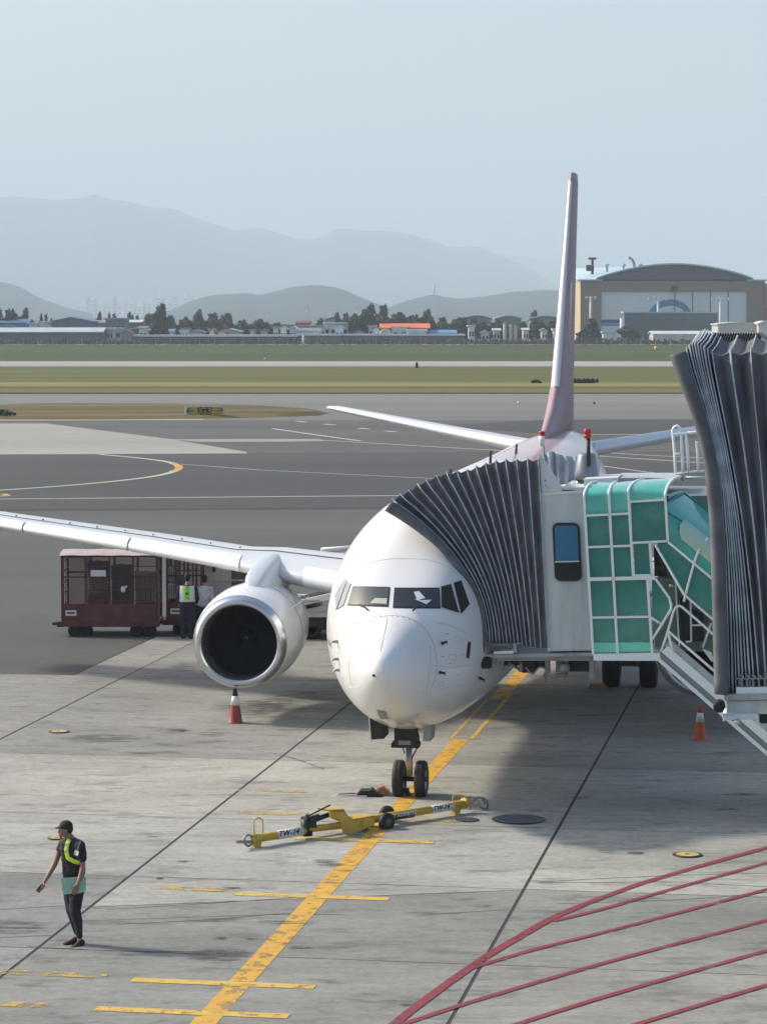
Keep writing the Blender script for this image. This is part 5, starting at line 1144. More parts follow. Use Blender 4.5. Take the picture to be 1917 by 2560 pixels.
mb = MB(); mb.prism([cq(x, y, .05) for x, y in ((820, 1240), (910, 1235), (915, 1300), (960, 1345), (955, 1372), (850, 1385), (845, 1300))], Vector((0, .2, 0))); mb.tube(smooth_path([cq(440, 1205, .1), cq(400, 1230, .1), cq(380, 1280, .1)], 4), .01, 6); mb.build('chock_arm', M['dark'], CH2)
# ================================================================ CONES
def cone(u, v, hpx, label, top_dark, wpx):
    g = gd(u, v); h = hpx * KD * g.y / 7070; r = wpx * KD * g.y / 7070 / 2
    c = empty('traffic_cone', g, label, 'traffic cone', 'traffic cones on the apron')
    red = mat('cone_plastic', (.23, .035, .026) if top_dark else (.50, .10, .04), .5, var=.15, scale=8)
    def rr(t): return r * .60 * (1 - t) + r * .15 * t
    mb = MB(); mb.box(g + Vector((0, 0, .02)), (r * 2, r * 2, .035), radians(12)); mb.build('base', mat('cone_base', (.20, .035, .025) if top_dark else (.4, .07, .03), .6), c, bevel=.012)
    mb = MB(); mb.lathe([(rr(0) * 1.15, .037), (rr(.02), .06), (rr(.55), .55 * h)], g, (0, 0, 1), 24, cap=(True, False)); mb.build('cone_body', red, c)
    mb = MB(); mb.lathe([(rr(.55) + .004, .55 * h), (rr(.80) + .004, .80 * h)], g, (0, 0, 1), 24, cap=(True, True)); mb.build('reflective_band', M['reflect'], c)
    mb = MB(); mb.lathe([(rr(.80), .8 * h), (rr(1), h * .98), (rr(1) * .6, h)], g, (0, 0, 1), 24, cap=(True, True)); mb.build('cone_tip', M['dark'] if top_dark else red, c)
    return c
cone(508, 1566, 80, 'dark red traffic cone with a white band and black tip below the engine', True, 54)
cone(1511, 1602, 80, 'orange-red traffic cone with a white top band standing under the jet bridge stairs', False, 52)
g = gd(1292, 1492); mb = MB(); mb.prism([g + Vector((-.25, 0, 0)), g + Vector((.25, 0, 0)), g + Vector((.18, 0, .12)), g + Vector((-.2, 0, .16))], (0, .3, 0)); o = mb.build('wheel_chock', mat('tan_chock', (.35, .18, .08), .7, var=.2), bevel=.01); tag(o, 'small orange-brown chock on the ground before the main landing gear wheel', 'wheel chock')
# ================================================================ GROUND COVERS
def cover(u, v, wpx, label, ring=True, name='pit_cover'):
    g = gd(u, v); r = wpx * KD * g.y / 7070 / 2; o = empty(name, (g.x, g.y, .046), label, 'pit cover' if ring else 'manhole cover')
    z = .058; c = Vector((g.x, g.y, 0))
    mb = MB(); mb.lathe([(.01, z + .006), (r * .98, z + .006), (r, z)], c, (0, 0, 1), 36, smooth=False, cap=(False, False)); mb.build('cover_rim', M['dark'], o)
    if ring:
        mb = MB(); mb.lathe([(r * .78, z + .010), (r * .16, z + .010)], c, (0, 0, 1), 36, smooth=False, cap=(False, False)); mb.build('yellow_ring', paint('cover_yellow', (.55, .40, .12), .5, 9, .55), o)
        mb = MB(); mb.lathe([(r * .16, z + .012), (.001, z + .014)], c, (0, 0, 1), 12, smooth=False, cap=(False, False)); mb.build('cover_knob', M['dark'], o)
    else:
        mb = MB()
        for k in range(-4, 5): mb.box(c + Vector((0, k * r * .2, z + .010)), (2 * sqrt(max(r * r - (k * r * .2) ** 2, .01)) * .9, r * .04, .006))
        mb.build('grid_bars', M['steel'], o)
cover(1484, 1854, 66, 'yellow-ringed pit cover in the concrete just above the red lines'); cover(122, 1818, 40, 'yellow-ringed pit cover behind the head of the person in the cap'); cover(128, 1586, 46, 'faded yellow-ringed pit cover on the far left concrete, below the baggage cart')
cover(1120, 1777, 118, 'large dark round manhole right of the tow bar end', False, 'manhole_cover'); cover(1008, 1778, 52, 'small dark round manhole beside the larger one near the tow bar', False, 'manhole_cover')
# ================================================================ BAGGAGE CARTS
DR = mat('cart_paint_dark_red', (.10, .038, .034), .55, var=.3, scale=4, dirt=(.04, .03, .03), dirt_amt=.5, dscale=3)
DRB = mat('cart_panel_red', (.13, .045, .038), .6, var=.3, scale=3, dirt=(.04, .03, .03), dirt_amt=.6, dscale=2)
TARP = mat('pale_tarpaulin', (.46, .39, .37), .6, var=.1, scale=3, bump=.2)
MESH = mat('dusty_mesh_curtain', (.10, .06, .06), .8, var=.3, scale=2, alpha=.42)
z1 = lambda x, y: (130 + x / 3.851, 1340 + y / 3.851)
YC = gd(250, 1378).y
def cart(u0, u1, label, full=True, yoff=0.0):
    Yc = YC + yoff; g0 = at(*z1(u0, 930), Yc); g1 = at(*z1(u1, 930), Yc); x0, x1 = g0.x, g1.x; L_ = x1 - x0
    c = empty('baggage_cart', ((x0 + x1) / 2, Yc, 0), label, 'baggage cart', 'baggage carts behind the wing')
    D = 1.55; zt = 2.22; zf = .42
    mb = MB(); mb.bx((x0 - .14, Yc - .05, .30), (x1 + .06, Yc + D, .44)); mb.bx((x0 - .28, Yc + .1, .33), (x0 - .14, Yc + .35, .41)); mb.build('chassis', DR, c, bevel=.01)
    nb = 4; xs = [x0 + L_ * k / nb for k in range(nb + 1)]
    for x in xs:
        for y in (Yc, Yc + D - .05):
            m = MB(); m.bx((x - .028, y, .44), (x + .028, y + .05, zt)); m.build('post', DR, c)
    for y in (Yc - .01, Yc + D - .06):
        m = MB(); m.bx((x0, y, zt - .06), (x1, y + .06, zt)); m.bx((x0, y + .01, 1.62), (x1, y + .04, 1.66))
        m.build('rail', DR, c)
    m = MB()
    for x in (x0, x1):
        for z in (.85, 1.15, 1.45, 1.75, 2.02): m.bx((x - .015, Yc + .06, z), (x + .015, Yc + D - .06, z + .035))
        for k in (1, 2, 3): m.bx((x - .012, Yc + D * k / 4, .44), (x + .012, Yc + D * k / 4 + .03, zt - .06))
    m.build('end_grille', DR, c)
    m = MB(); m.bx((x0 + .03, Yc - .018, .445), (x1 - .03, Yc - .003, .92)); m.build('side_panel', DRB, c)
    m = MB()
    for k in range(2): m.bx((xs[0] + .04, Yc + D - .02 - k * .004, .5), (xs[1] - .04, Yc + D - .005, zt - .1))
    m.build('back_tarpaulin', TARP, c)
    m = MB(); m.rings([[Vector((x, Yc - .06 + (D + .1) * t, zt + .002 + .09 * sin(pi * t) ** .8 + (.012 if k % 2 else 0))) for t in (0, .15, .35, .5, .65, .85, 1)] for k, x in enumerate([x0 - .06 + (L_ + .12) * q / 8 for q in range(9)])], False, (False, False), True)
    m.build('roof_cover', TARP, c)
    if full:
        m = MB()
        for k in (1, 2, 3): m.bx((xs[k] + .03, Yc - .012, .93), (xs[k + 1] - .03, Yc - .009, zt - .07))
        m.build('mesh_curtain', MESH, c)
        m = MB()
        for z in (1.0, 1.28, 1.92): m.bx((xs[1] + .03, Yc - .02, z), (xs[4] - .03, Yc - .013, z + .025))
        m.build('cross_rail', DR, c)
    m = MB(); m.bx((x0 + .09, Yc - .030, .60), (x0 + .38, Yc - .019, .75)); pl = m.build('number_plate', M['reflect'], c)
    m = MB(); m.bx((x0 + .13, Yc - .033, .655), (x0 + .34, Yc - .031, .70)); m.build('plate_digits', M['dark'], pl)
    for x in (x0 + .32, x0 + .62, x1 - .55, x1 - .2):
        R_ = .185; m = MB(); m.lathe([(R_ * .5, -.06), (R_ * .9, -.065), (R_, -.04), (R_, .04), (R_ * .9, .065), (R_ * .5, .06)], (x, Yc + .15, R_), (0, 1, 0), 20); t = m.build('wheel', M['tyre'], c)
    return c, x0, x1, Yc, D, zf
cA = cart(100, 1010, 'dark red caged baggage cart with a pale curved roof, nearest the left edge')
cB = cart(1110, 1440, 'second dark red baggage cart, mostly hidden behind the workers and the engine', yoff=.45)
bagcol = {'charcoal': (.035, .037, .042), 'dark grey': (.07, .072, .08), 'light grey': (.30, .31, .31), 'red': (.17, .035, .03), 'navy': (.03, .04, .08), 'beige': (.42, .38, .33), 'brown': (.09, .05, .035), 'white': (.55, .56, .56), 'black': (.015, .015, .017)}
def bag(x, y, z, w, h, d, colr, where, soft=False):
    o = empty('suitcase', (x, y, z), '%s %s %s' % (colr, 'duffel bag' if soft else 'suitcase', where), 'luggage', 'luggage in the baggage carts')
    m_ = mat('luggage_' + colr.replace(' ', '_'), bagcol[colr], .55, var=.2, scale=6)
    mb = MB(); mb.bx((x - w / 2, y, z), (x + w / 2, y + d, z + h)); b = mb.build('shell', m_, o, bevel=.05 if soft else .03)
    mb = MB()
    for k in (-.25, 0, .25): mb.bx((x + w * k - .008, y - .006, z + .05), (x + w * k + .008, y + .002, z + h - .05))
    mb.build('ribbing', M['dark'], b)
    mb = MB(); mb.tube([(x - .08, y + d * .4, z + h - .01), (x - .08, y + d * .4, z + h + .025), (x + .08, y + d * .4, z + h + .025), (x + .08, y + d * .4, z + h - .01)], .010, 6); mb.build('handle', M['dark'], o)
    return o
c, x0, x1, Yc, D, zf = cA; bw = (x1 - x0) / 4
specs = [(1, 0, .9, 'red', 'at the bottom of the second bay'), (1, 1, .62, 'light grey', 'in the second bay above the red one'), (1, 2, .5, 'charcoal', 'on top of the second bay behind the white label'),
         (2, 0, .75, 'dark grey', 'at the bottom of the third bay'), (2, 1, .6, 'black', 'in the third bay behind the white patch'), (2, 2, .55, 'charcoal', 'near the top of the third bay'),
         (3, 0, .6, 'charcoal', 'at the bottom of the last bay'), (3, 1, .5, 'white', 'in the last bay, middle of its stack'), (3, 2, .55, 'beige', 'on top of the last bay'), (0, 0, .35, 'brown', 'alone on the floor of the first bay')]
hz = {}
for bay, lv, h, colr, where in specs:
    z = hz.get(bay, .445); h2 = h * .78; bag(x0 + bw * (bay + .5), Yc + .12 + .1 * (lv % 2), z, bw * .86, h2, .5, colr, where + ' of the left cart'); hz[bay] = z + h2 + .003
c2, y0_, y1_, Yc2, D2, _ = cB; bw2 = (y1_ - y0_) / 4; hz = {}
for bay, lv, h, colr, where in ((0, 0, .6, 'charcoal', 'low at the near end'), (0, 1, .5, 'white', 'in the middle of the near end'), (0, 2, .45, 'beige', 'at the top of the near end'), (1, 0, .7, 'navy', 'low beside the workers'), (1, 1, .6, 'white', 'high beside the workers')):
    z = hz.get(bay, .445); bag(y0_ + bw2 * (bay + .5), Yc2 + .15, z, bw2 * .84, h * .85, .5, colr, where + ' of the second cart'); hz[bay] = z + h * .92 + .003
mb = MB(); mb.bx((x0 + bw * 1.22, Yc - .03, 1.66), (x0 + bw * 1.86, Yc - .02, 1.83)); o = mb.build('cart_label', M['reflect'], c)
mb = MB(); p = at(*z1(685, 515), Yc - .03); mb.sphere(p, .065, 10, 0, (1, .2, 1.5)); mb.build('white_tag', M['reflect'], c)
mb = MB(); p = at(*z1(712, 488), Yc - .03); mb.sphere(p, .035, 10, 0, (1, .2, 1)); mb.build('white_tag', M['reflect'], c)
# pale loader truck behind the engine
YL = gd(480, 1372).y + 1.2
TK = empty('service_truck', atd(500, 1372, YL), 'beige airport service truck half hidden behind the engine and the workers', 'truck')
TK.location.z = 0
TKM = mat('beige_paint', (.50, .49, .44), .45, var=.08, dirt=(.3, .28, .24), dirt_amt=.5, dscale=1)
xa, xb = atd(440, 1300, YL).x, atd(575, 1300, YL).x
mb = MB(); mb.bx((xa, YL, .75), (xb, YL + 2.0, 2.0)); mb.bx((xa + .1, YL - .02, 1.35), (xb - .2, YL, 1.40)); mb.build('body', TKM, TK, bevel=.05)
mb = MB(); mb.prism([Vector((xb - .95, YL - .01, 1.2)), Vector((xb - .95, YL - .01, 1.75)), Vector((xb - .35, YL - .01, 1.75)), Vector((xb - .2, YL - .01, 1.2))], (0, .012, 0)); mb.build('window', GLASS, TK)
mb = MB(); mb.bx((xa + .05, YL + .05, .42), (xb - .05, YL + 1.9, .75)); mb.build('chassis', M['dark'], TK)
for x in (xa + .5, xb - .55):
    mb = MB(); mb.lathe([(.2, -.1), (.36, -.11), (.4, -.07), (.4, .07), (.36, .11), (.2, .1)], (x, YL + .15, .4), (0, 1, 0), 24); w_ = mb.build('wheel', M['tyre'], TK); mb = MB(); mb.lathe([(.02, -.09), (.2, -.1), (.2, .0)], (x, YL + .15, .4), (0, 1, 0), 16); mb.build('rim', M['steel'], w_)
mb = MB(); mb.bx((xa + .25, YL - .08, 1.62), (xa + .33, YL, 1.86)); mb.build('mirror', M['dark'], TK)
# belt loader at the hold
YB = gd(660, 1384).y
BLD = empty('belt_loader', (atd(680, 1384, YB).x, YB, 0), 'pale belt loader with guard rails standing between the engine and the fuselage', 'belt loader')
fx = lambda u, v, dy=0: atd(u, v, YB + dy)
mb = MB(); mb.bx((fx(560, 1380).x, YB, .28), (fx(840, 1380).x, YB + 1.7, .62)); mb.bx((fx(652, 1370).x, YB - .08, .36), (fx(700, 1370).x, YB, .55)); mb.build('chassis', M['dark'], BLD, bevel=.02)
mb = MB(); mb.bx((fx(560, 1380).x, YB - .03, .63), (fx(840, 1380).x, YB + 1.6, .74)); mb.bx((fx(560, 1380).x, YB - .03, 1.02), (fx(690, 1380).x, YB + 1.5, 1.10)); mb.build('deck', TKM, BLD)
for i, (a, b) in enumerate((((560, 1322), (860, 1255)), ((560, 1345), (860, 1278)))):
    mb = MB(); mb.bar(fx(*a, .1 + i * .02), fx(*b, .1 + i * .02), .10, .16); mb.build('conveyor_frame', [M['rail'], TKM][i], BLD)
mb = MB(); mb.bar(fx(560, 1312, .6), fx(860, 1245, .6), .8, .05, up=(0, 0, 1)); mb.build('belt', M['black'], BLD)
for u in (668, 815):
    mb = MB(); mb.lathe([(.2, -.12), (.3, -.13), (.33, -.08), (.33, .08), (.3, .13), (.2, .12)], (fx(u, 1380).x, YB + .12, .33), (0, 1, 0), 24); w_ = mb.build('wheel', M['tyre'], BLD); mb = MB(); mb.lathe([(.03, -.12), (.19, -.12), (.19, 0)], (fx(u, 1380).x, YB + .12, .33), (0, 1, 0), 14); mb.build('rim', M['steel'], w_)
mb = MB(); mb.box(fx(676, 1322, .4), (.3, .5, .3)); mb.build('seat', M['dark'], BLD, bevel=.04)
mb = MB()
for P in ([fx(600, 1207, 1), fx(695, 1197, 1)], [fx(695, 1222, 1), fx(695, 1187, 1), fx(790, 1180, 1)], [fx(695, 1200, 1), fx(790, 1192, 1)], [fx(560, 1240, 1), fx(740, 1208, 1)]): mb.tube(P, .055, 7)
mb.build('guard_rail', M['rail'], BLD)
mb = MB(); mb.tube([fx(695, 1200, 1), fx(695, 1330, 1)], .03, 7); mb.tube([fx(600, 1207, 1), fx(600, 1330, 1)], .03, 7); mb.build('rail_post', M['rail'], BLD)
mb = MB(); mb.bx(fx(603, 1330, .9), fx(692, 1285, 1.0)); mb.build('side_panel', TKM, BLD)
# ================================================================ FAR FIELD
gb = YD(745)
# airfield sign
gs = gd(442, 903); SY = gs.y
def sx(u): return atd(u, 890, SY).x
def sz(v): return atd(828, v, SY).z
SG = empty('airfield_sign', gs, 'low yellow and black airfield guidance sign standing in the brown grass island', 'sign')
mb = MB(); mb.bx((sx(402), SY, sz(898)), (sx(482), SY + .35, sz(877))); mb.build('cabinet', mat('sign_frame', (.45, .46, .42), .5), SG)
SYM = mat('sign_yellow', (.42, .30, .05), .5); SBK = mat('sign_black', (.012, .012, .012), .5)
mb = MB(); mb.bx((sx(405.5), SY - .03, sz(896)), (sx(480), SY - .005, sz(879))); pn = mb.build('panel', SYM, SG)
mb = MB(); mb.bx((sx(432), SY - .045, sz(896)), (sx(456), SY - .031, sz(879))); mb.build('centre_panel', SBK, SG)
for s_, u, m_, dy in (('\u2190 F', 418, SBK, .034), ('G3', 444, SYM, .05), ('F \u2192', 468, SBK, .034)):
    text('lettering', s_, Vector((sx(u), SY - dy, sz(887.5))), (1, 0, 0), (0, 0, 1), .72, m_, pn, .003, 1.1)
for u in (410, 442, 474):
    mb = MB(); mb.bx((sx(u) - .05, SY + .1, 0), (sx(u) + .05, SY + .2, sz(897))); mb.build('leg', M['steel'], SG)
mb = MB(); mb.bx((sx(399), SY - .05, 0), (sx(402), SY + .4, sz(878))); mb.build('end_post', M['white'], SG)
# ---- leafy things
LEAFS = [mat('leaf_dark', (.030, .045, .022), .8, var=.4, scale=.6), mat('leaf_mid', (.045, .068, .022), .8, var=.4, scale=.6), mat('leaf_autumn', (.065, .045, .028), .8, var=.4, scale=.6), mat('leaf_conifer', (.018, .034, .022), .8, var=.4, scale=.6)]
BARK = mat('bark', (.06, .045, .035), .9, var=.3)
def crown_mb(shape, seed, n=900, ls=.46):
    """leaf faces in clumps filling an uneven crown of height 1 and half-width about .42"""
    r = random.Random(seed); mb = MB(); cl = []
    for i in range(11 if shape != 'cone' else 16):
        if shape == 'cone':
            h = r.uniform(.05, .98); w = .30 * (1 - h) + .02; a = r.uniform(0, 6.28); cl.append((Vector((w * cos(a), w * sin(a), h)), .10 + .10 * (1 - h)))
        elif shape == 'low':
            cl.append((Vector((r.uniform(-.6, .6), r.uniform(-.3, .3), r.uniform(.25, .6))), r.uniform(.2, .34)))
        else:
            a = r.uniform(0, 6.28); q = r.uniform(.05, .34); cl.append((Vector((q * cos(a), q * sin(a), r.uniform(.3, .86))), r.uniform(.12, .22)))
    for i in range(n):
        c, R_ = r.choice(cl); d = Vector((r.gauss(0, 1), r.gauss(0, 1), r.gauss(0, 1))).normalized() * R_ * r.uniform(.55, 1.05); p = c + d
        s = ls * .13 * r.uniform(.6, 1.4); nrm = (d.normalized() + Vector((r.gauss(0, .5), r.gauss(0, .5), r.gauss(0, .5)))).normalized(); x = nrm.orthogonal().normalized(); y = nrm.cross(x)
        a = r.uniform(0, 3.14); x, y = x * cos(a) + y * sin(a), y * cos(a) - x * sin(a)
        mb.add([p + x * s, p + y * s * .7, p - x * s, p - y * s * .7], [(0, 1, 2, 3)])
    return mb
protos = {}
def tree(shape, mi, X, Y, h, w, seed, label, group='trees beyond the airfield', name=None, cat='tree', z=0.0):
    key = (shape, mi, seed % 3)
    if key not in protos:
        cm = crown_mb(shape, seed % 3 + 11, 1300); me_c = cm.build('crown', LEAFS[mi], None, fix=False); me_c.data.materials[0] = LEAFS[mi]
        core = me_c.data; COL.objects.unlink(me_c); bpy.data.objects.remove(me_c)
        tm = MB(); tm.tube([(0, 0, 0), (.01, 0, .25), (0, .01, .6)], [.035, .025, .01], 7); tm.tube([(.01, 0, .25), (.15, .05, .5)], [.02, .008], 5); tm.tube([(.0, 0, .3), (-.14, -.05, .55)], [.018, .007], 5)
        t = tm.build('trunk', BARK, None); td_ = t.data; COL.objects.unlink(t); bpy.data.objects.remove(t)
        protos[key] = (core, td_)
    e = empty(name or 'tree', (X, Y, z), label, cat, group)
    for nm, me in zip(('crown', 'trunk'), protos[key]):
        o = bpy.data.objects.new(nm, me); COL.objects.link(o); o.parent = e; o.scale = (w / .72, w / .72, h)
        o.rotation_euler = (0, 0, 0)
    return e
rt = random.Random(21)
# hedges on the near grass strip
def bush(u, v, wpx, hpx, label, grp=None, mi=3, name='shrub'):
    g = gd(u, v); w = wpx * KD * g.y / 7070; h = hpx * KD * g.y / 7070
    return tree('low', mi, g.x, g.y, h * 1.15, w * .62, rt.randint(0, 5), label, grp, name, 'shrub')
bush(1158, 830, 16, 13, 'single dark round shrub left of the tail fin on the grass strip')
ORDs = ['first', 'second', 'third', 'fourth', 'fifth', 'sixth']
for i, u in enumerate((1234, 1244, 1254, 1264, 1273, 1282)): bush(u, 830, 15, 14, ORDs[i] + ' dark clipped shrub from the left in the row right of the tail fin', 'row of dark shrubs on the grass strip')
bush(2, 905, 44, 26, 'dark green bush at the left edge of the grass island', None, 0)
# markers
def post(u, v, wpx, hpx, m_, label, name, cat, cap=None):
    g = gd(u, v); w = wpx * KD * g.y / 7070; h = hpx * KD * g.y / 7070; e = empty(name, g, label, cat)
    mb = MB(); mb.lathe([(w * .5, 0), (w * .5, h * .75), (w * .38, h * .8)], g, (0, 0, 1), 10); mb.build('stem', m_, e)
    mb = MB(); mb.lathe([(w * .45, h * .78), (w * .5, h * .85), (w * .3, h)], g, (0, 0, 1), 10); mb.build('head', cap or m_, e)
post(572, 780, 3, 12, M['reflect'], 'thin white marker post on the dark grass, left of the black one', 'marker_post', 'marker', M['dark'])
post(900, 796, 6, 14, M['black'], 'squat black marker standing at the edge of the runway', 'marker_post', 'marker')
post(655, 748, 5, 24, M['white'], 'white post in front of the perimeter fence', 'marker_post', 'marker')
post(1417, 756, 10, 9, mat('marker_yellow', (.7, .45, .06), .5), 'yellow marker on the far edge of the airfield', 'marker_post', 'marker')
post(1120, 872, 6, 6, M['reflect'], 'small white taxiway light left of the tail fin', 'taxiway_light', 'light')
post(1283, 873, 5, 5, M['dark'], 'small dark taxiway light right of the tail fin', 'taxiway_light', 'light')
# ---- buildings
WM = {}
def bm(c):
    if c not in WM: WM[c] = mat('building_paint_%d' % len(WM), c, .7, var=.10, scale=.15, stretch=(1, 1, .3), dirt=tuple(q * .6 for q in c), dirt_amt=.4, dscale=.2)
    return WM[c]
FB = 'buildings beyond the airfield'
ORD0 = ['first', 'second', 'third', 'fourth', 'fifth', 'sixth', 'seventh', 'eighth', 'ninth', 'tenth', 'eleventh', 'twelfth'] + ['%dth' % q for q in range(13, 20)] + ['20th', '21st', '22nd', '23rd', '24th']
def building(u0, u1, vt, Y, label, wall, roofc, kind='flat', depth=18, rise=6, vb=None, wins=0, name='building', doors=0):
    x0, x1 = atd(u0, 700, Y).x, atd(u1, 700, Y).x; h = atd(828, vt + (rise if kind != 'flat' else 0), Y).z; ht = atd(828, vt, Y).z
    h = max(h, 1.2); ht = max(ht, h + .2); L_ = x1 - x0
    e = empty(name, ((x0 + x1) / 2, Y, 0), label, 'building', FB)
    mb = MB(); mb.bx((x0, Y, 0), (x1, Y + depth, h)); w = mb.build('wall', bm(wall), e)
    mb = MB(); RM = bm(roofc); ov = .4
    if kind == 'flat': mb.bx((x0 - ov, Y - ov, h + .003), (x1 + ov, Y + depth + ov, h + .5))
    elif kind == 'ridge':                                  # ridge parallel to the picture
        mb.prism([Vector((x0 - ov, Y - ov, h)), Vector((x0 - ov, Y + depth / 2, ht)), Vector((x0 - ov, Y + depth + ov, h)), Vector((x0 - ov, Y + depth + ov, h + .25)), Vector((x0 - ov, Y + depth / 2, ht + .25)), Vector((x0 - ov, Y - ov, h + .25))], (L_ + 2 * ov, 0, 0))
        g_ = MB(); g_.prism([Vector((x0 + .05, Y, h)), Vector((x0 + .05, Y + depth / 2, ht - .02)), Vector((x0 + .05, Y + depth, h))], (L_ - .1, 0, 0)); g_.build('gable', bm(wall), w)
    elif kind == 'gable':                                  # gable end to the camera
        xm = (x0 + x1) / 2
        mb.prism([Vector((x0 - ov, Y - ov, h)), Vector((xm, Y - ov, ht)), Vector((x1 + ov, Y - ov, h)), Vector((x1 + ov, Y - ov, h + .3)), Vector((xm, Y - ov, ht + .3)), Vector((x0 - ov, Y - ov, h + .3))], (0, depth + 2 * ov, 0))
        g_ = MB(); g_.prism([Vector((x0, Y + .02, h)), Vector((xm, Y + .02, ht)), Vector((x1, Y + .02, h))], (0, depth, 0)); g_.build('gable', bm(wall), w)
    elif kind == 'arch':
        P = [Vector((x0 - ov + (L_ + 2 * ov) * t, Y - ov, h + (ht - h) * sin(pi * t))) for t in [k / 14 for k in range(15)]]
        mb.prism(P + [p + Vector((0, 0, .3)) for p in reversed(P)], (0, depth + 2 * ov, 0)); g_ = MB(); g_.prism([p + Vector((0, ov + .02, -.01)) for p in P], (0, depth, 0)); g_.build('gable', bm(wall), w)
    mb.build('roof', RM, e)
    for i in range(wins):
        x = x0 + L_ * (i + .5) / wins; ww = L_ / wins * .28
        f = MB(); f.bx((x - ww, Y - .08, h * .45), (x + ww, Y - .004, h * .72)); f.build('window', M['dark'], w)
    for i in range(doors):
        x = x0 + L_ * (i + .5) / doors; ww = L_ / doors * .3
        f = MB(); f.bx((x - ww, Y - .1, .05), (x + ww, Y - .005, h * .62)); f.build('door', bm(tuple(q * .55 for q in wall)), w)
    return e
W_, B_, GY, LB = (.55, .56, .56), (.07, .16, .28), (.20, .215, .22), (.45, .55, .60)
YW = gb + 25
building(-60, 220, 709, YW, 'long low shed with a pale blue curved roof at the left edge', (.10, .105, .11), (.42, .50, .55), 'ridge', 16, 9)
building(176, 262, 711, YW + 22, 'narrow pale shed behind the end of the long blue roof', (.4, .42, .43), (.40, .45, .50), 'flat', 8, wins=6)
building(262, 283, 714, YW - 2, 'small pinkish hut between the two long sheds', (.28, .2, .18), (.26, .15, .13), 'gable', 5, 7)
building(275, 640, 727, YW, 'long low shed with a thin pale roof, left of the white post', (.085, .09, .095), (.50, .53, .55), 'flat', 12, doors=14)
building(645, 1002, 725, YW + 1, 'long low shed with a thin pale roof, right of the white post', (.09, .095, .10), (.45, .52, .54), 'flat', 12, doors=12)
spec_ = [
 (-20, 60, 690, 60, 'blue-grey warehouse at the far left behind the long shed', (.16, .19, .22), B_, 'ridge', 8),
 (62, 82, 700, 55, 'small white block between two blue warehouses', W_, (.5, .5, .5), 'flat', 0),
 (84, 106, 697, 50, 'white two-storey block left of the blue gabled warehouse', (.58, .57, .52), (.5, .5, .48), 'flat', 0),
 (106, 200, 686, 62, 'blue-roofed gabled warehouse on the left', (.14, .16, .19), B_, 'gable', 10),
 (200, 228, 693, 80, 'grey shed right of the blue gabled warehouse', (.24, .25, .26), (.2, .21, .22), 'ridge', 5),
 (228, 270, 690, 66, 'mid grey block with an overhanging roof', (.18, .20, .21), (.25, .27, .28), 'flat', 0),
 (262, 350, 692, 90, 'long building with a white roof among the trees', (.16, .19, .20), (.55, .57, .57), 'ridge', 5),
 (275, 320, 709, 40, 'low pale blue canopy roof left of the big trees', (.1, .11, .12), (.40, .52, .58), 'arch', 5),
 (405, 440, 713, 40, 'low whitish house with a grey roof in front of brown trees', (.45, .45, .44), (.38, .40, .42), 'gable', 5),
 (474, 520, 711, 42, 'low pale house with a white hipped roof', (.42, .44, .43), (.50, .52, .50), 'gable', 6),
 (510, 572, 700, 120, 'long pale green roofed shed behind the trees', (.28, .32, .31), (.42, .50, .48), 'flat', 0),
 (575, 640, 702, 130, 'distant grey shed with a light roof', (.30, .33, .34), (.46, .50, .52), 'flat', 0),
 (626, 640, 706, 48, 'little white gabled house', (.65, .66, .66), (.55, .56, .56), 'gable', 5),
 (640, 710, 706, 62, 'white house row with a brown flat roof', (.55, .57, .57), (.22, .18, .17), 'flat', 0),
 (640, 668, 694, 95, 'small house with a dark red-brown roof', (.3, .27, .26), (.13, .07, .07), 'ridge', 5),
 (638, 690, 714, 40, 'low white outbuilding in front of the white house row', (.6, .61, .6), (.6, .61, .6), 'flat', 0),
 (700, 752, 700, 52, 'white factory block next to the dark blue arched hall', (.55, .57, .57), (.5, .54, .57), 'flat', 0),
 (752, 796, 693, 50, 'dark blue hall with a shallow arched light roof', (.075, .10, .135), (.35, .42, .50), 'arch', 6),
 (796, 812, 706, 52, 'small white annex right of the dark blue arched hall', (.62, .62, .58), (.5, .5, .5), 'flat', 0),
 (822, 926, 700, 40, 'shed with a bright orange roof and a cream gable end', (.20, .18, .17), (.80, .16, .055), 'ridge', 9),
 (925, 984, 714, 38, 'low shed with a bright blue roof beside the orange one', (.2, .24, .28), (.09, .27, .52), 'ridge', 6),
 (880, 920, 715, 30, 'low white lean-to in front of the blue roof', (.5, .5, .5), (.5, .52, .52), 'flat', 0),
 (700, 735, 686, 150, 'pinkish hipped house behind the white factory', (.32, .25, .23), (.28, .16, .15), 'gable', 6),
 (846, 880, 708, 34, 'small pale shed left of the orange roof', (.55, .55, .53), (.48, .48, .48), 'flat', 0),
 (1150 - 5, 1212, 684, 80, 'grey warehouse with a sloping blue roof near the tail fin', (.22, .24, .25), (.14, .19, .25), 'arch', 6),
 (1000, 1060, 683, 90, 'grey warehouse with a dark blue arched roof', (.23, .25, .25), (.09, .13, .20), 'arch', 7),
 (1070, 1125, 683, 90, 'grey warehouse with a tilted pale roof', (.20, .22, .23), (.34, .40, .44), 'arch', 6),
]
bx0 = {}
for i, (u0, u1, vt, dy, lab, wc, rc, kd, rs) in enumerate(spec_):
    building(u0, u1, vt, gb + dy + (i % 3) * 3, lab, wc, rc, kd, 14, rs, wins=(4 if (u1 - u0) > 40 else 2))
hr = random.Random(31); HU = [12, 40, 68, 96, 230, 300, 366, 392, 452, 470, 540, 562, 590, 606, 676, 724, 768, 806, 1012, 1040, 1066, 1130, 1170, 1196]
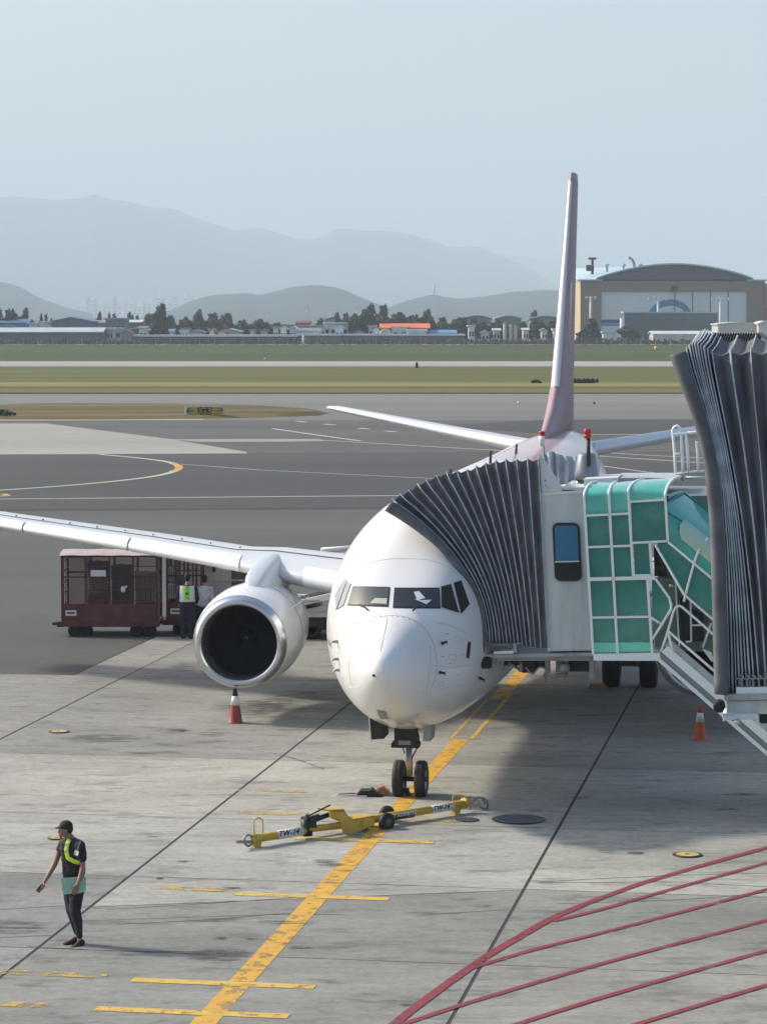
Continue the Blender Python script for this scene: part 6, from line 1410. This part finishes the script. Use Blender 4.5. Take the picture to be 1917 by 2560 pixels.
for i, u in enumerate(HU):
    w_ = hr.uniform(9, 17); wc = hr.choice(((.58, .58, .56), (.45, .47, .47), (.52, .47, .40), (.62, .63, .64), (.33, .36, .38))); rc = hr.choice(((.20, .22, .24), (.42, .44, .45), (.26, .15, .12), (.14, .22, .32), (.50, .51, .50)))
    building(u, u + w_, hr.uniform(704, 716), gb + 33 + hr.uniform(0, 8), '%s small house from the left in the low row before the trees' % ORD0[i], wc, rc, hr.choice(('flat', 'gable', 'gable', 'ridge')), 7, 4, wins=2)
# cream gable disc of the orange shed
Yo = gb + 40 + (19 % 3) * 3 - .4
mb = MB(); c = atd(832, 711, Yo); mb.lathe([(.02, 0), (2.0, 0), (2.0, .3)], (c.x, Yo - .3, 2.3), (0, 1, 0), 20); o = mb.build('storage_tank', bm((.62, .55, .40))); tag(o, 'round cream tank end at the left end of the orange-roofed shed', 'tank')
mb = MB(); P = [Vector((atd(u, 690, gb + 110).x, gb + 110, atd(828, v, gb + 110).z)) for u, v in ((862, 700), (868, 690), (878, 684), (898, 683), (906, 692), (915, 700))]; mb.prism(P, (0, 15, 0)); o = mb.build('building', bm((.11, .055, .06))); tag(o, 'dark red arched roof behind the orange one', 'building', FB)
# pylons and poles
for u, v0, label in ((663, 655, 'thin dark pole left of the tall tree clump'), (580, 668, 'distant utility mast, leftmost on the right side of the low hill'), (715, 660, 'dark slim pylon in front of the low hill'), (771, 655, 'thick dark chimney pole beside the dark tree clump'), (1102, 692, 'short pale chimney left of the tail fin')):
    Y = gb + 160; a = atd(u, 700, Y).x; zt = atd(828, v0, Y).z; e = empty('utility_pole', (a, Y, 0), label, 'pole')
    mb = MB(); mb.tube([(a, Y, 0), (a, Y, zt)], [.2, .12], 7); mb.build('mast', M['steel'], e); mb = MB(); mb.bx((a - .8, Y - .08, zt * .88), (a + .8, Y + .08, zt * .88 + .14)); mb.build('cross_arm', M['steel'], e)
for i, u in enumerate((1090, 1103, 1113)):
    Y = gb + 30; a = atd(u, 700, Y).x; zt = atd(828, 696 + i * 3, Y).z; e = empty('chimney', (a, Y, 0), ['leftmost', 'middle', 'rightmost'][i] + ' of three pale stubby silos left of the tail fin', 'silo', 'pale silos left of the tail fin')
    mb = MB(); mb.lathe([(.5, 0), (.5, zt * .95)], (a, Y, 0), (0, 0, 1), 12); mb.build('shaft', bm((.40, .40, .36)), e); mb = MB(); mb.lathe([(.55, zt * .95), (.2, zt)], (a, Y, 0), (0, 0, 1), 12); mb.build('cap', bm((.3, .3, .3)), e)
# trees
kinds = [('round', 0, 'dark green bushy tree'), ('round', 1, 'mid green leafy tree'), ('round', 2, 'brownish autumn tree'), ('cone', 3, 'dark pointed conifer')]
TR_ = [(6, 672, 0, 26), (30, 668, 0, 30), (54, 673, 0, 20), (93, 682, 0, 14), (112, 687, 0, 12), (214, 681, 0, 14), (240, 680, 0, 14), (252, 684, 0, 14), (278, 681, 0, 14), (290, 684, 0, 14), (316, 690, 0, 26), (345, 666, 0, 34), (332, 682, 1, 40), (345, 690, 1, 44), (362, 688, 1, 36), (380, 692, 2, 34), (405, 685, 2, 36), (428, 676, 0, 20), (440, 680, 2, 44), (465, 685, 0, 40), (485, 684, 2, 40), (505, 694, 0, 40), (530, 698, 0, 36), (556, 695, 0, 34), (583, 699, 0, 34), (612, 706, 1, 30),
       (690, 693, 0, 20), (735, 680, 2, 26), (770, 678, 0, 40), (790, 672, 0, 36), (812, 663, 0, 36), (830, 676, 2, 40), (855, 682, 2, 40), (790, 700, 2, 36), (812, 703, 2, 40), (838, 706, 0, 30), (878, 684, 0, 24), (902, 680, 0, 26), (920, 676, 0, 24), (940, 688, 1, 34), (958, 690, 1, 34), (985, 692, 1, 36), (1010, 690, 0, 30), (905, 692, 1, 40), (1030, 700, 1, 32), (1052, 698, 0, 34), (1080, 692, 1, 36), (1000, 706, 0, 30), (1140, 698, 1, 40), (1160, 690, 1, 34), (1151, 678, 0, 20), (1178, 696, 0, 36), (1195, 694, 1, 36), (1075, 702, 0, 30), (962, 706, 0, 30), (1200, 702, 0, 40), (1124, 706, 0, 30)]
rng = ('the left end of the field', 'the blue warehouses', 'the central white houses', 'the orange-roofed shed', 'the tail fin')
tr = random.Random(5)
ORD = ['first', 'second', 'third', 'fourth', 'fifth', 'sixth', 'seventh', 'eighth', 'ninth', 'tenth', 'eleventh', 'twelfth'] + [('%d' % q) + ({1: 'st', 2: 'nd', 3: 'rd'}.get(q % 10, 'th') if q > 20 else 'th') for q in range(13, 60)]
def nearf(u): return rng[0] if u < 90 else rng[1] if u < 380 else rng[2] if u < 760 else rng[3] if u < 1040 else rng[4]
for i, (u, vt, k, w) in enumerate(TR_):
    Y = gb + (48 if w > 24 else 100) + tr.uniform(0, 26); zt = atd(828, vt, Y).z; X = atd(u, 700, Y).x; sh, mi, lab = kinds[k]
    cnt = None
    near = rng[0] if u < 90 else rng[1] if u < 380 else rng[2] if u < 760 else rng[3] if u < 1040 else rng[4]
    key = (lab, near); pool = sorted(q[0] for q in TR_ if kinds[q[2]][2] == lab and nearf(q[0]) == near); n_ = pool.index(u)
    tree(sh, mi, X, Y, max(zt, 3) * 1.12, w * KD * Y / 7070, i, ('%s %s from the left near %s' % (ORD[n_], lab, near)) if len(pool) > 1 else '%s beyond the airfield near %s' % (lab, near), '%ss near %s' % (lab, near))
# dark scrub along the perimeter
mb = MB(); r = random.Random(9)
for i in range(5200):
    u = r.uniform(-60, 1640); Y = gb + r.uniform(6, 22); h = r.uniform(.2, 1.9 if 560 < (u % 700) else 1.4); p = Vector((atd(u, 700, Y).x, Y, r.uniform(0, h))); s = r.uniform(.25, .6); a = r.uniform(0, 3.14)
    mb.add([p + Vector((s * cos(a), s * sin(a), 0)), p + Vector((0, 0, s)), p - Vector((s * cos(a), s * sin(a), 0)), p - Vector((0, 0, s * .6))], [(0, 1, 2, 3)])
o = mb.build('undergrowth', mat('scrub', (.045, .05, .032), .9, var=.5, scale=.2), fix=False); o['kind'] = 'stuff'
# perimeter fence
e = empty('perimeter_fence', (0, gb + 4, 0), 'low dark perimeter fence along the far edge of the airfield', 'fence')
mb = MB()
for z in (.5, 1.1, 1.7): mb.bx((-110, gb + 4, z), (110, gb + 4.05, z + .06))
mb.build('wires', M['steel'], e)
for i in range(56):
    mb = MB(); mb.bx((-110 + i * 4 - .06, gb + 3.95, 0), (-110 + i * 4 + .06, gb + 4.1, 1.9)); mb.build('fence_post', M['steel'], e)
# ---- hangar
z7 = lambda x, y: ((1400 + x / 3.203) / KD, (620 + y / 3.203) / KD)
YH = gb + 130
def hp(x, y, dy=0.0):
    q = atd(*z7(x, y), YH); return Vector((q.x, YH + dy, q.z))
HG = empty('hangar', (hp(900, 700).x, YH, 0), 'huge grey-brown aircraft hangar with an arched pale blue roof and tall white doors', 'hangar')
HW = mat('hangar_wall', (.27, .19, .15), .7, var=.08, scale=.1, stretch=(1, 1, .3)); HD = mat('hangar_grey', (.095, .095, .105), .7, var=.08, scale=.1)
HS = mat('hangar_side_sunlit', (.50, .37, .23), .7, var=.08, scale=.2); HRF = mat('hangar_roof', (.42, .54, .60), .45, var=.06, scale=.1); HDO = mat('hangar_door', (.72, .74, .74), .5, var=.06, scale=.15, stretch=(1, 1, .2))
def zc(v): return v
P = [hp(165, 262), hp(320, 262), hp(1650, 262)]
x0 = hp(165, 262).x; x1 = hp(1640, 262).x; zr = hp(165, 262).z; xd0 = hp(330, 345).x; xd1 = hp(1495, 345).x; zd = hp(330, 345).z
mb = MB(); DP = 43
mb.bx((x0, YH, 0), (xd0, YH + DP, zr)); mb.bx((xd1, YH, 0), (x1, YH + DP, zr)); mb.bx((xd0, YH, zd), (xd1, YH + DP, zr - .0)); w = mb.build('wall', HW, HG)
mb = MB(); mb.bx((x0 - .08, YH + .1, 0), (x0 - .01, YH + DP - .1, zr - .3)); mb.build('sunlit_side_sheet', HS, w)  # gold sheet over the left wall, warm sunlight put into its colour
arcp = []
for k in range(25):
    t = k / 24; x = 285 + (1545 - 285) * t
    arcp.append(hp(x, 250 - (250 - 132) * (sin(pi * t) ** .85)))
mb = MB(); mb.prism(arcp, (0, DP, 0)); mb.build('gable', HD, w)
mb = MB(); top = [p + Vector((0, -.8, .0)) for p in arcp]; mb.prism(top + [p + Vector((0, 0, .5)) for p in reversed(top)], (0, DP + 1, 0))
mb.bx((x0 - 1.0, YH - .5, zr + .02), (arcp[1].x, YH + 3, zr + .5)); mb.bx((arcp[-1].x - 2, YH - .5, zr + .02), (x1 + .6, YH + DP, zr + .45))
# the barrel roof seen end-on continues back: its left flank
mb.build('roof', HRF, HG)
mb = MB(); P = [arcp[0] + Vector((-9.5, 0, .5 - (0))), arcp[0] + Vector((0, 0, .5)), arcp[8] + Vector((0, 0, .55)), arcp[12] + Vector((0, 0, .6))]
hq2 = lambda x, y, dy: (lambda q: Vector((q.x, YH + dy, q.z)))(atd(*z7(x, y), YH + dy))
mb.rings([[hq2(60, 243, 60), hq2(85, 243, 43), hq2(165, 252, -.8), hq2(285, 250, -.8), hq2(420, 215, .2)], [hq2(50, 200, 62), hq2(92, 198, 50), hq2(250, 195, 30), hq2(350, 192, 20), hq2(500, 178, 6)], [hq2(40, 166, 66), hq2(100, 163, 60), hq2(330, 152, 50), hq2(480, 150, 40), hq2(640, 142, 20)]], False, (False, False), True); mb.build('roof_flank', HRF, HG)
mb = MB(); mb.bx((xd0, YH + .6, 0), (xd1, YH + .9, zd)); d = mb.build('hangar_doors', HDO, w)
for x in (1063, 1205, 1348, 920):
    q = hp(x, 345).x; mb = MB(); mb.bx((q - .12, YH + .45, 0), (q + .12, YH + .595, zd)); mb.build('door_gap', M['dark'], d)
mb = MB()
xc = hp(882, 560); R0_, R1_ = (1055 - 700) / 2 / 3.203 / 7070 * YH, (1055 - 700) / 2 / 3.203 / 7070 * YH * .74
A_ = [Vector((xc.x + R0_ * cos(t), YH + .56, xc.z + R0_ * .85 * sin(t))) for t in [pi * k / 24 for k in range(25)]]; B2 = [Vector((xc.x + R1_ * cos(t), YH + .56, xc.z + R1_ * .75 * sin(t))) for t in [pi * k / 24 for k in range(25)]]
mb.rings([A_, B2], False, (False, False), False); mb.build('arch_emblem', mat('emblem_blue', (.05, .22, .36), .5), d)
for y0_, y1_, c_ in ((572, 597, (.015, .05, .17)), (597, 622, (.10, .28, .48))):
    mb = MB(); a, b = hp(330, y1_), hp(480, y0_); mb.bx((a.x, YH + .5, a.z), (b.x, YH + .58, b.z)); mb.build('door_stripe', mat('stripe_blue', c_, .5), d)
mb = MB(); a, b = hp(888, 345), hp(935, 300); mb.bx((a.x, YH - .6, a.z), (b.x, YH, b.z)); mb.build('floodlight', M['dark'], HG)
for x in (415, 550, 690, 822):
    p = hp(x, 140, 20); mb = MB(); zz = p.z - .5; mb.lathe([(.35, -1.5), (.35, .6), (.75, .65), (.7, 1.3), (.3, 1.5)], (p.x, YH + 20, zz), (0, 0, 1), 12); mb.build('roof_ventilator', bm((.35, .5, .6)), HG)
p = hp(295, 150, 20); mb = MB(); mb.tube([(p.x, YH + 20, p.z - 2), (p.x, YH + 20, p.z + 3.1)], .45, 10); mb.bx((p.x - 1.3, YH + 19.6, p.z + 2.7), (p.x + 1.3, YH + 20.4, p.z + 3.4)); mb.bx((p.x - 2, YH + 19.5, p.z - 1), (p.x + .5, YH + 20.5, p.z + 1)); mb.build('exhaust_stack', M['dark'], HG)
p = hp(640, 130, 20); mb = MB(); mb.tube(smooth_path([Vector((p.x, YH + 20, p.z - 1)), Vector((p.x - .3, YH + 20, p.z + 1)), Vector((p.x - 1.2, YH + 20, p.z + 2.2)), Vector((p.x - 2, YH + 20, p.z + 2.5))], 4), .45, 8); mb.build('exhaust_stack', M['steel'], HG)
a, b = hp(1605, 272), hp(1700, 580); mb = MB(); mb.bx((x1 + .01, YH - 1, 0), (x1 + 14, YH + 30, zr - .8)); mb.build('annex', HW, HG)
mb = MB(); mb.bx((hp(1640, 480).x, YH - 1.4, hp(1640, 572).z), (hp(1640, 480).x + 1.5, YH - 1.02, hp(1640, 480).z)); mb.build('annex_panel', mat('annex_red', (.35, .05, .05), .5), HG)
# blast wall
YQ = gb + 70
def hq(x, y, Y): q = atd(*z7(x, y), Y); return q
a, b = hq(515, 520, YQ), hq(1258, 700, YQ); e = empty('blast_wall', ((a.x + b.x) / 2, YQ, 0), 'long blue-grey windowless building standing in front of the hangar doors', 'building', FB)
mb = MB(); mb.bx((a.x, YQ, 0), (b.x, YQ + 10, a.z)); w = mb.build('wall', mat('blue_grey_cladding', (.105, .125, .145), .6, var=.08, scale=.2, stretch=(3, 1, .1)), e)
mb = MB(); mb.bx((a.x - .3, YQ - .3, a.z + .003), (b.x + .3, YQ + 10.3, a.z + .45)); mb.build('coping', bm((.4, .45, .48)), e)
mb = MB()
for i in range(30): x = a.x + (b.x - a.x) * i / 29; mb.bx((x - .06, YQ - .08, 0), (x + .06, YQ - .001, a.z - .1))
mb.build('cladding_ribs', bm((.12, .14, .16)), w)
building(*(z7(745, 0)[0], z7(1225, 0)[0]), z7(0, 670)[1], gb + 34, 'low white-roofed shed in front of the blue-grey building', (.42, .43, .41), (.55, .56, .55), 'ridge', 12, 6)
building(*(z7(1265, 0)[0], z7(1590, 0)[0]), z7(0, 600)[1], gb + 50, 'white rounded roof hall right of the blue-grey building', (.55, .54, .50), (.6, .59, .56), 'arch', 16, 4)
building(*(z7(1590, 0)[0], z7(1720, 0)[0]), z7(0, 590)[1], gb + 44, 'pale rounded vehicle shed at the right edge before the hangar', (.5, .5, .47), (.55, .55, .52), 'arch', 12, 6)
building(*(z7(345, 0)[0], z7(440, 0)[0]), z7(0, 680)[1], gb + 30, 'small white van-like shed at the foot of the hangar doors', (.5, .52, .52), (.35, .4, .42), 'flat', 4)
tree('cone', 3, hq(248, 700, gb + 60).x, gb + 60, hq(248, 585, gb + 60).z * 1.05, 7.5, 1, 'broad dark conifer in front of the hangar\'s left wall', None)
tree('round', 0, hq(215, 700, gb + 60).x, gb + 62, hq(248, 660, gb + 60).z * 1.05, 6.5, 1, 'low dark bush tree at the hangar\'s left corner', None)
tree('round', 1, hq(535, 700, gb + 45).x, gb + 45, hq(248, 620, gb + 60).z * 1.05, 6, 1, 'olive bush at the left end of the blue-grey building', None)
for x, yt, label in ((245, 388, 'white floodlight mast in front of the hangar\'s left wall'), (785, 400, 'white floodlight mast above the blue-grey building'), (1285, 402, 'white floodlight mast right of the blue-grey building'), (497, 560, 'short thick white post at the left end of the blue-grey building')):
    Y = gb + 100 if x != 497 else gb + 60; p = hq(x, yt, Y); e = empty('light_mast', (p.x, Y, 0), label, 'mast'); mb = MB(); mb.tube([(p.x, Y, 0), (p.x, Y, p.z)], .38 if x != 497 else .7, 8); mb.build('pole', bm((.65, .66, .64)), e)
    if x != 497:
        mb = MB(); wd = 1.4 if x == 245 else 2.6
        for k in range(4 if x != 245 else 2): mb.box((p.x - wd + wd * 2 * k / (3 if x != 245 else 1), Y, p.z - .2), (.7, .5, .9))
        mb.bx((p.x - wd, Y - .1, p.z - .35), (p.x + wd, Y + .1, p.z - .1)); mb.build('lamp_head', bm((.65, .66, .64)), e)
# ---- hills
FOR = mat('forest_slope', (.026, .046, .048), .95, var=.4, scale=.004, dirt=(.04, .055, .05), dirt_amt=.6, dscale=.002)
def hills(name, prof, Y, depth, seed, near=.35, extra=0):
    """terrain: the photographed ridge line at distance Y, slopes falling to the plain in front and behind"""
    r = random.Random(seed); path = smooth_path([Vector((u, v, 0)) for u, v in prof], 6); rows = []
    from mathutils import noise
    ts = [0, .08, .18, .3, .45, .6, .75, .88, 1.0, 1.15, 1.4, 1.8]
    for t in ts:
        row = []
        for p in path:
            q = atd(p.x, p.y, Y); zr_ = max(q.z, 2); yy = Y + (t - 1) * depth
            h = zr_ * (t ** 1.15 if t <= 1 else max(0, 1 - (t - 1) / .8))
            if 0 < t < 1: h *= 1 + .22 * noise.noise(Vector((q.x / depth * 5, t * 2.5, seed))) * sin(pi * t)
            if t == 1: h += zr_ * .012 * noise.noise(Vector((q.x / depth * 40, 3.3, seed)))
            row.append(Vector((q.x * (yy / Y), yy, max(h, -1) if t > 0 else -2)))
        rows.append(row)
    mb = MB(); mb.rings(rows, False, (False, False), True); o = mb.build(name, FOR); o['kind'] = 'structure'; return o
hills('mountain', [(-3200, 660), (-2600, 600), (-2000, 560), (-1500, 520), (-1000, 500), (-500, 470), (-250, 440), (-100, 428), (0, 427), (50, 424), (100, 429), (180, 428), (193, 423), (205, 421), (220, 424), (235, 428), (290, 437), (330, 447), (380, 453), (420, 468), (470, 485), (510, 495), (560, 492), (600, 503), (650, 517), (690, 512), (715, 500), (730, 493), (750, 494), (790, 498), (830, 497), (880, 505), (930, 520), (980, 533), (1030, 532), (1060, 545), (1100, 560), (1150, 583), (1190, 610), (1240, 640), (1290, 662), (1350, 674)], 11500, 3500, 1)
hills('mountain', [(960, 640), (1020, 575), (1050, 556), (1080, 546), (1130, 556), (1200, 563), (1300, 580), (1420, 610), (1600, 640), (1900, 625), (2500, 600), (3200, 620), (4200, 660)], 15000, 1300, 2)
hills('hill', [(340, 676), (370, 668), (400, 655), (440, 641), (470, 636), (500, 634), (540, 633), (560, 636), (600, 628), (625, 620), (650, 617), (700, 616), (740, 625), (780, 642), (820, 657), (835, 663), (860, 655), (900, 643), (937, 636), (960, 641), (1000, 644), (1040, 640), (1100, 631), (1150, 627), (1200, 626), (1260, 632), (1320, 648), (1400, 660), (1600, 640), (2000, 630), (2600, 650), (3200, 672)], 3800, 900, 3)
hills('hill', [(-2400, 668), (-1800, 640), (-1300, 655), (-800, 630), (-300, 612), (-100, 604), (-20, 604), (0, 608), (40, 618), (80, 640), (120, 655), (160, 668), (200, 676)], 4600, 900, 4)
# tower on the hill
p = atd(937, 640, 3850); e = empty('transmission_tower', (p.x, 3850, p.z - 6), 'slender white tower on top of the low wooded hill', 'tower'); mb = MB(); mb.lathe([(1.8, -4), (1.4, 10), (1.6, 13.5), (1.0, 15)], (p.x, 3850, p.z), (0, 0, 1), 12); mb.build('shaft', bm((.7, .7, .7)), e)
# distant apartment blocks in the haze
ap = random.Random(4); APM = [mat('apartment_paint', (.9, .86, .77), .7, var=.06, scale=.05), mat('apartment_paint', (.62, .65, .66), .7, var=.06, scale=.05)]
uu = 112; k = 0; AG = 'distant apartment blocks between the hills'
spots = []
while uu < 440:
    w = ap.uniform(5, 10); hh = {0: 656, 1: 648, 2: 640}[ap.randint(0, 2)] + ap.uniform(-3, 6); hh += 8 if uu < 180 else 0; hh = hh - 6 if 330 < uu < 420 else hh
    spots.append((uu, w, hh)); uu += w + ap.uniform(0, 5)
for u, w, v in spots + [(752, 4, 634), (760, 4, 632), (768, 3, 636), (845, 5, 648), (860, 4, 652)]:
    Y = 5600 + ap.uniform(-250, 250); a, b = atd(u, v, Y), atd(u + w, v, Y); zb_ = 0
    e = empty('apartment_block', ((a.x + b.x) / 2, Y, 0), '%s pale high-rise apartment block from the left, fading in the haze' % ORD[k], 'building', AG); m_ = APM[k % 2]; k += 1
    mb = MB(); mb.bx((a.x, Y, 0), (b.x, Y + 14, a.z)); mb.build('wall', m_, e); mb = MB(); mb.bx((a.x + (b.x - a.x) * .35, Y + 3, a.z + .01), (a.x + (b.x - a.x) * .65, Y + 9, a.z + 3.5)); mb.build('lift_house', m_, e)
    mb = MB()
    for f_ in range(1, int(a.z / 6)): mb.bx((a.x + 1, Y - .3, f_ * 6), (b.x - 1, Y - .02, f_ * 6 + 1.6))
    mb.build('window_bands', bm((.2, .22, .24)), e)
# ---- haze
hz_ = MB(); hz_.bx((-5200, -60, -3), (5200, 17500, 720)); o = hz_.build('haze', [], None); o['kind'] = 'stuff'
o.data.materials.clear()
hm = bpy.data.materials.new('haze_air'); hm.use_nodes = True; nt = hm.node_tree; nt.nodes.clear()
out = nt.nodes.new('ShaderNodeOutputMaterial'); pv = nt.nodes.new('ShaderNodeVolumePrincipled'); pv.inputs['Color'].default_value = (.74, .88, .99, 1); pv.inputs['Density'].default_value = HAZE_D; pv.inputs['Anisotropy'].default_value = .0
nt.links.new(pv.outputs[0], out.inputs['Volume']); o.data.materials.append(hm)
bpy.context.view_layer.update()
